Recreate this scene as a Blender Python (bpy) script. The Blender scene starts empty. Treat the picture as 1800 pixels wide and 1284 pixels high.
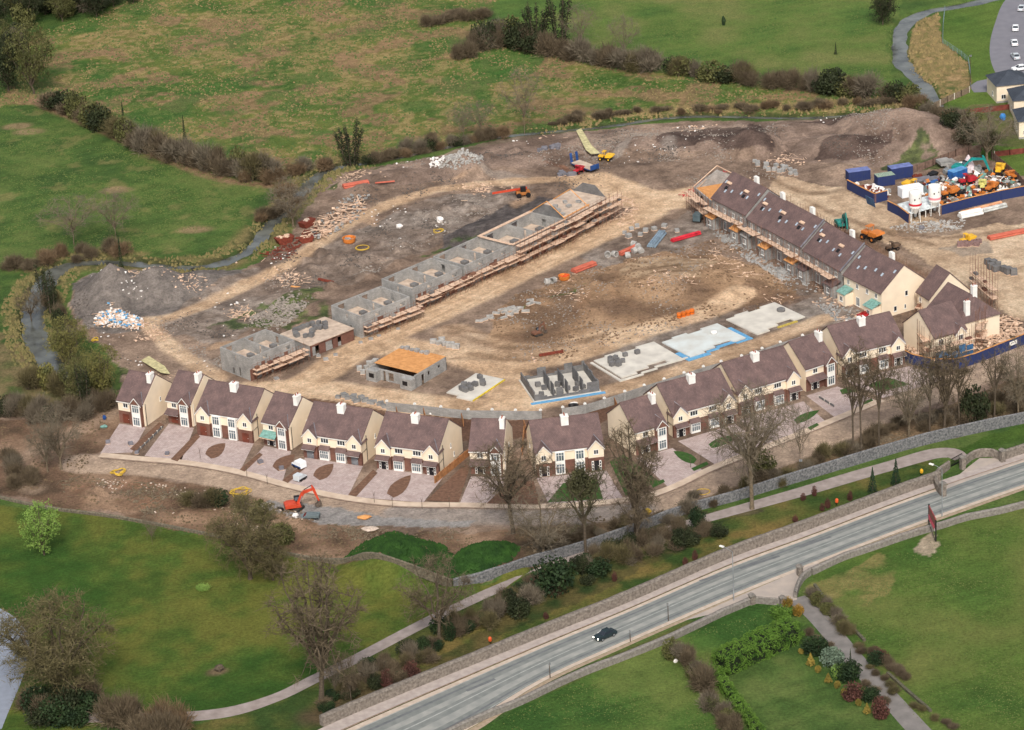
import bpy, math, random
import numpy as np
from mathutils import Vector, Matrix
R = math.radians
PI = math.pi
scene = bpy.context.scene
col = scene.collection
random.seed(7)
# ------------------------------------------------------------------ camera
FPX, CX, CY = 5600.0, 900.0, 642.0
PITCH, ROLL, DIST = R(23.5), -0.06, 676.0
cam_d = bpy.data.cameras.new('camera')
cam_d.sensor_width = 36.0
cam_d.lens = 36.0 * FPX / 1800.0
cam_d.clip_start = 5.0
cam_d.clip_end = 12000.0
cam = bpy.data.objects.new('camera', cam_d)
col.objects.link(cam)
CAMLOC = Vector((0, -DIST * math.cos(PITCH), DIST * math.sin(PITCH)))
CM = Matrix.Rotation(PI / 2 - PITCH, 3, 'X') @ Matrix.Rotation(ROLL, 3, 'Z')
cam.matrix_world = Matrix.Translation(CAMLOC) @ CM.to_4x4()
scene.camera = cam
# ------------------------------------------------------------------ sky, sun, exposure
SUN_EL, SUN_AZ = R(44), R(180)          # high soft light from behind the camera
world = bpy.data.worlds.new('World')
scene.world = world
world.use_nodes = True
wn = world.node_tree
bg = wn.nodes['Background']
sky = wn.nodes.new('ShaderNodeTexSky')
sky.sky_type = 'NISHITA'
sky.sun_disc = False
sky.sun_elevation = SUN_EL
sky.sun_rotation = SUN_AZ
sky.dust_density = 4.0
hsv = wn.nodes.new('ShaderNodeHueSaturation')
hsv.inputs['Saturation'].default_value = 0.42
wn.links.new(sky.outputs[0], hsv.inputs['Color'])
wn.links.new(hsv.outputs[0], bg.inputs['Color'])
bg.inputs['Strength'].default_value = 0.12
sd = bpy.data.lights.new('sun', 'SUN')
sd.energy = 1.8
sd.angle = R(10)
sd.color = (1.0, 0.95, 0.88)
sun = bpy.data.objects.new('sun', sd)
col.objects.link(sun)
sun.rotation_euler = (PI / 2 - SUN_EL, 0, PI - SUN_AZ)
scene.view_settings.view_transform = 'Standard'
scene.view_settings.look = 'None'
scene.view_settings.exposure = 0.42
scene.view_settings.gamma = 1.0


# ------------------------------------------------------------------ helpers
def G(px, py, z=0.0):
    """photo pixel -> point on the horizontal plane z"""
    d = CM @ Vector((px - CX, -(py - CY), -FPX))
    t = (z - CAMLOC.z) / d.z
    return CAMLOC + d * t


def to_px(X, Y):
    """ground points (arrays) -> photo pixels"""
    Mi = np.array(CM.transposed())
    dx, dy, dz = X, Y - CAMLOC.y, 0 * X - CAMLOC.z
    a = Mi[0][0] * dx + Mi[0][1] * dy + Mi[0][2] * dz
    b = Mi[1][0] * dx + Mi[1][1] * dy + Mi[1][2] * dz
    c = Mi[2][0] * dx + Mi[2][1] * dy + Mi[2][2] * dz
    c = np.minimum(c, -1.0)
    return CX + FPX * a / -c, CY - FPX * b / -c


def lin(r, g, b):
    f = lambda c: (c / 255 / 12.92) if c / 255 < 0.04045 else ((c / 255 + 0.055) / 1.055) ** 2.4
    return (f(r), f(g), f(b))


def _hash(ix, iy, s):
    h = (ix * 374761393 + iy * 668265263 + s * 1442695041) & 0xFFFFFFFF
    h = ((h ^ (h >> 13)) * 1274126177) & 0xFFFFFFFF
    return ((h ^ (h >> 16)) & 0xFFFFFF) / float(0xFFFFFF)


def vnoise(X, Y, scale, seed=0):
    x, y = np.asarray(X, float) / scale, np.asarray(Y, float) / scale
    ix, iy = np.floor(x).astype(np.int64), np.floor(y).astype(np.int64)
    fx, fy = x - ix, y - iy
    fx, fy = fx * fx * (3 - 2 * fx), fy * fy * (3 - 2 * fy)
    a, b = _hash(ix, iy, seed), _hash(ix + 1, iy, seed)
    c, d = _hash(ix, iy + 1, seed), _hash(ix + 1, iy + 1, seed)
    return (a * (1 - fx) + b * fx) * (1 - fy) + (c * (1 - fx) + d * fx) * fy


def fbm(X, Y, scale, seed=0, n=4, gain=0.5):
    r, a, t = 0, 1.0, 0.0
    for k in range(n):
        ang = 0.6 * k + seed
        xr = np.cos(ang) * X - np.sin(ang) * Y
        yr = np.sin(ang) * X + np.cos(ang) * Y
        r = r + a * vnoise(xr, yr, scale / 2 ** k, seed * 17 + k)
        t += a
        a *= gain
    return r / t


def sstep(x, a, b):
    t = np.clip((x - a) / (b - a), 0, 1)
    return t * t * (3 - 2 * t)


def seg_dist(X, Y, pts):
    """distance to a polyline given in world xy"""
    best = np.full(np.shape(X), 1e9)
    for (x0, y0), (x1, y1) in zip(pts[:-1], pts[1:]):
        dx, dy = x1 - x0, y1 - y0
        L = dx * dx + dy * dy + 1e-9
        t = np.clip(((X - x0) * dx + (Y - y0) * dy) / L, 0, 1)
        best = np.minimum(best, np.hypot(X - x0 - t * dx, Y - y0 - t * dy))
    return best


def inpoly(PX, PY, poly):
    r = np.zeros(np.shape(PX), bool)
    n = len(poly)
    for i in range(n):
        x0, y0 = poly[i]
        x1, y1 = poly[(i + 1) % n]
        if y0 == y1:
            continue
        c = ((y0 > PY) != (y1 > PY)) & (PX < (x1 - x0) * (PY - y0) / (y1 - y0) + x0)
        r ^= c
    return r


def W(pts):
    return [tuple(G(*p).xy) for p in pts]


def smooth_line(pts, n=8):
    """Catmull-Rom through points"""
    P = [Vector(p) for p in pts]
    P = [P[0] * 2 - P[1]] + P + [P[-1] * 2 - P[-2]]
    out = []
    for i in range(1, len(P) - 2):
        for k in range(n):
            t = k / n
            a, b, c, d = P[i - 1], P[i], P[i + 1], P[i + 2]
            out.append(0.5 * ((2 * b) + (c - a) * t + (2 * a - 5 * b + 4 * c - d) * t * t + (3 * b - a - 3 * c + d) * t ** 3))
    out.append(P[-2])
    return [tuple(p) for p in out]


# ------------------------------------------------------------------ materials
MATS = {}


def mat(name, rgb, rough=0.85, var=0.18, scale=0.8, bump=0.0, bscale=4.0, metal=0.0, spec=0.3, rgb2=None, emit=0):
    """procedural paint: base colour broken by world-space noise, optional bump"""
    if name in MATS:
        return MATS[name]
    m = bpy.data.materials.new(name)
    m.use_nodes = True
    nt = m.node_tree
    b = nt.nodes['Principled BSDF']
    c = lin(*rgb)
    c2 = lin(*rgb2) if rgb2 else tuple(v * (1 - 2 * var) for v in c)
    c1 = c if rgb2 else tuple(min(1, v * (1 + var)) for v in c)
    geo = nt.nodes.new('ShaderNodeNewGeometry')
    nz = nt.nodes.new('ShaderNodeTexNoise')
    nz.inputs['Scale'].default_value = scale
    nz.inputs['Detail'].default_value = 6
    nt.links.new(geo.outputs['Position'], nz.inputs['Vector'])
    rp = nt.nodes.new('ShaderNodeValToRGB')
    rp.color_ramp.elements[0].position = 0.32
    rp.color_ramp.elements[1].position = 0.68
    rp.color_ramp.elements[0].color = (*c2, 1)
    rp.color_ramp.elements[1].color = (*c1, 1)
    nt.links.new(nz.outputs['Fac'], rp.inputs['Fac'])
    nt.links.new(rp.outputs['Color'], b.inputs['Base Color'])
    b.inputs['Roughness'].default_value = rough
    b.inputs['Metallic'].default_value = metal
    b.inputs['Specular IOR Level'].default_value = spec
    if bump:
        n2 = nt.nodes.new('ShaderNodeTexNoise')
        n2.inputs['Scale'].default_value = bscale
        n2.inputs['Detail'].default_value = 5
        nt.links.new(geo.outputs['Position'], n2.inputs['Vector'])
        bp = nt.nodes.new('ShaderNodeBump')
        bp.inputs['Strength'].default_value = 1.0
        bp.inputs['Distance'].default_value = bump
        nt.links.new(n2.outputs['Fac'], bp.inputs['Height'])
        nt.links.new(bp.outputs['Normal'], b.inputs['Normal'])
    if emit:
        b.inputs['Emission Color'].default_value = (*c, 1)
        b.inputs['Emission Strength'].default_value = emit
    MATS[name] = m
    return m


def tile_mat(name, rgb, rgb2, sx, sz, mortar, axis='z', rough=0.85):
    """courses of tile / brick / block in object space"""
    if name in MATS:
        return MATS[name]
    m = mat(name, rgb, rough, scale=0.5, rgb2=rgb2)
    nt = m.node_tree
    b = nt.nodes['Principled BSDF']
    rp = [n for n in nt.nodes if n.type == 'VALTORGB'][0]
    tc = nt.nodes.new('ShaderNodeTexCoord')
    mp = nt.nodes.new('ShaderNodeMapping')
    if axis == 'z':      # wall: u = x+y, v = z
        mp.inputs['Rotation'].default_value = (0, 0, 0)
    sep = nt.nodes.new('ShaderNodeSeparateXYZ')
    add = nt.nodes.new('ShaderNodeMath')
    add.operation = 'ADD'
    cmb = nt.nodes.new('ShaderNodeCombineXYZ')
    nt.links.new(tc.outputs['Object'], sep.inputs[0])
    if axis == 'z':
        nt.links.new(sep.outputs[0], add.inputs[0]); nt.links.new(sep.outputs[1], add.inputs[1])
        nt.links.new(add.outputs[0], cmb.inputs[0]); nt.links.new(sep.outputs[2], cmb.inputs[1])
    else:                # roof: u = x, v = y + z
        nt.links.new(sep.outputs[1], add.inputs[0]); nt.links.new(sep.outputs[2], add.inputs[1])
        nt.links.new(sep.outputs[0], cmb.inputs[0]); nt.links.new(add.outputs[0], cmb.inputs[1])
    br = nt.nodes.new('ShaderNodeTexBrick')
    br.inputs['Scale'].default_value = 1.0
    br.inputs['Brick Width'].default_value = sx
    br.inputs['Row Height'].default_value = sz
    br.inputs['Mortar Size'].default_value = mortar
    br.inputs['Color1'].default_value = (1, 1, 1, 1)
    br.inputs['Color2'].default_value = (0.78, 0.78, 0.78, 1)
    br.inputs['Mortar'].default_value = (0.6, 0.6, 0.6, 1)
    nt.links.new(cmb.outputs[0], br.inputs['Vector'])
    mx = nt.nodes.new('ShaderNodeMix')
    mx.data_type = 'RGBA'
    mx.blend_type = 'MULTIPLY'
    mx.inputs['Factor'].default_value = 1.0
    nt.links.new(rp.outputs['Color'], mx.inputs[6])
    nt.links.new(br.outputs['Color'], mx.inputs[7])
    nt.links.new(mx.outputs[2], b.inputs['Base Color'])
    return m


def foliage_mat(name, a, bcol, c=None, rough=0.7):
    """leaf / twig colour that differs clump by clump (world-space noise)"""
    m = mat(name, a, rough, scale=0.45, rgb2=bcol, spec=0.15)
    nt = m.node_tree
    b = nt.nodes['Principled BSDF']
    rp = [n for n in nt.nodes if n.type == 'VALTORGB'][0]
    if c:
        e = rp.color_ramp.elements.new(0.5)
        e.color = (*lin(*c), 1)
    return m


# ------------------------------------------------------------------ mesh building
class MB:
    def __init__(s):
        s.v, s.f = [], []

    def add(s, vs, fs):
        o = len(s.v)
        s.v += [tuple(v) for v in vs]
        s.f += [tuple(i + o for i in f) for f in fs]
        return s

    def box(s, x0, y0, z0, x1, y1, z1):
        if x0 > x1: x0, x1 = x1, x0
        if y0 > y1: y0, y1 = y1, y0
        if z0 > z1: z0, z1 = z1, z0
        return s.add([(x0, y0, z0), (x1, y0, z0), (x1, y1, z0), (x0, y1, z0), (x0, y0, z1), (x1, y0, z1), (x1, y1, z1), (x0, y1, z1)],
                     [(3, 2, 1, 0), (4, 5, 6, 7), (0, 1, 5, 4), (1, 2, 6, 5), (2, 3, 7, 6), (3, 0, 4, 7)])

    def rbox(s, c, size, ang=0.0, tilt=(0, 0)):
        """box centred at c, turned by ang about z, tilted"""
        M = Matrix.Rotation(ang, 3, 'Z') @ Matrix.Rotation(tilt[0], 3, 'X') @ Matrix.Rotation(tilt[1], 3, 'Y')
        a, b, d = size[0] / 2, size[1] / 2, size[2] / 2
        vs = [Vector(c) + M @ Vector(p) for p in [(-a, -b, -d), (a, -b, -d), (a, b, -d), (-a, b, -d), (-a, -b, d), (a, -b, d), (a, b, d), (-a, b, d)]]
        return s.add(vs, [(3, 2, 1, 0), (4, 5, 6, 7), (0, 1, 5, 4), (1, 2, 6, 5), (2, 3, 7, 6), (3, 0, 4, 7)])

    def prism(s, prof, ax, a, b):
        """closed 2-D profile extruded along axis ax from a to b ('x': profile is (y,z), 'y': (x,z), 'z': (x,y))"""
        n = len(prof)
        mk = {'x': lambda p, t: (t, p[0], p[1]), 'y': lambda p, t: (p[0], t, p[1]), 'z': lambda p, t: (p[0], p[1], t)}[ax]
        vs = [mk(p, a) for p in prof] + [mk(p, b) for p in prof]
        fs = [tuple(range(n))[::-1], tuple(range(n, 2 * n))] + [(i, (i + 1) % n, n + (i + 1) % n, n + i) for i in range(n)]
        return s.add(vs, fs)

    def tube(s, p0, p1, r0, r1=None, n=6, caps=True):
        r1 = r0 if r1 is None else r1
        p0, p1 = Vector(p0), Vector(p1)
        d = (p1 - p0)
        if d.length < 1e-6:
            return s
        d.normalize()
        u = d.cross(Vector((0, 0, 1)))
        if u.length < 0.01:
            u = Vector((1, 0, 0))
        u.normalize()
        w = d.cross(u)
        vs = []
        for p, r in ((p0, r0), (p1, r1)):
            for k in range(n):
                a = 2 * PI * k / n
                vs.append(p + (u * math.cos(a) + w * math.sin(a)) * r)
        fs = [(k, (k + 1) % n, n + (k + 1) % n, n + k) for k in range(n)]
        if caps:
            fs += [tuple(range(n))[::-1], tuple(range(n, 2 * n))]
        return s.add(vs, fs)

    def path(s, pts, r, n=5):
        for a, b in zip(pts[:-1], pts[1:]):
            s.tube(a, b, r, r, n)
        return s

    def lathe(s, prof, n=14, c=(0, 0, 0)):
        """(r, z) profile about the z axis"""
        vs = []
        for r, z in prof:
            for k in range(n):
                a = 2 * PI * k / n
                vs.append((c[0] + r * math.cos(a), c[1] + r * math.sin(a), c[2] + z))
        fs = []
        for i in range(len(prof) - 1):
            for k in range(n):
                fs.append((i * n + k, i * n + (k + 1) % n, (i + 1) * n + (k + 1) % n, (i + 1) * n + k))
        fs += [tuple(range(n))[::-1], tuple((len(prof) - 1) * n + k for k in range(n))]
        return s.add(vs, fs)

    def ico(s, c, r, jit=0.25, seed=0, sq=1.0):
        """an irregular lump"""
        rnd = random.Random(seed)
        n, m = 7, 4
        vs = [(c[0], c[1], c[2] + r[2])]
        for i in range(1, m):
            t = PI * i / m
            for k in range(n):
                a = 2 * PI * (k + 0.5 * (i % 2)) / n
                j = 1 + rnd.uniform(-jit, jit)
                vs.append((c[0] + r[0] * j * math.sin(t) * math.cos(a), c[1] + r[1] * j * math.sin(t) * math.sin(a), c[2] + r[2] * j * math.cos(t)))
        vs.append((c[0], c[1], c[2] - r[2]))
        fs = [(0, 1 + k, 1 + (k + 1) % n) for k in range(n)]
        for i in range(m - 2):
            for k in range(n):
                fs.append((1 + i * n + k, 1 + (i + 1) * n + k, 1 + (i + 1) * n + (k + 1) % n, 1 + i * n + (k + 1) % n))
        L = len(vs) - 1
        fs += [(L, 1 + (m - 2) * n + (k + 1) % n, 1 + (m - 2) * n + k) for k in range(n)]
        return s.add(vs, fs)

    def mesh(s, name, m, smooth=False):
        me = bpy.data.meshes.new(name)
        me.from_pydata(s.v, [], s.f)
        if m is not None:
            me.materials.append(m)
        if smooth:
            me.polygons.foreach_set('use_smooth', [True] * len(me.polygons))
        me.update()
        return me

    def build(s, name, m, parent=None, smooth=False, bevel=0):
        o = bpy.data.objects.new(name, s.mesh(name, m, smooth))
        col.objects.link(o)
        if parent is not None:
            o.parent = parent
        if bevel:
            bv = o.modifiers.new('bevel', 'BEVEL')
            bv.width = bevel
            bv.segments = 2
        return o


def tag(o, label=None, cat=None, group=None, kind=None):
    if label and not 4 <= len(label.split()) <= 16: print('LABEL LENGTH', len(label.split()), label)
    if label: o['label'] = label
    if cat: o['category'] = cat
    if group: o['group'] = group
    if kind: o['kind'] = kind
    return o


def thing(name, label, cat, loc=(0, 0, 0), rz=0.0, group=None):
    o = bpy.data.objects.new(name, None)
    o.empty_display_size = 0.5
    col.objects.link(o)
    o.location = loc
    o.rotation_euler = (0, 0, rz)
    return tag(o, label, cat, group)


KIDS = {}


def dup(root, loc, rz, label=None, scale=None, group=None):
    """copy of a thing with its parts and their sub-parts"""
    r = root.copy()
    col.objects.link(r)
    r.location = loc
    r.rotation_euler = (0, 0, rz)
    if scale is not None:
        r.scale = scale if hasattr(scale, '__len__') else (scale,) * 3
    if label: r['label'] = label
    if group: r['group'] = group
    if root.name not in KIDS:
        KIDS[root.name] = [(c, list(c.children)) for c in root.children]
    for ch, subs in KIDS[root.name]:
        c = ch.copy()
        col.objects.link(c)
        c.parent = r
        for g in subs:
            d = g.copy()
            col.objects.link(d)
            d.parent = c
    return r


def struct(name, mb, m, smooth=False):
    return tag(mb.build(name, m, smooth=smooth), kind='structure')


def ang(p, q):
    """world angle of the direction from pixel p to pixel q"""
    a, b = G(*p), G(*q)
    return math.atan2(b.y - a.y, b.x - a.x)
# ------------------------------------------------------------------ terrain
HEAPS = [  # base centre (photo px), radii x/y m, turn, height m, sharpness
    ((200, 520), 12, 13, 0, 8.0, 1.0), ((275, 512), 12, 12, 0, 6.2, 1.0), ((350, 500), 12, 9, 0, 2.6, 1.0),
    ((1590, 240), 26, 14, -0.5, 7.5, .9), ((1500, 262), 22, 10, -0.3, 3.4, .9), ((1650, 252), 12, 14, 0.3, 3.0, .9),
    ((1322, 262), 9, 9, 0, 5.5, .9), ((1250, 255), 14, 8, 0, 2.2, .9), ((1380, 235), 20, 9, 0, 2.0, .9), ((1160, 250), 16, 8, 0.2, 1.6, .9),
    ((820, 300), 8, 7, 0, 4.2, .9), ((700, 312), 14, 7, 0.2, 1.6, .9), ((900, 285), 12, 7, 0.1, 1.4, .9), ((640, 335), 8, 6, 0.1, 1.3, .9),
    ((1190, 497), 22, 15, 0.1, 2.2, .9), ((1060, 520), 16, 10, 0.1, 1.0, .9), ((1300, 500), 10, 10, 0.1, 1.2, .9),
    ((700, 1000), 11.5, 11, -0.1, 5.6, .7), ((860, 990), 8.5, 8, 0, 4.0, .8), ((900, 975), 8, 6, 0, 1.8, .8), ((790, 1000), 6, 6, 0, 2.2, .8),
    ((860, 402), 22, 6, 0.45, 1.6, .9), ((520, 522), 12, 6, 0.3, 1.2, .9), ((640, 460), 9, 6, 0.3, .9, .9), ((560, 540), 9, 5, .4, 1.2, .9),
    ((250, 880), 14, 5, -0.1, 1.0, .9), ((330, 905), 12, 5, -0.1, 1.2, .9), ((820, 640), 8, 3.5, -0.2, 1.0, .9),
    ((1010, 1008), 14, 5, .4, .9, .9), ((1480, 300), 10, 6, 0, 1.6, .9), ((1130, 300), 14, 7, 0, .9, .9),
]
_r = random.Random(77)
for (x0, y0, x1, y1, jx, jy, cnt) in [(620, 322, 990, 262, 25, 8, 22), (1090, 285, 1450, 250, 20, 14, 18), (900, 545, 1340, 490, 40, 22, 26), (430, 580, 800, 405, 25, 12, 16), (480, 500, 640, 430, 20, 14, 8), (150, 560, 220, 620, 20, 14, 5), (700, 385, 930, 345, 30, 6, 8), (150, 870, 560, 925, 20, 10, 14)]:
    for _k in range(cnt):
        t_ = _r.random()
        HEAPS.append(((x0 + (x1 - x0) * t_ + _r.uniform(-jx, jx), y0 + (y1 - y0) * t_ + _r.uniform(-jy, jy)), _r.uniform(1.6, 4.2), _r.uniform(1.4, 3.0), _r.uniform(0, 3), _r.uniform(.6, 1.7), .9))
STREAM = smooth_line([(1585, 190), (1500, 200), (1400, 205), (1200, 203), (1050, 222), (880, 238), (760, 262), (670, 280), (590, 293), (555, 312), (505, 360), (470, 402), (430, 442), (380, 463), (320, 468), (240, 462), (170, 458), (110, 468), (76, 500), (58, 545), (62, 590), (90, 640), (110, 670)], 5)
RIVER2 = smooth_line([(1760, -8), (1690, 8), (1620, 22), (1588, 45), (1580, 80), (1590, 112), (1622, 145), (1645, 185)], 5)
STREAM_W, RIVER2_W = W(STREAM), W(RIVER2)


def stream_half(PX, PY):
    """half width of the stream, m: a ditch to the east, a pool to the west"""
    n = (vnoise(PX, PY * 2, 22, 77) - .5) * 1.1 + (vnoise(PX, PY * 2, 8, 78) - .5) * .6
    return .5 + .6 * sstep(-PX, -640, -580) + .9 * sstep(-PX, -160, -90) + n * (.35 + .65 * sstep(-PX, -640, -580))


def height(X, Y):
    PX, PY = to_px(X, Y)
    X = np.asarray(X, float); Y = np.asarray(Y, float)
    Z = np.zeros(X.shape)
    for (p, rx, ry, t, h, sh) in HEAPS:
        c = G(*p)
        near = (np.abs(X - c.x) < 2.2 * max(rx, ry)) & (np.abs(Y - c.y) < 2.2 * max(rx, ry))
        if not near.any():
            continue
        x, y = X[near] - c.x, Y[near] - c.y
        u = (x * math.cos(t) + y * math.sin(t)) / rx
        v = (-x * math.sin(t) + y * math.cos(t)) / ry
        n = fbm(X[near], Y[near], 6.0, 31, 3) - 0.5
        r = np.sqrt(u * u + v * v) * (1 + 0.5 * n)
        k = np.clip(1 - r, 0, 1)
        k = (k ** (1.15 if sh >= 1 else 0.9)) * (0.5 + 0.5 * sstep(k, 0, .35))
        Z[near] = np.maximum(Z[near], h * k)
    # rough ground of the site, flat where things are built
    rough = inpoly(PX, PY, SITE_ROUGH) & ~inpoly(PX, PY, PAD1) & ~inpoly(PX, PY, PAD2)
    rough = rough.astype(float)
    Z += rough * 0.85 * (fbm(X, Y, 5.0, 5, 4) - 0.42) * np.where(Z > .3, 1.5, 1.0)
    Z += np.where(inpoly(PX, PY, MEADOW), 0.35 * (fbm(X, Y, 3.0, 8, 3) - 0.5), 0)
    ds = seg_dist(X, Y, STREAM_W)
    hw = stream_half(PX, PY)
    Z += -1.3 * (1 - sstep(ds, hw - .3, hw + 1.7))
    d2 = seg_dist(X, Y, RIVER2_W) + (vnoise(X, Y, 4, 79) - .5) * 1.2
    Z += -1.2 * (1 - sstep(d2, 1.2, 3.2))
    hz = seg_dist(X, Y, W([(560, 1300), (673, 1262), (949, 1160), (1100, 1100), (1280, 1015), (1420, 965), (1614, 893), (1810, 822)]))
    Z = np.where(hz < 14, Z * sstep(hz, 9, 14), Z)
    return Z


def zat(x, y):
    return float(height(np.array([x]), np.array([y]))[0])


def P(px, py, dz=0.0):
    """photo pixel -> point standing on the terrain"""
    g = G(px, py)
    return Vector((g.x, g.y, zat(g.x, g.y) + dz))


SITE = [(560, 318), (600, 303), (680, 290), (800, 270), (900, 248), (1000, 234), (1200, 213), (1400, 214), (1590, 200), (1650, 222), (1700, 262), (1770, 280), (1830, 310),
        (1830, 735), (1730, 756), (1613, 782), (1497, 815), (1376, 850), (1196, 903), (1000, 975), (936, 995), (863, 1020), (797, 1030), (725, 1022), (656, 1008), (604, 992), (530, 978), (430, 952),
        (339, 932), (203, 907), (85, 890), (-30, 868), (-30, 735), (60, 725), (120, 712), (205, 700), (215, 655), (190, 620), (140, 590), (128, 550), (124, 500), (150, 484), (230, 476), (330, 480), (430, 474), (470, 452), (520, 400), (548, 360)]
SITE_ROUGH = [(560, 318), (800, 268), (1000, 232), (1400, 212), (1590, 198), (1700, 262), (1560, 330), (1440, 300), (1260, 335), (1100, 335), (1060, 330), (930, 345), (840, 390), (560, 520), (370, 610), (370, 680), (230, 650), (130, 560), (124, 500), (330, 478), (470, 452)]
MEADOW = [(-10, 190), (60, 60), (170, 28), (300, -30), (900, -30), (850, 30), (940, 92), (1100, 120), (1300, 145), (1450, 158), (1610, 172), (1585, 196), (1400, 204), (1200, 202), (1050, 221), (880, 237), (760, 261), (600, 290), (540, 306), (480, 312), (370, 288), (220, 240), (80, 182)]
PAD1 = [(400, 600), (700, 460), (900, 380), (1000, 320), (1090, 360), (1020, 450), (600, 640), (440, 700)]
PAD2 = [(1230, 330), (1300, 300), (1480, 350), (1800, 370), (1800, 600), (1500, 600), (1240, 400)]


def axis(a, b, step, far):
    core = list(np.arange(a, b + step / 2, step))
    lo, hi, d = [], [], step * 2
    x = a
    while x > a - far:
        x -= d; d *= 1.35; lo.append(x)
    x, d = b, step * 2
    while x < b + far:
        x += d; d *= 1.35; hi.append(x)
    return np.array(lo[::-1] + core + hi)


rr_b = random.Random(12)


def make_ground():
    xs = axis(-168, 168, 0.56, 4000)
    ys = axis(-158, 345, 0.66, 5000)
    X, Y = np.meshgrid(xs, ys)
    nx, ny = len(xs), len(ys)
    X, Y = X.ravel(), Y.ravel()
    PX, PY = to_px(X, Y)
    Z = height(X, Y)
    # ragged region edges: look masks up at slightly displaced places
    def warp(a, sc, seed):
        return to_px(X + a * (fbm(X, Y, sc, seed, 3) - .5) * 2, Y + a * (fbm(X, Y, sc, seed + 1, 3) - .5) * 2)
    w1 = warp(1.6, 5, 40)
    w2 = warp(4.0, 9, 50)
    wx, wy = X + .8 * (fbm(X, Y, 6, 60, 3) - .5) * 2, Y + .8 * (fbm(X, Y, 6, 61, 3) - .5) * 2
    n_big, n_mid = fbm(X, Y, 40, 1, 3), fbm(X, Y, 12, 2, 4)
    n_sm, n_fine = fbm(X, Y, 3.5, 3, 3), fbm(X, Y, 1.3, 4, 2)
    C = np.zeros((X.size, 3))

    def ramp(t, *cols):
        """colour ramp through sRGB stops for array t in 0..1"""
        cs = np.array([lin(*c) for c in cols])
        t = np.clip(t, 0, 1) * (len(cols) - 1)
        i = np.minimum(t.astype(int), len(cols) - 2)
        f = (t - i)[:, None]
        return cs[i] * (1 - f) + cs[i + 1] * f

    def st(n, lo=.3, hi=.7):
        return np.clip((n - lo) / (hi - lo), 0, 1)

    def paint(m, c):
        m = np.asarray(m, float)[:, None]
        C[:] = C * (1 - m) + c * m

    def poly(pts, w=None):
        return inpoly(*(w or w1), pts)

    def line(pts, hw, soft=1.0, sm=5):
        d = seg_dist(wx, wy, W(smooth_line(pts, sm)))
        return 1 - sstep(d, hw - soft, hw + soft)

    grass = ramp(st(.6 * n_mid + .4 * n_sm), (60, 84, 42), (76, 98, 48), (94, 108, 58))
    C[:] = grass
    # top right field, lighter
    m = poly([(840, -60), (1580, -60), (1570, 60), (1560, 160), (1430, 145), (1100, 105), (940, 85), (870, 30)], w2)
    paint(m, ramp(st(n_mid, .25, .75), (74, 100, 48), (90, 110, 54), (112, 116, 68)))
    # rough meadow with straw-coloured and reddish tussocks
    paint(poly(MEADOW), ramp(st(n_mid, .3, .7), (66, 92, 42), (88, 104, 50), (114, 114, 62)))
    md = poly(MEADOW)
    tus = sstep(n_sm * .45 + n_fine * .55 + .35 * (n_big - .5) + .25 * (n_mid - .5), .48, .66) * md
    paint(tus * (.3 + .5 * st(n_mid)), ramp(st(n_fine), (128, 110, 74), (154, 132, 92)))
    tr = sstep(fbm(X, Y, 9, 12, 4), .54, .64) * md
    paint(tr * .7, ramp(n_fine, (118, 92, 72), (150, 118, 92)))
    tg = sstep(fbm(X, Y, 16, 14, 4), .56, .66) * md
    paint(tg * .7, ramp(n_sm, (54, 88, 42), (74, 104, 48)))
    g2 = poly([(830, 90), (900, 85), (960, 100), (940, 130), (860, 150), (820, 115)], w2)
    paint(g2 * .8, ramp(n_sm, (52, 92, 42), (74, 106, 48)))
    reed = line([(1050, 205), (1150, 196), (1300, 190), (1450, 185), (1580, 172)], 2.6, 1.5)
    paint(reed * md * sstep(n_sm, .35, .5), ramp(n_fine, (140, 124, 84), (178, 152, 108)))
    # straw patches in the left field
    lf = poly([(-20, 160), (80, 185), (370, 300), (470, 330), (430, 400), (380, 440), (230, 452), (60, 470), (-20, 520)])
    paint(lf * sstep(fbm(X, Y, 6, 21, 5, .65), .58, .70) * .32, ramp(n_fine, (140, 124, 80), (160, 138, 98)))
    paint(line([(60, 178), (160, 220), (240, 255), (330, 297), (400, 318), (475, 326)], 1.8, 1.0) * .85, ramp(n_fine, (120, 92, 72), (150, 118, 96)))
    for p in [(345, 403), (50, 232), (205, 335), (30, 222)]:
        c = G(*p)
        paint((1 - sstep(np.hypot((wx - c.x) / 1.7, wy - c.y), 1.5, 3.4)) * .7, ramp(n_fine, (132, 110, 84), (160, 130, 104)))
    c = G(385, 1182)
    stump_d = np.hypot((wx - c.x) / 1.5, wy - c.y)
    # reedy banks
    ds = seg_dist(wx, wy, STREAM_W)
    west = (PX < 640)
    paint((1 - sstep(ds, 4, 8)) * west * sstep(n_sm, .35, .55) * .8, ramp(n_fine, (104, 94, 62), (142, 122, 84)))
    paint(line([(70, 640), (110, 680), (80, 720), (20, 740)], 9, 5) * .7, ramp(n_sm, (84, 80, 52), (120, 104, 76)))
    paint(poly([(-20, 560), (40, 600), (60, 660), (110, 700), (120, 730), (-20, 760)], w2) * sstep(n_sm, .3, .6) * .8, ramp(n_fine, (92, 84, 58), (140, 118, 88)))
    # ---- the site
    paint(poly(SITE), ramp(st(.5 * n_mid + .3 * n_sm + .2 * n_fine, .33, .67), (106, 89, 77), (132, 112, 97), (157, 135, 117)))
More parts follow.
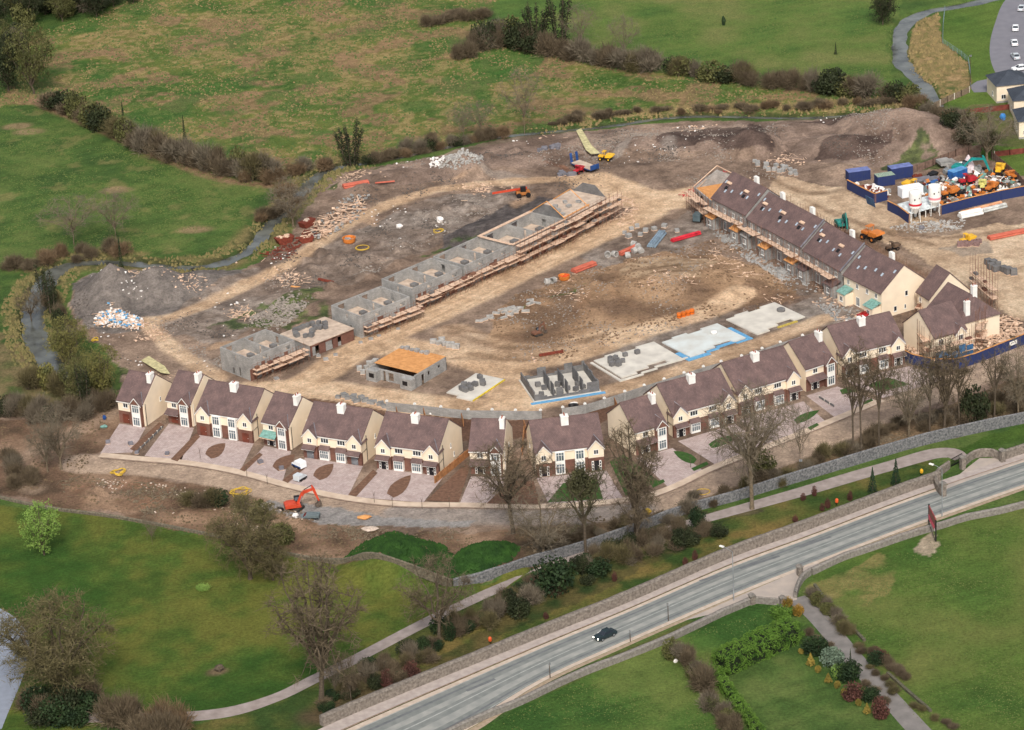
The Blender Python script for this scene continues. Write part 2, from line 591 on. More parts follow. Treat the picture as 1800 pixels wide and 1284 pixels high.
    # grey stony ground
    for pts in ([(330, 500), (420, 480), (640, 400), (760, 345), (960, 330), (940, 360), (800, 420), (560, 520), (400, 600), (290, 590)],
                [(1030, 440), (1120, 400), (1230, 370), (1260, 420), (1130, 470), (1050, 480)],
                [(1400, 500), (1470, 520), (1530, 560), (1480, 585), (1390, 560)], [(1040, 620), (1240, 560), (1420, 510), (1460, 560), (1300, 610), (1080, 680)]):
        paint(poly(pts, w2) * .25 + poly(pts, w2) * .5 * st(n_mid, .35, .65), ramp(st(.5 * n_sm + .5 * n_fine, .3, .7), (98, 90, 84), (128, 119, 111), (154, 145, 136)))
    # rubble-strewn northern bank, purple grey
    paint(poly([(560, 330), (680, 290), (900, 248), (1000, 234), (1400, 214), (1590, 200), (1700, 262), (1640, 300), (1440, 290), (1100, 262), (1000, 290), (860, 300), (700, 330), (600, 350)], w2) * .85,
          ramp(st(.5 * n_sm + .5 * n_mid, .35, .65), (108, 91, 80), (132, 113, 101), (154, 133, 118)))
    paint(poly([(1000, 240), (1300, 222), (1330, 232), (1150, 245), (1020, 262)], w2) * .6, ramp(n_fine, (150, 132, 118), (176, 156, 138)))
    # dark turned soil
    for pts in ([(1160, 240), (1260, 225), (1300, 232), (1320, 220), (1350, 240), (1350, 275), (1300, 285), (1260, 262), (1170, 262)], [(1470, 205), (1590, 195), (1620, 215), (1500, 230), (1380, 225)],
                [(1440, 262), (1500, 255), (1560, 262), (1540, 285), (1450, 285)]):
        paint(poly(pts, w2) * .8, ramp(st(n_sm), (62, 50, 47), (88, 72, 66)))
    paint(poly([(760, 445), (840, 390), (900, 360), (960, 350), (1000, 345), (940, 375), (850, 425), (790, 450)], w2) * .9, ramp(st(n_fine), (70, 66, 66), (96, 90, 88)))
    for k_ in range(34):
        q_ = rr_b.choice([(330, 500, 900, 330), (330, 640, 560, 500), (900, 300, 1300, 240), (900, 560, 1380, 470), (600, 330, 900, 290)])
        t_ = rr_b.random(); px_ = q_[0] + (q_[2] - q_[0]) * t_ + rr_b.uniform(-40, 40); py_ = q_[1] + (q_[3] - q_[1]) * t_ + rr_b.uniform(-30, 40)
        c = G(px_, py_); a_ = rr_b.uniform(0, 3.1); sx_, sy_ = rr_b.uniform(3, 9), rr_b.uniform(.8, 2.6)
        u_ = (wx - c.x) * math.cos(a_) + (wy - c.y) * math.sin(a_); v_ = -(wx - c.x) * math.sin(a_) + (wy - c.y) * math.cos(a_)
        m_ = (1 - sstep(np.hypot(u_ / sx_, v_ / sy_) + (n_sm - .5), .6, 1.15)) * rr_b.uniform(.35, .75) * poly(SITE)
        paint(m_, ramp(n_fine, *rr_b.choice([((164, 132, 104), (190, 160, 130)), ((86, 70, 60), (106, 88, 76)), ((150, 138, 128), (172, 160, 148)), ((126, 84, 64), (150, 108, 84))])))
    # brown soil between the tracks, clay of the hollow
    paint(poly([(860, 560), (900, 520), (1040, 470), (1180, 440), (1260, 450), (1400, 500), (1400, 520), (1280, 545), (1100, 590), (960, 640), (880, 625)], w2) * .8,
          ramp(st(n_mid, .35, .65), (116, 92, 72), (150, 120, 92), (172, 140, 108)))
    paint(poly([(1090, 470), (1130, 452), (1210, 450), (1260, 470), (1230, 500), (1120, 500)], w2) * .55, ramp(st(n_fine), (164, 138, 110), (196, 172, 142)))
    paint(poly([(1250, 540), (1330, 500), (1440, 520), (1400, 530), (1300, 560)], w2) * .6, ramp(st(n_fine), (96, 74, 60), (122, 96, 78)))
    # grey gravel heap
    paint(poly([(124, 500), (160, 480), (330, 476), (430, 474), (400, 500), (330, 530), (290, 560), (240, 585), (170, 590), (135, 560)]), ramp(st(.5 * n_fine + .5 * n_sm), (104, 97, 92), (128, 119, 112)))
    # tan tracks worn by lorries
    tan = ramp(st(.45 * n_mid + .3 * n_sm + .25 * n_fine, .32, .68), (176, 146, 116), (202, 171, 139), (218, 191, 160))
    T = lambda pts, hw, a=1.0, soft=1.0: paint(line(pts, hw, soft) * a, tan)
    T([(255, 570), (330, 548), (450, 495), (520, 458), (600, 402), (680, 362), (760, 338), (850, 325), (950, 318), (1050, 315), (1110, 328), (1150, 350), (1230, 348)], 2.1, .9)
    T([(255, 565), (290, 600), (340, 640), (385, 665)], 2.2, .8)
    T([(480, 700), (560, 660), (650, 603), (750, 560), (850, 512), (950, 462), (1050, 415), (1120, 385), (1170, 352)], 4.2)
    T([(1040, 318), (1100, 345), (1180, 352), (1230, 342)], 6.0)
    T([(440, 690), (560, 690), (660, 700), (760, 715), (880, 718), (960, 690)], 5.5, .9)
    T([(650, 605), (760, 620), (870, 645), (900, 700)], 5.0, .9)
    T([(880, 645), (1000, 625), (1130, 582), (1250, 545), (1300, 520)], 3.6, .95)
    T([(800, 585), (860, 610), (960, 620), (1080, 590)], 4.5, .6)
    T([(940, 712), (1100, 680), (1250, 632), (1400, 580), (1450, 560)], 2.6, .8)
    paint(poly([(1340, 345), (1370, 310), (1480, 330), (1560, 375), (1700, 400), (1830, 385), (1830, 580), (1740, 530), (1640, 470), (1560, 430), (1440, 390)], w2), ramp(st(.5 * n_mid + .3 * n_sm + .2 * n_fine, .32, .68), (168, 142, 116), (194, 168, 140), (212, 190, 162)))
    paint(poly([(1560, 400), (1640, 395), (1700, 400), (1640, 420), (1590, 420)], w2) * .8, ramp(n_fine, (120, 102, 88), (150, 132, 116)))
    paint(poly([(1650, 440), (1720, 425), (1735, 445), (1680, 455)], w2) * .7, ramp(n_fine, (128, 118, 108), (160, 148, 134)))
    # wheel ruts on the tracks
    for pts, hw in (([(255, 570), (330, 548), (450, 495), (520, 458), (600, 402), (680, 362), (760, 338), (850, 325), (950, 318), (1050, 315)], 2.1),
                    ([(560, 660), (650, 603), (750, 560), (850, 512), (950, 462), (1050, 415), (1120, 385)], 5.0),
                    ([(880, 645), (1000, 625), (1130, 582), (1250, 545)], 3.6), ([(1340, 320), (1450, 375), (1560, 430), (1700, 510), (1800, 570)], 5)):
        d = seg_dist(wx, wy, W(smooth_line(pts, 5)))
        for off in (.25, .6):
            paint(np.exp(-((d - hw * off) / .32) ** 2) * .38 * st(n_mid, .2, .6), ramp(n_fine, (126, 98, 74), (150, 122, 94)))
    for pts, hw in (([(790, 585), (840, 600), (900, 612), (980, 608), (1060, 590)], 1.2), ([(780, 575), (860, 588), (950, 592), (1040, 575)], .8), ([(830, 622), (900, 632), (960, 628)], 1.4), ([(1060, 500), (1120, 480), (1200, 476)], 1.0), ([(1080, 515), (1150, 492), (1230, 490)], .9),
                    ([(1500, 330), (1420, 340), (1350, 310)], 1.2), ([(1560, 405), (1660, 418), (1800, 402)], 1.0), ([(1480, 400), (1600, 470), (1760, 560)], 1.3), ([(1430, 360), (1530, 400), (1640, 432)], 1.0)):
        paint(line(pts, hw, .9) * .55, ramp(st(n_fine), (96, 74, 56), (128, 100, 78)))
    # weeds growing in the spoil
    for pts in ([(380, 572), (470, 535), (560, 505), (590, 515), (500, 560), (450, 585)], [(480, 570), (560, 530), (580, 535), (560, 560), (510, 580)], [(720, 460), (800, 430), (850, 400), (830, 420), (760, 455)],
                [(190, 640), (240, 650), (250, 670), (200, 660)], [(600, 330), (640, 300), (780, 270), (700, 285), (620, 312), (580, 330)], [(1030, 505), (1000, 515), (960, 530), (900, 555)],
                [(1560, 300), (1620, 255), (1660, 290), (1600, 305)], [(1040, 1010), (1100, 985), (1130, 990), (1060, 1020)]):
        paint(poly(pts, w2) * sstep(n_sm, .35, .5) * .85, ramp(st(n_fine), (50, 70, 36), (86, 100, 52)))
    # cleared reddish strip west and south of the estate road
    paint(poly([(-20, 740), (60, 730), (200, 700), (215, 760), (165, 800), (150, 830), (260, 835), (420, 860), (500, 905), (640, 930), (800, 935), (900, 930), (1000, 930), (1000, 975), (936, 995), (863, 1020), (797, 1030), (656, 1008), (530, 980), (339, 935), (85, 893), (-20, 870)], w2),
          ramp(st(.6 * n_mid + .4 * n_sm, .34, .66), (88, 72, 58), (118, 94, 76), (150, 124, 102)))
    paint(line([(60, 860), (30, 830), (50, 800), (110, 770), (180, 735), (215, 712)], 2.2, 1.5) * .5, ramp(n_fine, (156, 132, 112), (182, 160, 138)))
    paint(line([(140, 860), (240, 850), (300, 870), (260, 890)], 1.6, 1.2) * .5, ramp(n_fine, (140, 104, 82), (160, 124, 100)))
    # leaf-strewn bank under the eastern trees
    paint(poly([(900, 930), (1130, 905), (1230, 875), (1330, 835), (1450, 795), (1560, 745), (1700, 700), (1830, 650), (1830, 735), (1730, 756), (1613, 782), (1497, 815), (1376, 850), (1196, 903), (1000, 975), (930, 990)], w1),
          ramp(st(.5 * n_mid + .5 * n_sm, .34, .66), (84, 72, 56), (106, 88, 68), (130, 108, 84)))
    # estate road, unsurfaced
    er = [(140, 815), (220, 818), (320, 828), (430, 848), (560, 880), (700, 898), (830, 903), (980, 905), (1120, 890), (1230, 858), (1340, 815), (1450, 770), (1560, 722), (1690, 670), (1820, 615)]
    paint(line(er, 4.2, .6), ramp(st(.5 * n_mid + .3 * n_sm + .2 * n_fine, .33, .67), (150, 130, 114), (172, 150, 130), (190, 166, 144)))
    paint(line([(700, 903), (830, 908), (980, 910), (1120, 897)], 3.4, 1.2) * .8, ramp(n_fine, (136, 128, 122), (160, 150, 142)))
    paint(poly([(450, 892), (470, 880), (560, 890), (700, 910), (840, 915), (820, 925), (640, 925), (520, 920)], w1) * .9, ramp(n_fine, (130, 128, 126), (154, 150, 146)))
    # back gardens between houses and boundary wall
    paint(poly([(400, 690), (560, 700), (700, 725), (900, 740), (1050, 725), (1250, 655), (1480, 585), (1500, 610), (1200, 700), (1060, 745), (860, 780), (600, 760), (400, 720)]) * .9, ramp(n_sm, (92, 66, 54), (112, 84, 68)))
    # mounds grown over with grass
    paint(poly([(604, 985), (640, 955), (690, 935), (780, 960), (800, 985), (830, 965), (890, 960), (915, 975), (900, 1000), (860, 1015), (797, 1026), (700, 1018)]), ramp(st(.5 * n_sm + .5 * n_fine), (30, 54, 22), (46, 76, 30)))
    # ---- park south of the site
    park = poly([(-60, 880), (85, 897), (203, 912), (339, 937), (430, 957), (530, 982), (604, 996), (656, 1011), (725, 1025), (797, 1033), (863, 1023), (936, 998), (929, 1013), (846, 1047), (749, 1092), (621, 1161), (487, 1227), (402, 1255), (301, 1262), (150, 1284), (-100, 1330)])
    yl = fbm(X, Y, 30, 71, 3)
    paint(park, ramp(st(.65 * yl + .35 * n_sm, .34, .66), (56, 84, 34), (76, 94, 40), (102, 104, 48)))
    paint((1 - sstep(stump_d, .8, 1.8)) * .8, ramp(n_fine, (104, 84, 68), (128, 106, 88)))
    # strip between the drive and the highway wall
    paint(poly([(300, 1284), (402, 1260), (487, 1232), (621, 1168), (749, 1098), (846, 1052), (940, 1010), (1050, 965), (1196, 928), (1317, 893), (1500, 845), (1637, 800), (1655, 866), (1440, 940), (1280, 994), (1100, 1075), (949, 1140), (673, 1258), (600, 1300)]),
          ramp(st(.6 * n_mid + .4 * n_sm, .35, .65), (56, 76, 36), (82, 90, 44), (112, 102, 58)))
    paint(line([(640, 1215), (760, 1165), (900, 1095), (1050, 1030), (1200, 975), (1350, 930)], 3.0, 2.0) * .55 * sstep(n_sm, .3, .6), ramp(n_fine, (116, 96, 56), (146, 118, 72)))
    paint(line([(560, 1260), (640, 1222), (700, 1195)], 3.0, 2.0) * .7, ramp(n_fine, (86, 66, 54), (110, 84, 70)))
    paint(line([(600, 1185), (700, 1140), (800, 1085), (900, 1045)], 3.0, 2.0) * .6, ramp(n_sm, (40, 62, 30), (66, 84, 40)))
    paint(poly([(600, 1240), (700, 1185), (860, 1100), (940, 1050), (1050, 1000), (1200, 940), (1300, 905), (1200, 960), (1050, 1040), (900, 1110), (760, 1180), (620, 1262)], w2) * .6, ramp(st(n_sm), (44, 54, 32), (80, 76, 50)))
    paint(poly([(940, 985), (1100, 940), (1200, 915), (1320, 880), (1330, 895), (1200, 935), (1040, 990), (930, 1030)], w2) * .7, ramp(st(n_sm), (70, 62, 50), (104, 92, 76)))
    # bed below the long wall, eastern lawn
    paint(poly([(1640, 800), (1830, 735), (1830, 775), (1760, 782), (1690, 800)]), ramp(n_sm, (56, 82, 34), (76, 98, 42)))
    # ---- south of the highway
    sf = poly([(780, 1320), (915, 1238), (1100, 1155), (1216, 1108), (1320, 1062), (1395, 1060), (1240, 1190), (1340, 1320)])
    paint(sf, ramp(st(n_mid), (56, 86, 38), (75, 101, 46), (100, 114, 58)))
    ef = poly([(1410, 1040), (1430, 1008), (1655, 925), (1900, 860), (1950, 1400), (1640, 1300), (1560, 1200), (1480, 1110)])
    paint(ef, ramp(st(.5 * yl + .5 * n_mid, .33, .67), (65, 92, 40), (83, 103, 47), (106, 112, 60)))
    paint(poly([(1420, 1030), (1530, 975), (1580, 1000), (1500, 1080), (1450, 1060)], w2) * .6 * sstep(n_sm, .3, .6), ramp(n_fine, (124, 112, 70), (150, 130, 88)))
    paint(poly([(1612, 950), (1640, 938), (1655, 955), (1640, 975), (1612, 972)], w1) * .9, ramp(n_fine, (150, 136, 116), (178, 160, 140)))
    # highway verges
    paint(line([(600, 1330), (760, 1296), (949, 1215), (1100, 1150), (1210, 1098)], 1.2, .8), ramp(n_sm, (76, 84, 46), (104, 104, 60)))
    # top right: estate of earlier houses
    tr_ = poly([(1640, 30), (1700, 10), (1830, -80), (1830, 330), (1700, 262), (1640, 215), (1640, 175), (1705, 160), (1700, 110), (1655, 75)])
    paint(tr_, ramp(st(n_mid), (70, 98, 42), (92, 112, 52)))
    paint(poly([(1590, 120), (1610, 40), (1650, 25), (1655, 75), (1700, 112), (1706, 158), (1660, 180), (1630, 145)]), ramp(st(.5 * n_sm + .5 * n_fine), (88, 96, 54), (134, 116, 78), (158, 132, 96)))
    paint(poly([(1640, 215), (1705, 185), (1760, 180), (1800, 190), (1830, 260), (1740, 262), (1700, 262)], w1) * .6, ramp(st(n_sm), (88, 88, 56), (126, 108, 82)))
    # tone under and around the stream: dark green-brown banks
    paint((1 - sstep(ds, stream_half(PX, PY) + .2, stream_half(PX, PY) + 3.2)) * .9, ramp(n_fine, (44, 48, 32), (66, 72, 44)))
    d2 = seg_dist(wx, wy, RIVER2_W)
    paint((1 - sstep(d2, 2.0, 3.8)) * .7, ramp(n_fine, (64, 86, 40), (84, 100, 50)))
    # overall mottling, and faint mowing and grazing lines in the grass
    green = sstep(C[:, 1] / (C[:, 0] + 1e-4), 1.15, 1.5)
    for a_, w_ in ((.42, 1.0), (-.7, .6)):
        u_, v_ = X * math.cos(a_) + Y * math.sin(a_), -X * math.sin(a_) + Y * math.cos(a_)
        C[:] *= (1 + green * w_ * .22 * (vnoise(u_ / 26, v_ / 1.3, 1.0, 91) - .5))[:, None]
    C[:] *= (0.76 + 0.46 * (0.5 * n_fine + .5 * fbm(X, Y, .9, 9, 2)))[:, None]
    me = bpy.data.meshes.new('ground')
    me.vertices.add(X.size)
    me.vertices.foreach_set('co', np.stack([X, Y, Z], 1).ravel())
    i = np.arange(nx - 1)[None, :] + nx * np.arange(ny - 1)[:, None]
    i = i.ravel()
    F = np.stack([i, i + 1, i + nx + 1, i + nx], 1)
    me.loops.add(F.size)
    me.loops.foreach_set('vertex_index', F.ravel())
    me.polygons.add(len(F))
    me.polygons.foreach_set('loop_start', np.arange(len(F)) * 4)
    me.polygons.foreach_set('use_smooth', np.ones(len(F), bool))
    me.update(calc_edges=True)
    at = me.color_attributes.new('soil', 'FLOAT_COLOR', 'POINT')
    at.data.foreach_set('color', np.concatenate([C, np.ones((X.size, 1))], 1).ravel())
    m = bpy.data.materials.new('ground_cover')
    m.use_nodes = True
    nt = m.node_tree
    b = nt.nodes['Principled BSDF']
    b.inputs['Roughness'].default_value = .95
    b.inputs['Specular IOR Level'].default_value = .1
    a = nt.nodes.new('ShaderNodeVertexColor')
    a.layer_name = 'soil'
    geo = nt.nodes.new('ShaderNodeNewGeometry')
    n = nt.nodes.new('ShaderNodeTexNoise')
    n.inputs['Scale'].default_value = 1.7
    n.inputs['Detail'].default_value = 8
    n.inputs['Roughness'].default_value = .7
    nt.links.new(geo.outputs['Position'], n.inputs['Vector'])
    mr = nt.nodes.new('ShaderNodeMapRange')
    mr.inputs['From Min'].default_value = .3
    mr.inputs['From Max'].default_value = .7
    mr.inputs['To Min'].default_value = .62
    mr.inputs['To Max'].default_value = 1.38
    nt.links.new(n.outputs['Fac'], mr.inputs['Value'])
    vm = nt.nodes.new('ShaderNodeVectorMath')
    vm.operation = 'SCALE'
    nt.links.new(a.outputs['Color'], vm.inputs[0])
    nt.links.new(mr.outputs[0], vm.inputs['Scale'])
    nt.links.new(vm.outputs[0], b.inputs['Base Color'])
    bp = nt.nodes.new('ShaderNodeBump')
    bp.inputs['Distance'].default_value = .6
    bp.inputs['Strength'].default_value = .8
    nt.links.new(n.outputs['Fac'], bp.inputs['Height'])
    nt.links.new(bp.outputs['Normal'], b.inputs['Normal'])
    me.materials.append(m)
    o = bpy.data.objects.new('ground', me)
    col.objects.link(o)
    tag(o, kind='structure')


make_ground()


def ribbon(name, pts_px, hw, m, z=0.02, sm=6, drape=False, kind='structure'):
    """a flat strip along a pixel polyline; hw is one half-width in metres or one per point"""
    hw_ = hw if hasattr(hw, '__len__') else [hw] * len(pts_px)
    w = [(*G(*p).xy, h) for p, h in zip(pts_px, hw_)]
    w = smooth_line(w, sm) if sm else w
    mb = MB()
    vs = []
    for i, (x, y, h) in enumerate(w):
        a = w[max(0, i - 1)]; b = w[min(len(w) - 1, i + 1)]
        d = Vector((b[0] - a[0], b[1] - a[1])).normalized()
        for s in (1, -1):
            qx, qy = x - d.y * h * s, y + d.x * h * s
            vs.append((qx, qy, z + (zat(qx, qy) if drape else 0)))
    mb.add(vs, [(2 * i, 2 * i + 1, 2 * i + 3, 2 * i + 2) for i in range(len(w) - 1)])
    o = mb.build(name, m)
    if kind: o['kind'] = kind
    return o


def patch(name, pts_px, m, z=0.03, world=False, kind='structure'):
    pts = [(*p, z) for p in pts_px] if world else [(*G(*p).xy, z) for p in pts_px]
    o = MB().add(pts, [tuple(range(len(pts)))]).build(name, m)
    if kind: o['kind'] = kind
    return o


# water
m_water = mat('water', (96, 98, 92), rough=.1, var=.3, scale=.22, spec=.5, bump=.02, bscale=2.0)
ribbon('stream', STREAM, [1.3 if p[0] > 620 else (3.6 if p[0] < 150 else 2.6) for p in STREAM], m_water, z=-.62, sm=0)
ribbon('river', RIVER2, 2.7, m_water, z=-.6, sm=0)
ribbon('park_pond', [(-110, 1090), (-75, 1150), (-100, 1290)], [11, 13, 10], mat('pond_water', (140, 146, 158), rough=.15, var=.05), z=.03)

# highway ------------------------------------------------------------------
HW_U = [(540, 1322), (673, 1262), (949, 1141), (1100, 1078), (1280, 1000), (1420, 948), (1614, 875), (1840, 799)]
HW_L = [(640, 1336), (800, 1284), (949, 1195), (1100, 1126), (1280, 1048), (1420, 992), (1614, 918), (1840, 838)]
HW_L[0] = (655, 1346)
HU, HL = [G(*p) for p in HW_U], [G(*p) for p in HW_L]


def lane(name, a, b, m, z):
    """strip of the highway between cross-section fractions a and b"""
    us, ls = smooth_line([tuple(p.xy) for p in HU], 6), smooth_line([tuple(p.xy) for p in HL], 6)
    vs = []
    for u, l in zip(us, ls):
        for t in (a, b):
            vs.append((u[0] + (l[0] - u[0]) * t, u[1] + (l[1] - u[1]) * t, z))
    o = MB().add(vs, [(2 * i, 2 * i + 1, 2 * i + 3, 2 * i + 2) for i in range(len(us) - 1)]).build(name, m)
    o['kind'] = 'structure'
    return o


m_asph = mat('asphalt', (130, 132, 128), rough=.9, scale=.6, rgb2=(112, 116, 113), bump=.01, bscale=12)
m_shldr = mat('shoulder', (196, 180, 164), rough=.9, scale=.8, rgb2=(176, 158, 142))
m_path = mat('footway', (178, 166, 158), rough=.9, scale=.9, rgb2=(158, 146, 140))
m_line = mat('road_line', (172, 172, 166), rough=.8, scale=1.0, rgb2=(142, 144, 140))
lane('road_shoulder', -.10, 1.12, m_shldr, .016)
lane('footway', -.37, -.135, m_path, .10)
lane('kerb', -.13, -.105, mat('kerb_stone', (150, 128, 112), scale=1.2), .12)
lane('road', 0, 1, m_asph, .022)
m_worn = mat('worn_asphalt', (156, 155, 149), rough=.9, scale=.4, rgb2=(132, 134, 130))
lane('worn_lane', .28, .40, m_worn, .027)
lane('worn_lane', .62, .78, m_worn, .027)
lane('road_marking', .475, .50, m_line, .032)
m_skid = mat('tyre_dark', (96, 98, 100), rough=.9, scale=.9, rgb2=(112, 114, 114))
lane('tyre_track', .12, .17, m_skid, .025)
lane('tyre_track', .86, .9, m_skid, .025)
for fr_ in [(1405, 962, 1460, 944), (1300, 1000, 1370, 978), (1230, 1022, 1262, 1012), (820, 1215, 870, 1194)]:
    ribbon('tar_patch', [(fr_[0], fr_[1]), (fr_[2], fr_[3])], .35, m_skid, .034, sm=0)
lane('road_marking', .005, .02, m_line, .032)
lane('road_marking', .965, .98, m_line, .032)
lane('road_edge', 1.13, 1.24, mat('verge_dust', (170, 150, 130), scale=1.5, rgb2=(140, 124, 100)), .012)
# gate apron and lane of the southern property
m_apron = mat('apron', (176, 162, 150), rough=.9, scale=.5, rgb2=(160, 150, 142))
patch('gate_apron', [(1200, 1092), (1300, 1048), (1420, 996), (1440, 990), (1412, 1012), (1404, 1040), (1400, 1055), (1378, 1060), (1325, 1062), (1260, 1078)], m_apron, .036)
m_lane = mat('lane_tarmac', (132, 126, 122), rough=.9, scale=.5, rgb2=(112, 108, 104))
ribbon('lane', [(1398, 1052), (1430, 1078), (1462, 1113), (1493, 1150), (1528, 1190), (1570, 1235), (1620, 1290), (1660, 1330)], [2.0, 1.9, 1.9, 1.9, 1.9, 1.9, 2, 2], m_lane, .03)
# northern gate apron and park drive
patch('gate_apron', [(1660, 858), (1700, 823), (1722, 806), (1757, 806), (1800, 796), (1830, 790), (1838, 797), (1720, 838), (1664, 860)], m_apron, .036)
m_drive = mat('drive_gravel', (160, 148, 142), rough=.95, scale=.6, rgb2=(136, 124, 118))
ribbon('park_drive', [(60, 1262), (150, 1262), (230, 1262), (301, 1262), (402, 1252), (487, 1226), (551, 1195), (621, 1161), (749, 1094), (846, 1048), (929, 1013), (1042, 970), (1196, 925), (1317, 891), (1420, 862), (1500, 838), (1570, 818), (1637, 799), (1672, 797), (1690, 806)], [1.7] * 5 + [1.4] * 8 + [1.7, 1.9, 2.0, 2.0, 2.2, 2.2, 1.6], m_drive, .03)
# far estate road, top right
m_far = mat('far_tarmac', (126, 124, 130), rough=.9, scale=.4, rgb2=(116, 115, 122))
ribbon('far_road', [(1850, -40), (1800, 0), (1782, 40), (1773, 80), (1778, 115), (1800, 150), (1840, 190)], [5.0] * 7, m_far, .03)
patch('far_parking', [(1795, 62), (1850, 30), (1850, 150), (1800, 118)], mat('parking_pave', (176, 166, 158)), .028)
patch('far_drive', [(1704, 152), (1718, 143), (1750, 137), (1762, 150), (1742, 162), (1712, 163)], m_far, .034)
# light kerb lines and pavement along the estate road
m_pav = mat('pavement', (208, 188, 166), rough=.9, scale=.5, rgb2=(184, 162, 142))
PAV = [(176, 800), (240, 806), (330, 814), (420, 830), (500, 852), (600, 874), (700, 886), (815, 888), (960, 890), (1090, 880), (1170, 862), (1260, 820), (1350, 785), (1450, 745), (1550, 703)]
ribbon('pavement', PAV, [1.0] * 15, m_pav, .045)
ribbon('kerb', [(a, b + 6) for a, b in PAV], .16, mat('kerb_stone', (150, 128, 112)), .12)
# ------------------------------------------------------------------ finished houses
m_cream = mat('cream_render', (233, 216, 191), rough=.9, var=.04, scale=.4, bump=.004, bscale=20)
m_white = mat('white_paint', (232, 230, 224), rough=.7, var=.04)
m_roof = tile_mat('roof_tile', (124, 101, 97), (102, 84, 82), .35, .42, .03, 'y')
m_brick = tile_mat('brown_brick', (134, 94, 80), (106, 74, 64), .45, .15, .012)
m_glass = mat('dark_glass', (44, 50, 58), rough=.08, var=.1, spec=.8)
m_glass2 = mat('grey_glass', (96, 108, 116), rough=.1, var=.15, scale=.7, spec=.8)
m_lead = mat('lead', (120, 118, 124), rough=.6)
m_black = mat('black_plastic', (32, 30, 32), rough=.5)
m_door = mat('brown_door', (110, 58, 44), rough=.6)
m_doord = mat('dark_door', (30, 28, 34), rough=.5)
m_block = tile_mat('concrete_block', (172, 169, 164), (144, 142, 139), .46, .23, .012)
m_blockdark = tile_mat('weathered_block', (128, 126, 124), (104, 102, 102), .46, .23, .012)
m_conc = mat('pale_concrete', (212, 206, 194), rough=.9, scale=.35, rgb2=(186, 180, 170))
m_floor = mat('screed_floor', (206, 186, 166), rough=.9, scale=.8, rgb2=(170, 150, 134))
m_plank = mat('plank', (222, 192, 166), rough=.9, scale=1.5, rgb2=(188, 156, 132))
m_ply = mat('plywood', (214, 156, 98), rough=.85, scale=1.2, rgb2=(186, 128, 76))
m_pole = mat('rusty_tube', (132, 96, 78), rough=.8, scale=2)
m_terra = mat('terracotta', (160, 90, 66), rough=.8)
m_pave = tile_mat('block_paving', (196, 178, 172), (178, 158, 152), .4, .4, .02, 'y')
m_soil = mat('bed_soil', (122, 92, 74), rough=1, scale=1.5, rgb2=(96, 70, 56), bump=.05, bscale=3)
m_lawn = mat('lawn', (62, 92, 40), rough=1, scale=1.2, rgb2=(44, 74, 30), bump=.05, bscale=5)
m_mason = mat('stone_wall', (140, 130, 119), rough=.95, scale=2.2, rgb2=(98, 90, 83), bump=.12, bscale=2.5)
m_masonl = mat('limestone_wall', (128, 127, 126), rough=.95, scale=2.6, rgb2=(74, 75, 78), bump=.15, bscale=2.2)
m_timber = mat('fence_timber', (168, 118, 78), rough=.9, scale=1.2)


def window(par, x, z, w, h, y, n=2, axis='y', frame=None, pane=None, sgn=1, door=False):
    """framed opening on a wall facing -y (or +-x when axis == 'x'); frame part with a pane sub-part"""
    f, p = MB(), MB()
    t, d = .075, .07
    def bx(mb, a0, z0, a1, z1, d0, d1):
        if axis == 'y': mb.box(a0, y - d1, z0, a1, y - d0, z1)
        else: mb.box(y + sgn * d0, a0, z0, y + sgn * d1, a1, z1)
    x0, x1 = x - w / 2, x + w / 2
    bx(f, x0, z, x1, z + t, .0, d); bx(f, x0, z + h - t, x1, z + h, 0, d)
    for k in range(n + 1):
        c = x0 + (w - t) * k / n
        bx(f, c, z + t, c + t, z + h - t, 0, d)
    if h > 1.6 and not door:
        bx(f, x0 + t, z + h * .68, x1 - t, z + h * .68 + .05, .03, d - .01)
    bx(f, x0 - .1, z - .1, x1 + .1, z - .003, 0, d + .08)
    bx(p, x0 + t, z + t, x1 - t, z + h - t, .012, .03)
    fo = f.build('window', frame or m_white, par)
    p.build('pane', pane or m_glass, fo)
    return fo


def gable_prof(d, e, r):
    return [(0, -.5), (d, -.5), (d, e), (d / 2, r), (0, e)]


def roof_slabs(mb, x0, x1, d, e, r, over=.28, th=.16):
    """two sloping slabs, ridge along x"""
    s = (r - e) / (d / 2)
    L = math.hypot(1, s)
    for sg in (0, 1):
        y0, z0 = (-over, e - over * s) if sg == 0 else (d + over, e - over * s)
        pr = [(y0, z0 + .02), (d / 2, r + .02), (d / 2, r + .02 + th * L), (y0, z0 + .02 + th * L)]
        mb.prism(pr, 'x', x0, x1)


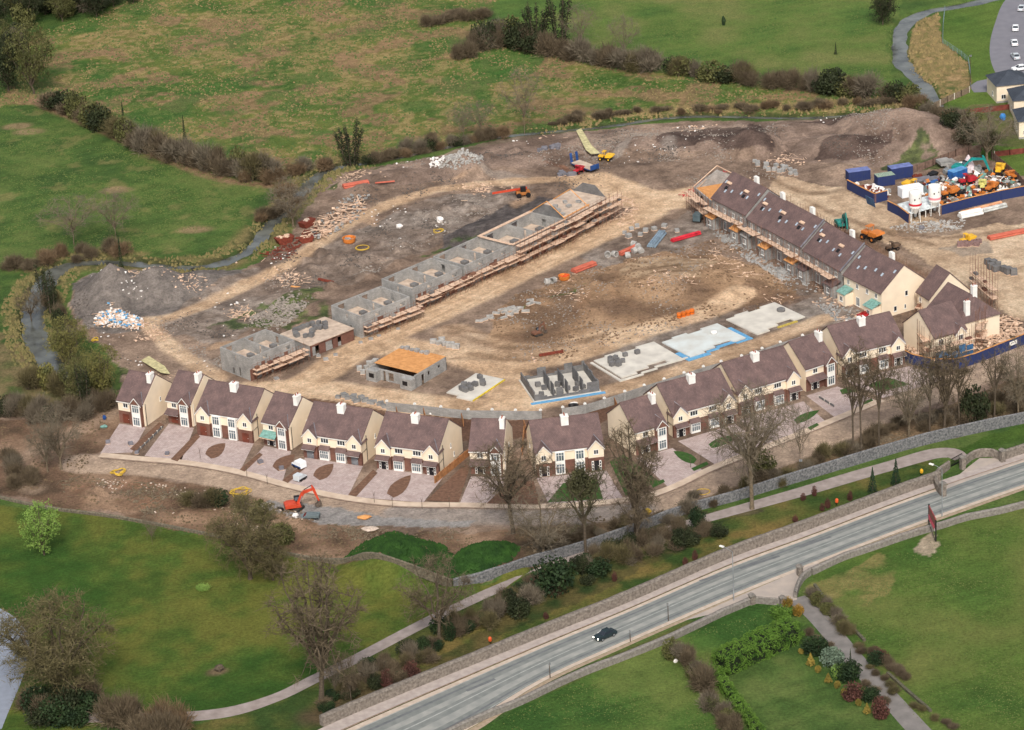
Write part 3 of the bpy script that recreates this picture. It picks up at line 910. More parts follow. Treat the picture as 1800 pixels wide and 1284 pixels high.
def gablet(rt, xc, w, proj, e, hz, D, E, RR, wallm, cream_top, z0=2.7, name='front_gable'):
    """small front cross gable: projecting wall, its roof running back into the main slope, a lead valley"""
    slope = (RR - E) / (D / 2)
    top = e + hz
    yb = (top - E) / slope + .3
    w2 = w / 2
    MB().prism([(xc - w2, z0), (xc + w2, z0), (xc + w2, e), (xc, top), (xc - w2, e)], 'y', -proj, .3).build('front_gable', wallm, rt)
    rf = MB()
    s = hz / w2
    o = .22
    for sg in (-1, 1):
        pr = [(xc, top + .05), (xc + sg * (w2 + o), e - o * s + .05), (xc + sg * (w2 + o), e - o * s + .2), (xc, top + .22)]
        rf.prism(pr, 'y', -proj - .2, yb)
    ro = rf.build('gable_roof', m_roof, rt)
    vb = MB()   # white barge boards on the verge, grey lead in the valley
    for sg in (-1, 1):
        pr = [(xc, top + .04), (xc + sg * (w2 + o), e - o * s + .04), (xc + sg * (w2 + o), e - o * s - .14), (xc, top - .16)]
        vb.prism(pr, 'y', -proj - .26, -proj - .21)
    vb.build('barge_board', m_white, ro)
    z_end = e - o * s + .2
    vl = MB()
    y_a, y_b = (z_end - E) / slope, (top - E) / slope
    for sg in (1,):
        a = Vector((xc + sg * (w2 + o), y_a, z_end + .16)); b = Vector((xc, y_b, top + .3))
        vl.tube(a, b, .09, .09, 4)
    vl.build('valley_flashing', m_lead, ro)


def porch_roof(rt, x0, x1, proj, z=2.35, up=.75):
    return MB().prism([(-proj - .15, z), (0, z + up), (0, z + up + .12), (-proj - .15, z + .12)], 'x', x0, x1).build('porch_roof', m_roof, rt)


def front_door(rt, x, y=0.0, m=None, side=True, w=1.0):
    d = MB().box(x - w / 2, y - .09, .05, x + w / 2, y - .03, 2.1).build('door', m or m_doord, rt)
    MB().box(x + w / 2 - .2, y - .13, .95, x + w / 2 - .1, y - .095, 1.05).build('handle', m_white, d)
    if side:
        for s in (-1, 1):
            f = MB()
            a = x + s * (w / 2 + .28)
            f.box(a - .22, y - .08, .05, a + .22, y - .02, 2.1)
            fo = f.build('sidelight', m_white, rt)
            p = MB()
            for k in range(3):
                p.box(a - .13, y - .1, .25 + k * .6, a + .13, y - .085, .7 + k * .6)
            p.build('pane', m_glass, fo)


def chimney(rt, x, y, zb, zt, w=1.0, d=1.35):
    c = MB().box(x - w / 2, y - d / 2, zb, x + w / 2, y + d / 2, zt)
    c.box(x - w / 2 - .07, y - d / 2 - .07, zt - .3, x + w / 2 + .07, y + d / 2 + .07, zt - .12)
    ch = c.build('chimney', m_white, rt)
    for k in (-1, 1):
        p = MB().lathe([(.13, zt), (.11, zt + .38)], 8, (x, y + k * d * .24, 0))
        p.build('chimney_pot', m_terra, ch)
    MB().prism([(y - d / 2 - .25, zb + .9), (y - d / 2 - .02, zb + 1.4), (y - d / 2 - .02, zb + 1.0)], 'x', x - w / 2 - .1, x + w / 2 + .1)
    return ch


def rect_frame(FL, FR):
    a, b = G(*FL), G(*FR)
    L = (b - a).length
    return a, math.atan2(b.y - a.y, b.x - a.x), L


def detached(label, FL, FR, porch=True, ground='door', name='detached_house', teal=False):
    a, rz, L = rect_frame(FL, FR)
    rt = thing(name, label, 'house', a, rz, 'finished houses along the estate road')
    w, D, E, RR = L, 10.9, 5.1, 9.3
    MB().prism(gable_prof(D, E, RR), 'x', 0, w).build('wall', m_cream, rt)
    r = MB(); roof_slabs(r, -.22, w - .05, D, E, RR)
    MB().box(-.22, -.3, E - .42, w - .05, -.12, E - .26).build('gutter', m_white, rt)
    ro = r.build('roof', m_roof, rt)
    MB().tube((-.22, D / 2, RR + .2), (w - .05, D / 2, RR + .2), .1, .1, 6).build('ridge_tile', m_roof, ro)
    chimney(rt, w - .75, D / 2 - 1.1, 7.0, RR + .95, .95, 1.5)
    bw = 2.6                       # width of the two-storey bay on the right
    bx = w - bw / 2 - .35
    MB().box(0.02, -.05, 0, bx - bw / 2, .1, 2.72).build('brick_front', m_brick, rt)
    MB().box(bx + bw / 2 - .25, -.85, 0, bx + bw / 2, .1, 5.0).build('brick_pier', m_brick, rt)
    MB().box(bx - bw / 2, -.85, 0, bx - bw / 2 + .25, .1, 5.0).build('brick_pier', m_brick, rt)
    gablet(rt, bx, bw, .85, 5.0, 1.5, D, E, RR, m_brick, False, z0=4.9)
    bay = MB().box(bx - bw / 2 + .25, -.8, 0, bx + bw / 2 - .25, .1, 4.9).build('bay', m_white, rt)
    for z0, z1 in ((.35, 2.1), (3.2, 4.75)):
        MB().box(bx - .8, -.87, z0, bx + .8, -.84, z1).build('bay_window', m_glass2, bay)
        mu = MB()
        for k in range(4):
            c = bx - .8 + 1.53 * k / 3
            mu.box(c, -.91, z0, c + .08, -.875, z1)
        for z in (z0 - .02, z1 - .48, z1 - .02):
            mu.box(bx - .84, -.92, z, bx + .84, -.88, z + .06)
        mu.build('mullion', m_white, bay)
    dx = (bx - bw / 2) / 2
    window(rt, dx + .1, 3.55, 1.15, 1.0, -.0)
    if porch:
        porch_roof(rt, .0, bx - bw / 2 - .02, 1.3)
        MB().box(.1, -1.3, 2.2, bx - bw / 2 - .05, -1.2, 2.36).build('porch_beam', m_white, rt)
    if teal:
        MB().prism([(-1.6, 2.3), (0, 3.2), (0, 3.3), (-1.6, 2.4)], 'x', .0, bx - bw / 2 - .02).build('porch_roof', mat('teal_sheet', (120, 160, 150), scale=2), rt)
        MB().box(-.1, -1.7, 2.1, bx - bw / 2, -1.6, 2.25).build('porch_beam', m_plank, rt)
    front_door(rt, dx, -.05, m_door if ground == 'brown' else m_doord, ground != 'brown', 1.6 if ground == 'brown' else 1.0)
    window(rt, D * .55, 3.3, .45, .9, w, 1, 'x')
    MB().path([(w + .08, .35, 0), (w + .08, .35, 4.9)], .06).build('downpipe', m_black if not porch else m_white, rt)
    return rt


def semi(label, FL, FR, bays='low', D=11.4, pipe='right', teal=False, doorm=None):
    a, rz, L = rect_frame(FL, FR)
    rt = thing('semi_detached_house', label, 'house', a, rz, 'finished houses along the estate road')
    w, E, RR = L, 5.15, 9.4
    MB().prism(gable_prof(D, E, RR), 'x', 0, w).build('wall', m_cream, rt)
    r = MB(); roof_slabs(r, -.2, w + .05 if pipe == 'right' else w + .2, D, E, RR)
    ro = r.build('roof', m_roof, rt)
    MB().tube((-.2, D / 2, RR + .2), (w + .05, D / 2, RR + .2), .1, .1, 6).build('ridge_tile', m_roof, ro)
    MB().box(3.2, -.3, E - .42, w - 3.2, -.12, E - .26).build('gutter', m_white, rt)
    chimney(rt, w / 2, D / 2 - 1.0, 7.6, RR + 1.0, 1.5, 1.2)
    gw = 3.1
    for s in (0, 1):
        xc = gw / 2 if s == 0 else w - gw / 2
        gablet(rt, xc, gw, .55, 4.75, 1.75, D, E, RR, m_cream, True, z0=2.72)
        window(rt, xc, 3.45, .95, 1.0, -.55)
        MB().box(xc - gw / 2, -.6, 0, xc + gw / 2, .1, 2.75).build('brick_front', m_brick, rt)
        if bays == 'low':
            porch_roof(rt, xc - gw / 2 + .05, xc + gw / 2 - .05, 1.6)
            pb = MB().box(xc - gw / 2 + .1, -1.65, 2.2, xc + gw / 2 - .1, -1.55, 2.36)
            pb.build('porch_beam', m_white, rt)
        front_door(rt, xc, -.6, doorm or m_doord, doorm is None, 1.5 if doorm else .95)
    mid0, mid1 = gw, w - gw
    MB().box(mid0, -.05, 0, mid1, .1, 2.75).build('brick_front', m_brick, rt)
    for s in (-1, 1):
        xc = w / 2 + s * (mid1 - mid0) * .27
        if bays == 'low':
            window(rt, xc, 3.55, 1.75, 1.05, 0, 3)
            b = MB().box(xc - 1.05, -.7, .0, xc + 1.05, 0, 2.2).build('bay', m_white, rt)
            MB().box(xc - .93, -.73, .5, xc + .93, -.71, 2.0).build('bay_window', m_glass2, b)
            mu = MB()
            for k in range(5):
                c = xc - .95 + 1.82 * k / 4
                mu.box(c, -.78, .5, c + .08, -.735, 2.0)
            mu.box(xc - .98, -.77, 1.45, xc + .98, -.735, 1.52)
            mu.build('mullion', m_white, b)
            MB().prism([(-.85, 2.2), (0, 2.9), (0, 3.0), (-.85, 2.32)], 'x', xc - 1.2, xc + 1.2).build('bay_roof', m_roof, b)
        else:
            b = MB().box(xc - .95, -.55, 0, xc + .95, 0, 4.75).build('bay', m_white, rt)
            for z0, z1 in ((.3, 2.15), (2.95, 4.6)):
                MB().box(xc - .78, -.58, z0, xc + .78, -.56, z1).build('bay_window', m_glass2, b)
                mu = MB()
                for k in range(4):
                    c = xc - .8 + 1.52 * k / 3
                    mu.box(c, -.63, z0, c + .08, -.585, z1)
                mu.box(xc - .8, -.62, z1 - .52, xc + .8, -.585, z1 - .46)
                mu.build('mullion', m_white, b)
    px_ = w + .07 if pipe == 'right' else -.07
    p = MB().path([(px_, D * .16, 0), (px_, D * .16, 5.6)], .07)
    p.path([(px_, D * .16, 2.8), (px_, D * .02, 2.6)], .05); p.path([(px_, D * .16, 5.0), (px_, D * .03, 4.6)], .05)
    p.build('downpipe', m_black, rt)
    if pipe == 'right':
        window(rt, D * .5, 3.3, .5, 1.0, w, 1, 'x'); window(rt, D * .62, .9, .5, 1.0, w, 1, 'x')
    else:
        window(rt, D * .62, 3.3, .5, .9, 0, 1, 'x', sgn=-1)
    return rt


detached('leftmost finished house with brown garage door and tall white bay, beside the scrub', (211, 742), (257, 750), False, 'brown')
detached('cream detached house with tall white bay, second from the left end of the finished row', (297, 742), (341, 750), True, 'brown')
semi('semi-detached pair with tall white bays and brown garage doors, third building from the left', (350, 762), (447, 778), 'tall', doorm=m_door)
detached('narrow cream house with pale green sheet over its porch, fourth building from the left', (465, 781), (513, 791), False, 'door', teal=True)
semi('semi-detached pair with white vans parked in front, fifth building from the left', (537, 802), (639, 817), doorm=mat('grey_door', (110, 112, 116)))
semi('semi-detached pair left of the bend, above the widest brown soil beds', (665, 821), (774, 835))
detached('cream detached house just left of the long soil gardens, behind the low spreading bare tree', (828, 833), (888, 834))
semi('semi-detached pair with tall white bays and a red-flagged stack, behind the round ivy treetop', (943, 837), (1062, 823), 'tall', D=10.8, pipe='left')
detached('detached house with bare left gable, just left of the two long pairs', (1118, 801), (1174, 785))
semi('semi-detached pair left of the oval lawn, lower of two long pairs on the right slope', (1183, 769), (1291, 740), pipe='left')
semi('semi-detached pair above the largest bare tree, upper of two long pairs on the right slope', (1297, 730), (1404, 699), pipe='left')
detached('narrow detached house with brown porch and tall bay, wedged between two long pairs at right', (1417, 689), (1468, 672))
semi('last semi-detached pair of the row at right, beside the blue hoarding', (1480, 664), (1588, 638), pipe='left')

# paved driveways, beds and lawns in front of the houses ----------------------------
DRV = [[(210, 745), (256, 752), (232, 796), (176, 798)], [(297, 745), (341, 753), (318, 812), (254, 802)], [(350, 765), (446, 780), (422, 828), (312, 812)],
       [(465, 784), (512, 794), (496, 850), (424, 830)], [(537, 805), (638, 820), (612, 872), (498, 852)], [(665, 824), (780, 838), (744, 884), (622, 874)],
       [(828, 838), (888, 840), (880, 888), (808, 886)], [(943, 841), (1066, 828), (1096, 878), (966, 889)], [(1120, 806), (1182, 788), (1236, 828), (1176, 858)],
       [(1192, 776), (1292, 746), (1350, 785), (1262, 820)], [(1300, 738), (1412, 706), (1452, 742), (1352, 783)], [(1417, 696), (1472, 680), (1540, 704), (1470, 736)], [(1486, 670), (1600, 644), (1660, 668), (1552, 700)]]
for q in DRV:
    patch('driveway', q, m_pave, .028)


def bed(name, pts, m, lab=None, z=.06):
    return patch(name, smooth_line(pts + [pts[0]], 4)[:-1], m, z)


def lens(a, b, w, name, m):
    """almond-shaped bed from pixel a to pixel b, w pixels wide"""
    ax, ay = a; bx, by = b
    nx, ny = -(by - ay), (bx - ax)
    L = math.hypot(nx, ny); nx, ny = nx / L * w, ny / L * w * .6
    prof = [(0, .55), (.12, .8), (.3, 1), (.5, .95), (.7, .72), (.87, .4), (1, .02)]
    pts = [(ax + (bx - ax) * t + nx * s, ay + (by - ay) * t + ny * s) for t, s in prof] + [(ax + (bx - ax) * t - nx * s, ay + (by - ay) * t - ny * s) for t, s in reversed(prof)]
    patch(name, pts, m, .06)


for q_ in [((366, 803), (396, 780)), ((484, 825), (518, 800)), ((556, 841), (586, 816)), ((686, 872), (722, 836))]:
    lens(*q_, 15, 'soil_bed', m_soil)
for q in ([(750, 880), (806, 884), (826, 822), (818, 816)], [(228, 790), (243, 796), (289, 748), (280, 743)], [(300, 808), (312, 812), (352, 768), (345, 762)], [(421, 826), (430, 830), (462, 800), (456, 796)],
          [(612, 870), (626, 874), (664, 832), (656, 826)], [(496, 845), (506, 850), (536, 824), (530, 818)], [(855, 886), (950, 888), (938, 846), (898, 846)]):
    patch('soil_bed', q, m_soil, .055)
lens((1248, 785), (1298, 765), 11, 'front_lawn', m_lawn); lens((1398, 742), (1440, 722), 10, 'front_lawn', m_lawn); lens((1222, 812), (1184, 794), 12, 'front_lawn', m_lawn)
for q in ([(1100, 872), (1158, 846), (1096, 800), (1072, 812)], [(962, 884), (1060, 878), (1050, 842), (990, 850)], [(1550, 690), (1600, 676), (1560, 664), (1524, 678)], [(1480, 694), (1508, 688), (1496, 680), (1476, 686)]):
    patch('front_lawn', q, m_lawn, .058)
for q in ([(1215, 824), (1242, 812), (1246, 817), (1220, 829)], [(1420, 752), (1436, 744), (1440, 748), (1424, 757)], [(1144, 852), (1166, 843), (1169, 848), (1148, 858)], [(1516, 708), (1532, 701), (1535, 705), (1519, 712)]):
    patch('verge_grass', q, m_lawn, .06)
# low dividing walls / fences between front gardens
for (a, b, lab) in [((240, 797), (286, 752), 'low block kerb wall between the first two driveways'), ((1440, 700), (1466, 716), 'low grey wall between driveways near the right end of the row'),
                    ((765, 850), (826, 800), 'timber garden fence beside the bend pair gable'), ((918, 800), (922, 760), 'upright timber fence between the house at the bend and the pair behind the ivy tree')]:
    A, B = P(*a), P(*b)
    t = thing('garden_wall' if 'wall' in lab else 'timber_fence', lab, 'wall' if 'wall' in lab else 'fence', A, math.atan2((B - A).y, (B - A).x))
    L = (B - A).length
    hgt = .45 if 'wall' in lab else 1.5
    MB().box(0, -.08, -.2, L, .08, hgt).build('panel', m_blockdark if 'wall' in lab else m_timber, t)
    c = MB()
    for k in range(int(L / 2) + 1):
        c.box(k * 2 - .08, -.12, 0, k * 2 + .08, .12, hgt + .12)
    c.build('post', m_conc if 'wall' in lab else m_timber, t)

# ------------------------------------------------------------------ boundary wall behind the houses
BW = [(681, 722), (730, 727), (776, 732), (824, 737), (866, 737), (907, 738), (951, 738), (990, 733), (1029, 727), (1063, 717), (1099, 705), (1133, 694), (1168, 683), (1203, 672), (1237, 661), (1268, 652), (1304, 642), (1340, 629), (1372, 618), (1411, 606), (1460, 591), (1489, 581)]
bwall = thing('boundary_wall', 'long grey concrete panel wall with white-capped posts behind the finished houses', 'wall', G(*BW[0]))
o0 = G(*BW[0])
for i in range(len(BW) - 1):
    a, b = G(*BW[i]) - o0, G(*BW[i + 1]) - o0
    d = b - a
    if BW[i][0] == 951:
        continue
    MB().rbox((a + b) / 2 + Vector((0, 0, .9)), (d.length - .3, .12, 2.0), math.atan2(d.y, d.x)).build('panel', m_block, bwall)
for p in BW:
    a = G(*p) - o0
    po = MB().box(a.x - .2, a.y - .2, -.2, a.x + .2, a.y + .2, 2.1).build('post', m_block, bwall)
    MB().prism([(a.x - .32, 2.1), (a.x + .32, 2.1), (a.x + .32, 2.2), (a.x, 2.42), (a.x - .32, 2.2)], 'y', a.y - .3, a.y + .3).build('post_cap', m_white, po)
for p in [(748, 740), (815, 750), (925, 762), (1085, 722), (1150, 704), (700, 738), (1350, 640)]:
    A = P(*p)
    t = tag(MB().box(-.06, 0, -.1, .06, 3.2, 1.6).build('garden_fence', m_timber), 'orange timber fence panel running back from a house to the grey boundary wall', 'fence', 'timber panels behind the houses')
    t.location = A; t.rotation_euler = (0, 0, .12)


# ------------------------------------------------------------------ block shells
def wall_open(mb, L, z0, z1, th, ops, at, dirn, nrm):
    """wall of length L with rectangular openings [(x0,x1,za,zb)], built from cells"""
    xs = sorted({0, L} | {v for o in ops for v in o[:2]})
    zs = sorted({z0, z1} | {v for o in ops for v in o[2:]})
    for i in range(len(xs) - 1):
        for j in range(len(zs) - 1):
            cx, cz = (xs[i] + xs[i + 1]) / 2, (zs[j] + zs[j + 1]) / 2
            if any(o[0] < cx < o[1] and o[2] < cz < o[3] for o in ops):
                continue
            p0 = at + dirn * xs[i]; p1 = at + dirn * xs[i + 1]
            q0, q1 = p0 + nrm * th, p1 + nrm * th
            za, zb = zs[j], zs[j + 1]
            vs = [(p0.x, p0.y, za), (p1.x, p1.y, za), (q1.x, q1.y, za), (q0.x, q0.y, za), (p0.x, p0.y, zb), (p1.x, p1.y, zb), (q1.x, q1.y, zb), (q0.x, q0.y, zb)]
            mb.add(vs, [(3, 2, 1, 0), (4, 5, 6, 7), (0, 1, 5, 4), (1, 2, 6, 5), (2, 3, 7, 6), (3, 0, 4, 7)])
    return mb


X_, Y_ = Vector((1, 0)), Vector((0, 1))


def shell(label, FL, FR, D=9.7, H=5.2, party=(.5,), brick=0.0, step=0.0, name='block_shell', ply=False):
    """roofless house pair: outer block walls with openings, party wall, inner partitions, floor deck"""
    a, rz, L = rect_frame(FL, FR)
    t = thing(name, label, 'building shell', a, rz, 'roofless block houses along the diagonal track')
    n = len(party) + 1
    fr = []
    for k in range(n):
        u = L / n
        c = k * u
        fr += [(c + u * .12, c + u * .34, .1, 2.2), (c + u * .5, c + u * .85, .8, 2.2), (c + u * .6, c + u * .8, 3.6, 4.6)]
    fr = [(a_, b_, c_, min(d_, H - .15)) for a_, b_, c_, d_ in fr if c_ < H - .4]
    wall_open(MB(), L, -.4, H, .28, fr, Vector((0, 0)), X_, Y_).build('front_wall', m_block, t)
    bk = [(L * .12, L * .25, 3.4, H - .5), (L * .6, L * .72, 3.4, H - .5), (L * .3, L * .42, 0, 2.2), (L * .8, L * .92, 0, 2.2)] if H > 4 else []
    wall_open(MB(), L, -.4, H, .28, bk, Vector((0, D)), X_, -Y_).build('rear_wall', m_block, t)
    sd = [(D * .3, D * .36, .1, 2.2), (D * .52, D * .58, .1, 1.6), (D * .42, D * .48, 3.3, H - .6)]
    wall_open(MB(), D - .56, -.4, H, .28, sd if H > 4 else [], Vector((0, .28)), Y_, X_).build('gable_wall', m_block, t)
    wall_open(MB(), D - .56, -.4, H, .28, [(D * .5, D * .62, 3.0, 4.6)] if H > 4 else [], Vector((L, .28)), Y_, -X_).build('gable_wall', m_block, t)
    for f in party:
        wall_open(MB(), D - .56, 0, H - .05, .22, [(D * .35, D * .43, 2.8, H - .3)] if H > 4 else [], Vector((L * f, .28)), Y_, X_).build('party_wall', m_block, t)
    if H > 4:
        MB().box(.29, .29, 2.55, L - .29, D - .29, 2.7).build('floor_deck', m_floor, t)
        for k in range(n):
            u = L / n
            MB().box(k * u + u * .62, D * .45, 2.701, k * u + u * .8, D * .6, 3.4).build('stair_block', m_blockdark, t)
    if ply:
        MB().box(.3, .3, 2.55, L - .3, D - .3, 2.7).build('floor_deck', m_ply, t)
    if brick:
        for k in range(int(L / 1.6)):
            if random.random() < brick:
                z1 = random.choice([2.6, 3.0, 3.4]) if H > 4 else H
                MB().box(k * 1.6, -.16, 0, k * 1.6 + random.choice([.9, 1.6]), -.02, z1).build('brick_facing', m_brick, t)
    return t, a, rz, L


def scaffold(label, a, rz, L, lifts=(2.0, 4.1), dense=1.5, out=1.6, boxes=True, seed=1, poles_z=6.0, off=.9):
    rnd = random.Random(seed)
    t = thing('scaffold', label, 'scaffold', a, rz, 'scaffolds round the unfinished buildings')
    po = MB()
    n = int(L / dense)
    for k in range(n + 1):
        x = k * L / n
        for y in (-off, -off - out * .8):
            h = poles_z + rnd.uniform(-.6, .6)
            po.tube((x, y, -.2), (x + rnd.uniform(-.05, .05), y, h), .045, .045, 4, False)
        for z in lifts:
            po.tube((x, -off, z - .1), (x, -off - out * .8, z - .1), .04, .04, 4, False)
    for z in lifts:
        for y in (-off, -off - out * .8):
            po.tube((0, y, z - .15), (L, y, z - .15), .04, .04, 4, False)
            po.tube((0, y - .02, z + .95), (L, y - .02, z + .95), .03, .03, 4, False)
    for k in range(0, n, 3):
        po.tube((k * L / n, -off - out * .8, 0), (min(k + 2, n) * L / n, -off - out * .8, lifts[0]), .035, .035, 4, False)
    po.build('tube_frame', m_pole, t)
    for li, z in enumerate(lifts):
        x = 0
        while x < L - .6:
            ln = rnd.uniform(3.2, 4.6)
            x2 = min(L, x + ln - .3)
            o = rnd.uniform(-.15, .35) + (.5 if rnd.random() < .3 else 0)
            MB().box(x, -off - out * .8 - o, z, x2, -off + .1, z + .06).build('board_platform', m_plank, t)
            if boxes and rnd.random() < .4:
                w = rnd.uniform(.8, 1.5)
                MB().box(x + .5, -off - out * .55, z + .065, x + .5 + w, -off - .15, z + rnd.uniform(.3, .7)).build('brick_stack', rnd.choice([m_brick, m_block, m_blockdark, m_pole]), t)
            x += ln
    return t


SH = [('roofless grey block pair nearest the camera, at the foot of the diagonal row', (441, 670), (521, 637), 9.7, 5.2),
      ('roofless block pair third from the foot of the row, just past the low brick unit', (636, 595), (723, 560), 9.8, 5.2),
      ('roofless block pair with one chipped rounded corner, fourth from the foot of the row', (727, 546), (814, 508), 9.8, 5.2),
      ('roofless block pair with part-laid brick facing, fifth from the foot of the row', (819, 505), (899, 468), 9.8, 5.2),
      ('tall roofless block pair rimmed with pale timber plate, sixth from the foot of the row', (904, 470), (993, 426), 10.0, 5.5)]
for i, (lab, fl, fr, D, H) in enumerate(SH):
    t, a, rz, L = shell(lab, fl, fr, D, H, brick=.55)
    scaffold(['scaffold with two board lifts along the block pair at the foot of the row', 'scaffold with stepped boards along the third block pair of the row', 'scaffold with stepped boards along the fourth block pair of the row',
              'scaffold carrying bricks along the fifth block pair of the row', 'tall scaffold with three lifts along the sixth block pair of the row'][i], a, rz, L + 1.8, (1.9, 2.9) if i < 4 else (2.0, 3.9, 5.4), seed=i + 3, poles_z=4.0 if i < 4 else 6.8)
    if i == 4:
        r = MB()
        r.box(-.3, -.3, H + .003, L + .3, .4, H + .12); r.box(-.3, D - .4, H + .003, L + .3, D + .5, H + .12); r.box(-.5, .4, H + .003, .35, D - .4, H + .12)
        r.build('wall_plate', m_plank, t)

# seventh: gabled block ends with a loose deck between
t, a, rz, L = shell('last unit of the diagonal row, with two grey peaked gables and pale deck between', (996, 424), (1068, 385), 10.0, 5.4, party=(), brick=.3, name='gabled_shell')
D = 10.0
for x in (0, L - .25):
    MB().prism([(.2, 5.4), (D - .2, 5.4), (D * .68, 7.9), (D * .32, 7.9)], 'x', x, x + .25).build('gable_peak', m_blockdark, t)
MB().box(.3, -.4, 5.41, L - .3, D + .2, 5.55).build('ceiling_deck', m_floor, t)
g = MB()
for x in (-.2, L * .55):
    g.tube((x, -.2, 5.5), (x, D * .5, 9.0), .13, .13, 4); g.tube((x, D + .2, 5.5), (x, D * .5, 9.0), .13, .13, 4)
g.tube((0, .2, 5.8), (L * .6, .3, 5.8), .16, .16, 4)
g.build('roof_truss', m_ply, t)
for k in range(6):
    MB().rbox((1.5 + k * 1.7 % L, 2 + (k * 2.3) % 5, 5.85), (1.2, .9, .5), k).build('block_stack', m_block, t)
scaffold('tall scaffold with stacked bricks in front of the gabled last unit', a, rz, L + 3.0, (2.0, 3.9, 5.4), seed=11, poles_z=6.8)
# second: single storey brick unit with floor deck
t, a, rz, L = shell('single-storey brick-fronted unit topped with a pale deck crowded with block bundles, second in the row', (546, 628), (622, 598), 9.7, 2.6, party=(), name='ground_floor_shell')
MB().box(-.2, -.2, 2.605, L + .2, 9.9, 2.78).build('floor_deck', m_floor, t)
b = MB()
for x0, x1 in ((0, .5), (2.4, 4.2), (6.2, 7.6), (8.6, L)):
    b.box(x0, -.18, 0, min(x1, L), -.02, 2.6)
b.box(0, -.18, 2.2, L, -.019, 2.6)
b.build('brick_facing', m_brick, t)
rn = random.Random(4)
blk = MB().box(-.55, -.45, 0, .55, .45, .95)
blk.box(-.6, -.3, .2, .6, .3, .8)
proto = tag(blk.build('block_bundle', m_blockdark), 'bundle of dark grey concrete blocks on the pale deck of the low brick unit', 'block bundle', 'block bundles on the second unit deck')
spots = [(1.5, 6.6), (2.6, 7.2), (3.8, 7.4), (5.0, 7.5), (6.2, 7.4), (7.4, 7.2), (8.6, 6.6), (9.3, 5.4), (2.2, 3.6), (3.3, 3.0), (4.8, 4.4), (6.4, 5.2), (7.3, 4.6), (8.1, 3.9), (1.2, 5.1)]
first = True


def place_blocks(t, spots, lab, grp, z, proto_=None, seed=0):
    rr = random.Random(seed)
    Mx = Matrix.Translation(t.location) @ Matrix.Rotation(t.rotation_euler.z, 4, 'Z')
    for (x, y) in spots:
        o = dup(proto, Mx @ Vector((x, y, z)), t.rotation_euler.z + rr.uniform(-.5, .5), lab, rr.uniform(.8, 1.05))
        o['group'] = grp


spots = [(x, y * 1.12) for x, y in spots]
place_blocks(t, spots[1:], 'bundle of dark grey concrete blocks on the pale deck of the low brick unit', 'block bundles on the second unit deck', 2.785)
proto.location = Matrix.Translation(t.location) @ Matrix.Rotation(t.rotation_euler.z, 4, 'Z') @ Vector((1.5, 6.6, 2.785))

# middle: block shell with orange plywood deck ------------------------------------------
A, B, C_ = G(653, 664), G(731, 683), G(803, 656)
a = A; L = (B - A).length; D = (C_ - B).length; rz = math.atan2((B - A).y, (B - A).x)
t = thing('decked_shell', 'single-storey grey block house topped with a bright orange plywood deck', 'building shell', a, rz)
wall_open(MB(), L, -.3, 2.5, .28, [(.9, 2.3, 1.0, 2.1), (3.2, 3.9, 0, 2.2), (4.6, 6.0, .2, 2.1), (L - 2.6, L - 1.2, 1.0, 2.1)], Vector((0, 0)), X_, Y_).build('front_wall', m_block, t)
wall_open(MB(), D, -.3, 2.9, .28, [(2.2, 3.2, 0, 2.2), (4.4, 5.2, 1.2, 2.1), (8, 8.8, 1.4, 2.1)], Vector((L, 0)), Y_, -X_).build('side_wall', m_block, t)
wall_open(MB(), L, -.3, 2.9, .28, [], Vector((0, D)), X_, -Y_).build('rear_wall', m_block, t)
wall_open(MB(), D, -.3, 2.6, .28, [], Vector((0, 0)), Y_, X_).build('side_wall', m_block, t)
MB().box(.1, 1.2, 2.92, L - .2, D + .1, 3.02).build('plywood_deck', m_ply, t)
MB().box(-.1, -1.6, -.2, 2.6, -.01, 2.4).build('front_wing', m_block, t); MB().box(L - 2.9, -1.6, -.2, L + .05, -.01, 2.4).build('front_wing', m_block, t)
for x in (.7, L - 2.2):
    MB().box(x, -1.63, .9, x + 1.3, -1.605, 1.9).build('opening_shade', m_black, t)  # black sheet on the solid wing stands in for a shaded opening
for k in range(6):
    MB().box(.3 + k * 1.3, D - 1.2, 3.03, 1.2 + k * 1.3, D - .3, 3.4 + .3 * (k % 2)).build('block_stack', m_block, t)
# low walls on a slab
A, B, C_ = G(914, 670), G(940, 707), G(1054, 689)
L, D = (C_ - B).length, (A - B).length
rz = math.atan2((C_ - B).y, (C_ - B).x)
t = thing('starter_walls', 'pale slab ringed by ragged grey block walls, blue membrane at its foot', 'building shell', B, rz)
MB().box(-.3, -.3, -.1, L + .3, D + .3, .2).build('floor_slab', m_conc, t)
rr = random.Random(9)
for nm, at, dr, nr, ln in (('front_wall', Vector((0, 0)), X_, Y_, L), ('rear_wall', Vector((0, D)), X_, -Y_, L), ('side_wall', Vector((0, .29)), Y_, X_, D - .58), ('side_wall', Vector((L, .29)), Y_, -X_, D - .58)):
    x = 0; w_ = MB()
    while x < ln:
        s = min(rr.uniform(.9, 2.2), ln - x)
        hh = rr.choice([.5, .8, 1.3, 2.2]) if nm != 'side_wall' else rr.choice([1.9, 2.1, 2.3])
        wall_open(w_, s - .003, .2, .2 + hh, .24, [], at + dr * x, dr, nr)
        x += s
    w_.build(nm, m_blockdark, t)
for x in (L * .3, L * .52, L * .75):
    wall_open(MB(), D * .7, .2, .2 + rr.uniform(.5, 1.6), .2, [(D * .2, D * .3, 0, 3)], Vector((x, .4)), Y_, X_).build('partition', m_blockdark, t)
m_blue = mat('blue_membrane', (110, 170, 206), rough=.6, scale=2, rgb2=(84, 142, 186))
MB().box(-1.0, -1.3, -.05, L + 1.0, -.32, .08).build('membrane', m_blue, t)
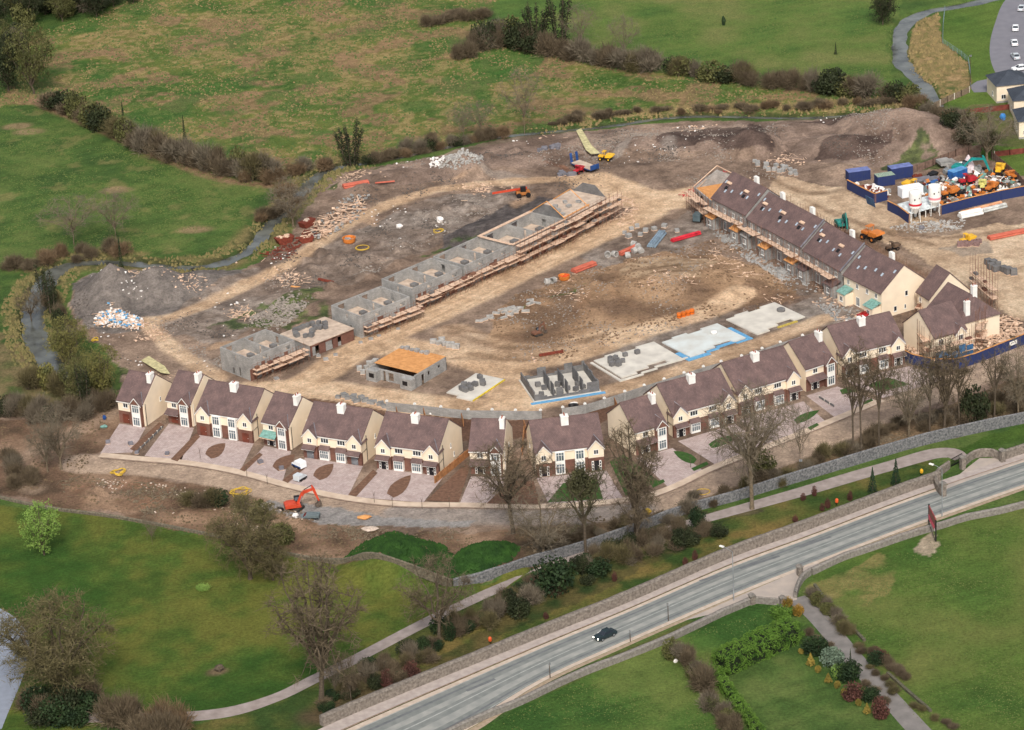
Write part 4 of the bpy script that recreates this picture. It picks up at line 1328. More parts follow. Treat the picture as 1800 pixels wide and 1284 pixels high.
place_blocks(t, [(2, 2), (3.4, 5), (4.6, 2.4), (6.5, 5.6), (8, 3), (9.4, 2), (10.5, 4.4), (11.2, 2.6), (6, 1.8), (2.6, 7)], 'bundle of grey blocks standing among the ragged starter walls', 'block bundles among the starter walls', .21, seed=3)


# floor slabs -----------------------------------------------------------------------------
def slab(label, A, B, C_, notch, m=None):
    b, c, a_ = G(*B), G(*C_), G(*A)
    L, D = (c - b).length, (a_ - b).length
    rz = math.atan2((c - b).y, (c - b).x)
    t = thing('floor_slab', label, 'slab', b, rz)
    pr = [(p[0] * L, p[1] * D) for p in notch]
    MB().prism(pr, 'z', -.2, .28).build('slab', m or m_conc, t)
    return t, L, D


NT = [(0, 0), (.25, 0), (.25, .1), (.48, .1), (.48, .2), (.78, .2), (.78, .08), (1, .08), (1, 1), (.7, 1), (.7, .93), (.45, .93), (.45, 1), (.2, 1), (.2, .94), (0, .94)]
t, L, D = slab('white floor slab with pale outer kerb, nearest of the three slabs in line', (1048, 632), (1093, 666), (1203, 634), NT)
k = MB(); k.box(-1.2, -1.3, -.1, L * .3, -.7, .25); k.box(-1.2, -.69, -.1, -.6, D * .9, .25); k.box(L * .302, -.55, -.1, L * .55, 0, .24); k.box(L * .552, .3, -.1, L + 1.2, .9, .25)
k.build('outer_kerb', m_conc, t)
place_blocks(t, [(1.6, 6.4), (2.7, 5.6), (2.2, 7.8), (3.6, 7.5), (3.9, 8.8), (3.0, 9.4), (6.5, 9.0), (9.3, 8.6), (4.4, 6.6)], 'bundle of dark blocks on the nearest white floor slab', 'block bundles on the nearest slab', .29, seed=5)
t, L, D = slab('white floor slab edged with bright blue membrane, middle of the three in line', (1167, 600), (1214, 630), (1315, 598), NT, mat('bluish_concrete', (204, 210, 208), rough=.9, scale=.3, rgb2=(188, 186, 178)))
k = MB(); k.box(-1.3, -1.2, -.1, L * .3, -.05, .16); k.box(L * .302, -.1, -.1, L * .5, .75, .14); k.box(L * .502, .5, -.1, L * .8, 1.5, .15); k.box(-1.3, -.045, -.1, -.05, D * .35, .14); k.box(L * .802, -.2, -.1, L + 1.2, .5, .15); k.box(L + .1, .503, -.1, L + 1.2, D * .7, .14)
k.build('blue_membrane', m_blue, t)
tag(MB().lathe([(.8, 0), (.75, .5), (.4, .55)], 10, tuple(P(1255, 588, .28))).build('sand_heap', m_white, smooth=True), 'small white heap of bagged material on the blue-edged slab', 'heap')
t, L, D = slab('white floor slab with mustard shuttering along its front, farthest of the three in line', (1279, 560), (1331, 590), (1420, 561), NT)
MB().box(L * .42, 0, -.1, L * .8, .5, .3).build('shutter_board', mat('mustard', (190, 168, 84), scale=2), t)
tag(MB().lathe([(.9, 0), (.95, .5), (.7, .7), (.6, .75)], 12, tuple(P(1373, 549, .28))).build('cable_drum', m_blockdark), 'round grey drum lying on the farthest white slab', 'drum')
t, L, D = slab('small white slab with yellow edge strip heaped with grey blocks, right of the orange-decked shell', (824, 656), (785, 692), (835, 703), [(0, .0), (.45, 0), (.45, -.1), (1, -.1), (1, 1), (0, 1)])
MB().box(L + .01, -.9, -.1, L + .2, D, .3).build('edge_strip', mat('yellow_strip', (222, 198, 60)), t)
place_blocks(t, [(1.6, 4.2), (2.7, 4.6), (2.2, 2.4), (3.6, 5.4), (3.4, 2.0), (3.9, 3.2), (4.0, 7.5), (4.9, 6.4), (2.4, 9.0)], 'dark grey block bundle heaped on the small yellow-edged slab', 'block bundles on the small yellow-edged slab', .29, seed=6)

# ------------------------------------------------------------------ terrace on the right
m_wgrey = m_block
TR = [('far end pair of the right-hand terrace, roofed with six rooflights, above grey block walls', (1253, 394), (1313, 425), 2, m_block, True),
      ('narrow terrace unit with two rooflights, second from the far end, between two wider pairs', (1315, 427), (1344, 444), 1, m_block, True),
      ('wide terrace pair in the middle of the right-hand row, seven rooflights over grey walls', (1346, 446), (1411, 482), 2, m_block, True),
      ('terrace pair fourth from the far end, beside the finished cream one', (1413, 484), (1480, 523), 2, m_block, True),
      ('near end pair of the terrace, finished in cream with two pale teal porch roofs', (1484, 527), (1550, 561), 2, m_cream, False)]
m_teal = mat('teal_sheet', (120, 160, 150), scale=2)
m_skyl = mat('rooflight_glass', (176, 188, 198), rough=.1, var=.05, spec=.8)
for i, (lab, FL, FR, n, wm, sc) in enumerate(TR):
    a, rz, L = rect_frame(FL, FR)
    t = thing('terrace_house', lab, 'house', a, rz, 'terrace of gabled houses on the right')
    dz = (.6, .1, .45, .2, 0)[i]
    D, E, RR = 12.0, 6.0 + dz, 10.9 + dz
    MB().prism(gable_prof(D, E, RR), 'x', .02, L - .02).build('wall', wm, t)
    r = MB(); roof_slabs(r, -.1, L + .1, D, E, RR, over=.35)
    ro = r.build('roof', m_roof, t)
    if i in (3, 2):
        q = MB(); s = (RR - E) / (D / 2)
        q.prism([(-.4, E - .35 * s + .25), (D / 2, RR + .25), (D / 2, RR + .5), (-.4, E - .35 * s + .5)], 'x', L - .2, L + .15)
        q.build('parapet', m_lead, ro)
    for k in range(n):
        u = L / n; c = k * u
        s = (RR - E) / (D / 2)
        for (fx, fy, sz) in (((.1, .62, .5), (.38, .34, .5), (.66, .42, .5)) if k == 0 else ((.12, .4, .5), (.5, .36, .5), (.88, .6, .5))):
            y = D / 2 * (fy + .1 * ((k + i) % 2)); z = E + y * s + .27
            M = Matrix.Rotation(math.atan(s), 3, 'X')
            f = MB()
            for (w_, h_, dz) in ((sz + .16, sz * 1.5 + .16, .05),):
                vs = [Vector((c + u * fx, y, z)) + M @ Vector(p) for p in [(-w_ / 2, -h_ / 2, 0), (w_ / 2, -h_ / 2, 0), (w_ / 2, h_ / 2, 0), (-w_ / 2, h_ / 2, 0), (-w_ / 2, -h_ / 2, dz), (w_ / 2, -h_ / 2, dz), (w_ / 2, h_ / 2, dz), (-w_ / 2, h_ / 2, dz)]]
                f.add(vs, [(3, 2, 1, 0), (4, 5, 6, 7), (0, 1, 5, 4), (1, 2, 6, 5), (2, 3, 7, 6), (3, 0, 4, 7)])
            fo = f.build('rooflight', m_lead, t)
            g = MB(); w_, h_ = sz, sz * 1.5
            g.add([Vector((c + u * fx, y, z)) + M @ Vector((p[0] * w_ / 2, p[1] * h_ / 2, .06)) for p in ((-1, -1), (1, -1), (1, 1), (-1, 1))], [(0, 1, 2, 3)])
            g.build('pane', m_skyl, fo)
        # front windows, upper row, and lower extension with its own roof
        for fx in (.25, .72):
            window(t, c + u * fx, 4.2, .9, 1.1, 0, 2)
        ex0, ex1 = (c + u * .08, c + u * .5) if k == 0 else (c + u * .5, c + u * .95)
        MB().box(ex0, -2.2, -.3, ex1, -.01, 2.75).build('porch_wing', wm, t)
        MB().prism([(-2.5, 2.7), (0, 3.6), (0, 3.7), (-2.5, 2.8)], 'x', ex0 - .15, ex1 + .15).build('porch_roof', m_teal if i == 4 else [m_ply, m_block, m_ply, m_roof][i % 4], t)
        window(t, (ex0 + ex1) / 2, .9, 1.1, 1.15, -2.2, 2)
        ox = c + u * (.75 if k == 0 else .25)
        window(t, ox, .2, 1.3, 2.0, 0, 2, pane=m_glass2, door=True)
    MB().rbox((L * .6, D / 2 + .9, RR - .1), (1.3, .7, 2.6)).build('chimney', m_white, t)
    if i == 4:
        window(t, D * .55, 3.8, .8, 1.2, L, 1, 'x'); window(t, D * .3, .9, .8, 1.2, L, 1, 'x'); window(t, D * .52, .9, .5, 1.0, L, 1, 'x')
    else:
        scaffold('scaffold along the front of the right-hand terrace, before ' + ['its far end pair', 'its narrow unit', 'its middle pair', 'its fourth pair'][i], a, rz, L, (4.6,), seed=20 + i, poles_z=6.6, boxes=i != 3, off=1.0)
        sl = (RR - E) / (D / 2)
        for k in range(n):
            cx_ = (k + .3) * L / n; y = D * .22; z = E + y * sl + .3
            MB().rbox((cx_, y, z), (.9, .9, .12), 0, (math.atan(sl), 0)).build('roof_hole_shade', m_black, ro)  # black box laid on the roof as the shaded inside of a hole
            MB().rbox((cx_ + .1, y + .9, z + 1.0), (1.3, .8, .25), .3, (.1, .2)).build('tile_stack', m_plank, ro)
    if i < 5:
        # back scaffold
        Mx = Matrix.Translation(a) @ Matrix.Rotation(rz, 4, 'Z')
        b = Mx @ Vector((L, D, 0))
        scaffold('scaffold poles behind the right-hand terrace, at the back of ' + ['its far end pair', 'its narrow unit', 'its middle pair', 'its fourth pair', 'its cream near end pair'][i], b, rz + PI, L, (2.3, 4.6), seed=30 + i, poles_z=6.8, boxes=False, dense=1.2)
# unfinished far end bay with loose gable
a, rz, L = rect_frame((1222, 366), (1252, 391))
t = thing('terrace_shell', 'unroofed far end bay of the right-hand terrace with peaked grey gable and orange plywood floor', 'building shell', a, rz)
D = 12.0
wall_open(MB(), L, -.3, 5.2, .25, [(1, 2.4, 3.4, 4.6), (3.4, 5, 3.4, 4.6), (1, 2.2, .2, 2.2), (3.4, 5, .8, 2.2)], Vector((0, 0)), X_, Y_).build('front_wall', m_block, t)
wall_open(MB(), L, -.3, 5.2, .25, [], Vector((0, D)), X_, -Y_).build('rear_wall', m_block, t)
MB().prism([(0, -.3), (D, -.3), (D, 5.2), (D / 2, 8.6), (0, 5.2)], 'x', -.28, -.03).build('gable_wall', m_block, t)
MB().box(0, .3, 4.9, L, D - .3, 5.02).build('plywood_floor', m_ply, t)
g = MB(); g.tube((-.2, -.3, 5.3), (-.2, D / 2, 9.6), .12, .12, 4); g.tube((-.2, D + .3, 5.3), (-.2, D / 2, 9.6), .12, .12, 4); g.tube((0, 1, 5), (1.5, 2.5, 7.4), .08, .08, 4)
g.build('roof_rafter', m_plank, t)
scaffold('scaffold wrapped round the unroofed far end bay of the terrace', a, rz, L, (2.3, 4.6), seed=50, poles_z=6.4, off=.9)

# ------------------------------------------------------------------ cluster in scaffolding, far right
def cluster_house(label, a, rz, w, D, E, RR, wm, extra=None):
    t = thing('scaffolded_house', label, 'house', a, rz, 'steep-roofed houses being finished at the right edge')
    MB().prism(gable_prof(D, E, RR), 'x', 0, w).build('wall', wm, t)
    r = MB(); roof_slabs(r, -.2, w + .2, D, E, RR)
    r.build('roof', m_roof, t)
    return t


C0 = G(1632, 642)
base_rz = ang((1632, 642), (1706, 622))
a_, r_, w_ = rect_frame((1643, 635), (1698, 618))
t = cluster_house('near scaffolded house with cream left gable, wrapped in blue netting', a_, r_, w_, 10.6, 5.2, 9.6, m_cream)
gablet(t, w_ - 1.8, 2.6, .5, 4.8, 1.5, 10.6, 5.2, 9.6, m_cream, True)
window(t, w_ - 1.8, 3.3, 1.2, 1.2, -.5); window(t, 1.6, 3.3, 1.2, 1.2, 0)
base_rz = r_
a_, r_, w_ = rect_frame((1632, 580), (1686, 610))
t = thing('scaffolded_house', 'middle scaffolded house at the right with two white chimneys on its long ridge', 'house', a_, r_, 'steep-roofed houses being finished at the right edge')
MB().box(0, 0, -.4, w_, 10.4, 5.3).build('wall', m_cream, t)
MB().add([(-.3, -.3, 5.1), (w_ + .4, -.3, 5.1), (w_ + .4, 10.7, 5.1), (-.3, 10.7, 5.1), (-.2, 5.2, 9.8), (w_ - 3.2, 5.2, 9.8)], [(0, 1, 5, 4), (1, 2, 5), (2, 3, 4, 5), (3, 0, 4), (3, 2, 1, 0)]).build('roof', m_roof, t)
chimney(t, w_ * .72, 6.0, 8.2, 11.6, .9, 1.1); chimney(t, w_ * .92, 2.6, 6.2, 9.6, .8, 1.1)
a_, r_, w_ = rect_frame((1612, 552), (1634, 566))
t = cluster_house('rear narrow house of the scaffolded group, rising beside the tan yard', a_, r_, w_, 10.0, 5.2, 10.2, m_cream)
window(t, 1.5, 3.4, .8, 1.0, 0)
cl = G(1640, 640)
m_net = mat('blue_net', (70, 112, 150), rough=.8, scale=1.5, rgb2=(48, 84, 120))
t = scaffold('tall scaffold with blue netting in front of the near cluster house', G(1628, 645), base_rz, 11, (2.2, 4.3), seed=60, poles_z=7.5, off=1.2)
nt_ = MB()
for k in range(5):
    nt_.box(.6 + k * 2.0, -2.62, .4 + .3 * (k % 2), 2.3 + k * 2.0, -2.56, 3.9 - .5 * (k % 3))
nt_.build('safety_net', m_net, t)
scaffold('scaffold up the left gable of the near cluster house', G(1600, 606), ang((1600, 606), (1630, 642)), 9, (2.2, 4.3), seed=61, poles_z=7.5, off=-1.4)
scaffold('leaning scaffold and boards along the right side of the near cluster house', G(1712, 612), ang((1712, 612), (1738, 560)), 12, (2.2, 4.2), seed=62, poles_z=8.0, off=.3)
scaffold('scaffold behind the cluster, by the tan yard', G(1742, 545), ang((1742, 545), (1690, 500)), 12, (2.4, 4.4), seed=63, poles_z=8.5, off=.3)
scaffold('scaffold between the cream terrace end and the cluster', G(1606, 560), ang((1606, 560), (1640, 520)), 8, (2.4,), seed=64, poles_z=6.0, off=.3)

# earlier houses, top right ------------------------------------------------------------------
m_slate = tile_mat('slate', (76, 82, 92), (60, 66, 76), .3, .3, .02, 'y')


def hip_house(label, FL, FR, D, E, H, name='bungalow'):
    a, rz, L = rect_frame(FL, FR)
    t = thing(name, label, 'house', a, rz, 'older cream houses at the top right edge')
    MB().box(0, 0, -.3, L, D, E).build('wall', m_cream, t)
    o = .4; k = min(L, D) / 2
    vs = [(-o, -o, E), (L + o, -o, E), (L + o, D + o, E), (-o, D + o, E)]
    if L > D: vs += [(k, D / 2, H), (L - k, D / 2, H)]; fs = [(0, 1, 5, 4), (1, 2, 5), (2, 3, 4, 5), (3, 0, 4), (3, 2, 1, 0)]
    else: vs += [(L / 2, k, H), (L / 2, D - k, H)]; fs = [(0, 1, 4), (1, 2, 5, 4), (2, 3, 5), (3, 0, 4, 5), (3, 2, 1, 0)]
    MB().add(vs, fs).build('roof', m_slate, t)
    MB().box(0.02, -.04, 0, L - .02, 0, .5).build('plinth', m_block, t)
    for x in (L * .2, L * .5, L * .8):
        window(t, x, 1.0, 1.2, 1.2, 0, 2)
    window(t, D * .4, 1.0, .9, 1.1, 0, 1, 'x', sgn=-1)
    return t


hip_house('cream house with dark slate roof and small side porch, near the parked cars', (1752, 182), (1812, 176), 9, 4.6, 7.2)
hip_house('cream house with grey hipped roof in front of the dark-slate one at the right edge', (1782, 208), (1850, 204), 9, 4.6, 7.2)
hip_house('cream house cut by the right edge, lowest of the three older houses', (1791, 245), (1850, 242), 9, 4.6, 7.0)
# ------------------------------------------------------------------ vegetation
m_bark = mat('bark', (98, 86, 72), rough=1, scale=3, rgb2=(70, 61, 50))
m_bark_l = mat('pale_bark', (126, 112, 92), rough=1, scale=3, rgb2=(92, 80, 64))
m_twig = foliage_mat('bare_twigs', (112, 99, 80), (82, 71, 57), (97, 85, 68))
m_twig_g = foliage_mat('budding_twigs', (110, 101, 72), (80, 74, 52), (96, 88, 60))
m_twig_r = foliage_mat('reddish_twigs', (114, 100, 80), (84, 73, 58))
m_twig_grey = foliage_mat('grey_twigs', (122, 112, 96), (92, 83, 70))
m_olive = foliage_mat('olive_leaves', (104, 104, 62), (72, 76, 46), (88, 88, 52))
m_yolive = foliage_mat('yellow_olive_leaves', (126, 120, 68), (86, 88, 52))
m_dkgreen = foliage_mat('evergreen_leaves', (50, 66, 38), (30, 44, 28))
m_ivy = foliage_mat('ivy_leaves', (58, 64, 40), (36, 42, 28))
m_lime = foliage_mat('fresh_leaves', (132, 158, 78), (104, 134, 62))
m_hedge = foliage_mat('clipped_hedge', (76, 108, 40), (50, 78, 28), (94, 124, 50))
m_gold = foliage_mat('golden_leaves', (158, 136, 66), (112, 102, 48))
m_redsh = foliage_mat('red_leaves', (102, 66, 58), (74, 50, 44))
m_bluegr = foliage_mat('blue_green_leaves', (120, 136, 116), (88, 104, 86))
m_conif = foliage_mat('conifer_needles', (48, 70, 48), (30, 46, 32))
m_orange = foliage_mat('orange_blossom', (170, 128, 52), (104, 92, 40))
m_reed = foliage_mat('dry_scrub', (128, 108, 84), (92, 76, 58), (112, 92, 70))


def rvec(r):
    z = r.uniform(-1, 1); a = r.uniform(0, 2 * PI); q = math.sqrt(1 - z * z)
    return Vector((q * math.cos(a), q * math.sin(a), z))


def leafquad(mb, p, r, s):
    n = rvec(r); u = n.orthogonal().normalized(); w = n.cross(u)
    a = r.uniform(0, 2 * PI); u, w = u * math.cos(a) + w * math.sin(a), w * math.cos(a) - u * math.sin(a)
    s1, s2 = s * r.uniform(.6, 1.2), s * r.uniform(.5, 1.0)
    mb.add([p - u * s1, p - w * s2, p + u * s1, p + w * s2], [(0, 1, 2, 3)])


def twig(mb, p, d, L, w, r):
    side = d.cross(rvec(r))
    if side.length < 1e-3: side = Vector((1, 0, 0))
    side.normalize()
    mid = p + d * L * .5 + rvec(r) * L * .1
    e = p + d * L + rvec(r) * L * .22
    mb.add([p - side * w, p + side * w, mid + side * w * .7, e, mid - side * w * .7], [(0, 1, 2, 4), (4, 2, 3)])


def bare_tree(seed, h=12.0, w=10.0, zc=.62, rz_=.42, limbs=8, nb=8, nt_=26, tw=.021, fork=.28, upright=.5, tr=.22, leaf=0, leafs=.16):
    """trunk with curving limbs, branches, and a crown of fine twigs; returns (trunk, crown[, leaves]) builders"""
    r = random.Random(seed)
    T, Cn = MB(), MB()
    C0 = Vector((0, 0, h * zc)); RX, RZ = w / 2, h * rz_
    fk = Vector((r.uniform(-.3, .3), r.uniform(-.3, .3), h * fork))
    T.tube((0, 0, -.4), (0, 0, .5), tr * 1.5, tr, 7)
    T.tube((0, 0, .5), fk, tr, tr * .8, 7)
    for i in range(limbs):
        a = 2 * PI * (i + r.uniform(-.3, .3)) / limbs
        el = r.uniform(.1, 1.0) if i else 1.5
        dirn = Vector((math.cos(a) * math.cos(el), math.sin(a) * math.cos(el), math.sin(el)))
        tip = C0 + Vector((dirn.x * RX * .92, dirn.y * RX * .92, dirn.z * RZ * .95))
        start = fk * r.uniform(.8, 1.0) if i % 3 else fk * r.uniform(.98, 1.0)
        pts = []
        n = 6
        for k in range(n + 1):
            t = k / n
            q = start.lerp(tip, t)
            q.z += math.sin(PI * t) * h * .07 * (upright if dirn.z < .7 else 0)
            q += rvec(r) * w * .025 * (1 if 0 < k else 0)
            pts.append(q)
        rad = lambda t: tr * .55 * (1 - t) + .03
        for k in range(n):
            T.tube(pts[k], pts[k + 1], rad(k / n), rad((k + 1) / n), 5, False)
        for b in range(nb):
            t = .22 + .78 * (b + r.random()) / nb
            k = min(n - 1, int(t * n)); f = t * n - k
            p = pts[k].lerp(pts[k + 1], min(1, f))
            d = (p - C0 * .8); d = Vector((d.x / RX, d.y / RX, d.z / RZ)) * .5 + rvec(r) * .8 + Vector((0, 0, .2))
            d.normalize()
            L = w * r.uniform(.16, .36)

            def clampc(e, q_=1.0):
                q = Vector((e.x / RX, e.y / RX, (e.z - C0.z) / RZ))
                return C0 + Vector((q.x * RX, q.y * RX, q.z * RZ)) / q.length * q_ if q.length > q_ else e
            e = clampc(p + d * L, .98)
            T.tube(p, e, .045, .018, 3, False)
            ns = 5
            for s_ in range(ns):
                a0 = p.lerp(e, (s_ + r.uniform(.3, 1)) / ns)
                d2 = ((e - p).normalized() * .5 + rvec(r)).normalized()
                e2 = clampc(a0 + d2 * w * r.uniform(.08, .17), 1.03)
                twig(Cn, a0, (e2 - a0).normalized(), (e2 - a0).length, tw * 1.5, r)
                for j in range(max(2, nt_ // 6)):
                    q0 = a0.lerp(e2, r.uniform(.2, 1.05))
                    dd = (d2 * .5 + rvec(r) + Vector((0, 0, .2))).normalized()
                    L2 = r.uniform(.5, 1.25) * w / 10
                    twig(Cn, q0, dd, L2, tw, r)
                    if leaf and r.random() < leaf:
                        leafquad(Cn, q0 + dd * L2 * r.uniform(.3, 1), r, leafs)
                        if leaf > 1: leafquad(Cn, q0 + dd * L2 * r.uniform(.3, 1) + rvec(r) * .2, r, leafs)
    return T, Cn


def cloud(mb, r, n, c, rad, size, clumps=14, spread=.34, flat=.0):
    cs = []
    for k in range(clumps):
        v = rvec(r) * (r.random() ** .5) * .75
        cs.append(v)
    for k in range(n):
        v = r.choice(cs) + Vector((r.gauss(0, spread), r.gauss(0, spread), r.gauss(0, spread)))
        if v.length > 1.08: v = v / v.length * r.uniform(.85, 1.05)
        if v.z < flat - 1: v.z = flat - 1
        leafquad(mb, Vector((c[0] + v.x * rad[0], c[1] + v.y * rad[1], max(.02, c[2] + v.z * rad[2]))), r, size)


def bush(seed, kind='twig', n=900, size=.15):
    """unit bush about 4 m wide and 3.2 m tall"""
    r = random.Random(seed)
    T, Cn = MB(), MB()
    for k in range(7):
        a = r.uniform(0, 2 * PI)
        T.tube((r.uniform(-.3, .3), r.uniform(-.3, .3), -.2), (math.cos(a) * 1.1, math.sin(a) * 1.1, r.uniform(1.4, 2.6)), .07, .03, 4, False)
    if kind == 'twig':
        lobes = [(Vector((r.uniform(-.9, .9), r.uniform(-.9, .9), r.uniform(.8, 1.7))), r.uniform(.6, 1.15)) for _ in range(6)]
        for k in range(n):
            c0, rad = r.choice(lobes)
            v = rvec(r) * (r.random() ** .5)
            p = c0 + Vector((v.x, v.y, v.z * .9)) * rad
            d = (Vector((v.x, v.y, .7 + v.z)) + rvec(r) * .7).normalized()
            if p.z < .0: p.z = .05
            twig(Cn, p, d, r.uniform(.4, 1.3), .026, r)
            if k % 4 == 0: leafquad(Cn, p, r, .09)
    else:
        cloud(Cn, r, n, (0, 0, 1.4), (1.9, 1.9, 1.55), size, clumps=16)
        core = MB().ico((0, 0, 1.2), (1.2, 1.2, 1.0), .25, seed)
        Cn.add(core.v, core.f) if kind == 'leafy' else None
    return T, Cn


LIB = {}


def lib(key, name, build, bark, crown, natural, parts=('trunk', 'crown')):
    T, Cn = build
    LIB[key] = (name, T.mesh(parts[0], bark), Cn.mesh(parts[1], crown), natural, parts)


lib('bare1', 'bare_tree', bare_tree(1, nt_=58), m_bark, m_twig, (10, 12))
lib('bare2', 'bare_tree', bare_tree(2, fork=.38, zc=.66, rz_=.36, limbs=9, nt_=62), m_bark, m_twig, (10, 12))
lib('bare3', 'bare_tree', bare_tree(3, fork=.2, limbs=10, nb=7, upright=.9, nt_=56), m_bark_l, m_twig_grey, (10, 12))
lib('tall1', 'bare_tree', bare_tree(4, w=7.0, h=12, zc=.6, rz_=.42, fork=.3, limbs=11, nt_=56, tr=.2), m_bark, m_twig, (7, 12))
lib('tall2', 'bare_tree', bare_tree(5, w=6.0, h=12, zc=.66, rz_=.36, fork=.45, limbs=7, nt_=40, tr=.16), m_bark, m_twig, (6, 12))
lib('dense1', 'budding_tree', bare_tree(6, w=11, zc=.56, rz_=.46, fork=.15, limbs=12, nb=10, nt_=84, leaf=.4, leafs=.1, tr=.35), m_bark, m_twig_g, (11, 12))
lib('dense2', 'budding_tree', bare_tree(7, w=11, zc=.56, rz_=.46, fork=.12, limbs=12, nb=10, nt_=80, leaf=.4, leafs=.1, tr=.3), m_bark, m_twig_g, (11, 12))
lib('open', 'bare_tree', bare_tree(8, w=12, zc=.62, rz_=.38, fork=.42, limbs=15, nb=8, nt_=40, tw=.018, tr=.25, upright=0), m_bark_l, m_twig_grey, (12, 12))
lib('faint', 'bare_tree', bare_tree(9, w=10, zc=.6, rz_=.4, fork=.3, limbs=8, nb=7, nt_=44, tr=.07, tw=.014), m_bark_l, m_twig_grey, (10, 12))
for k, (nm, mm) in enumerate((('b_brown', m_twig), ('b_grey', m_twig_grey), ('b_red', m_twig_r), ('b_reed', m_reed), ('b_bud', m_twig_g))):
    lib(nm, 'leafless_bush', bush(20 + k, 'twig', 1500), m_bark, mm, (4, 3), ('stems', 'crown'))
    lib(nm + '2', 'leafless_bush', bush(30 + k, 'twig', 1300), m_bark, mm, (4, 3), ('stems', 'crown'))
for k, (nm, mm) in enumerate((('l_olive', m_olive), ('l_yolive', m_yolive), ('l_dark', m_dkgreen), ('l_lime', m_lime), ('l_ivy', m_ivy), ('l_gold', m_gold), ('l_red', m_redsh), ('l_blue', m_bluegr), ('l_orange', m_orange), ('l_hedge', m_hedge))):
    lib(nm, 'leafy_bush', bush(40 + k, 'leaf', 1300, .17), m_bark, mm, (4, 3), ('stems', 'crown'))


def ivy_tree(seed, h=14.0, stems=5, w=7.0):
    r = random.Random(seed)
    T, Cn = MB(), MB()
    for i in range(stems):
        a = 2 * PI * i / stems + r.uniform(-.4, .4)
        e = Vector((math.cos(a) * w * .42 * r.uniform(.4, 1), math.sin(a) * w * .42 * r.uniform(.4, 1), h * r.uniform(.72, 1)))
        b = Vector((math.cos(a) * .5, math.sin(a) * .5, -.3))
        T.tube(b, e, .2, .04, 5)
        for k in range(300):
            t = r.random() ** .8 * .92
            p = b.lerp(e, t) + rvec(r) * (r.random() ** .5) * (1.25 - t * .7)
            p.z = max(.1, p.z)
            leafquad(Cn, p, r, .2)
        for k in range(60):
            t = r.uniform(.5, 1)
            twig(Cn, b.lerp(e, t), (rvec(r) + Vector((0, 0, .8))).normalized(), r.uniform(.6, 1.6), .03, r)
    return T, Cn


lib('ivy1', 'ivy_clad_tree', ivy_tree(60), m_bark, m_ivy, (7, 14), ('trunk', 'crown'))
lib('ivy2', 'ivy_clad_tree', ivy_tree(61, stems=7, w=9), m_bark, m_ivy, (9, 14), ('trunk', 'crown'))
lib('ivy3', 'ivy_clad_tree', ivy_tree(62, stems=3, w=4.5), m_bark, m_ivy, (4.5, 14), ('trunk', 'crown'))


def conifer(seed, h=6.0, w=2.6, n=1100, droop=.5):
    r = random.Random(seed)
    T, Cn = MB(), MB()
    T.tube((0, 0, -.2), (0, 0, h * .96), .14, .02, 6)
    for k in range(n):
        t = r.random() ** 1.5
        lay = (math.sin(t * 34) * .12 + 1)
        rr = w / 2 * (1 - t) * lay * (r.random() ** .35)
        a = r.uniform(0, 2 * PI)
        leafquad(Cn, Vector((math.cos(a) * rr, math.sin(a) * rr, .3 + t * (h - .3) - rr * droop * .3)), r, .13)
    return T, Cn


lib('conif', 'conifer', conifer(70), m_bark, m_conif, (2.6, 6))
lib('spire', 'conifer', conifer(71, 10, 1.7, 1000), m_bark, m_dkgreen, (1.7, 10))
lib('cone_gold', 'clipped_cone_shrub', conifer(72, 2.2, 1.9, 700, 0), m_bark, m_gold, (1.9, 2.2))
lib('tree_lime', 'fresh_green_tree', bare_tree(14, h=10, w=6.4, zc=.52, rz_=.47, fork=.1, limbs=11, nb=8, nt_=34, leaf=1.5, leafs=.12, tr=.14), m_bark, m_lime, (6, 10))
lib('willow', 'willow_tree', bare_tree(11, w=11, zc=.56, rz_=.44, fork=.15, limbs=11, nb=8, nt_=34, leaf=1.2, leafs=.16), m_bark, m_yolive, (11, 12))
lib('woodtree', 'woodland_tree', bare_tree(12, w=11, zc=.54, rz_=.46, fork=.12, limbs=11, nb=8, nt_=36, leaf=1.5, leafs=.2), m_bark, m_ivy, (11, 12))
lib('woodtree2', 'woodland_tree', bare_tree(15, w=11, zc=.54, rz_=.46, fork=.12, limbs=11, nb=8, nt_=34, leaf=1.3, leafs=.18), m_bark, m_olive, (11, 12))
_T, _C = bare_tree(13, w=8, zc=.66, rz_=.34, fork=.45, limbs=9, nb=8, nt_=30, tr=.2)
cloud(_C, random.Random(10), 2200, (0, 0, 9.4), (1.9, 1.9, 1.9), .16, 24, .3)
lib('ivyball', 'ivy_topped_tree', (_T, _C), m_bark, foliage_mat('ivy_ball_leaves', (84, 82, 56), (58, 58, 40)), (8, 12))


def sc(py):
    return 8.28 * (.4348 + (py - 642) / 5600) / .4348


rt_ = random.Random(99)


def plant(key, px, py, hpx, wpx, label, cat='tree', group=None, name=None):
    nm, t, c, nat, parts = LIB[key]
    s = sc(py)
    sx, sz = wpx / s / nat[0], hpx / (s * .9) / nat[1]
    o = thing(name or nm, label, cat, P(px, py), rt_.uniform(0, 2 * PI), group)
    o.scale = (sx, sx, sz)
    for n_, m_ in zip(parts, (t, c)):
        q = bpy.data.objects.new(n_, m_)
        col.objects.link(q)
        q.parent = o
    return o


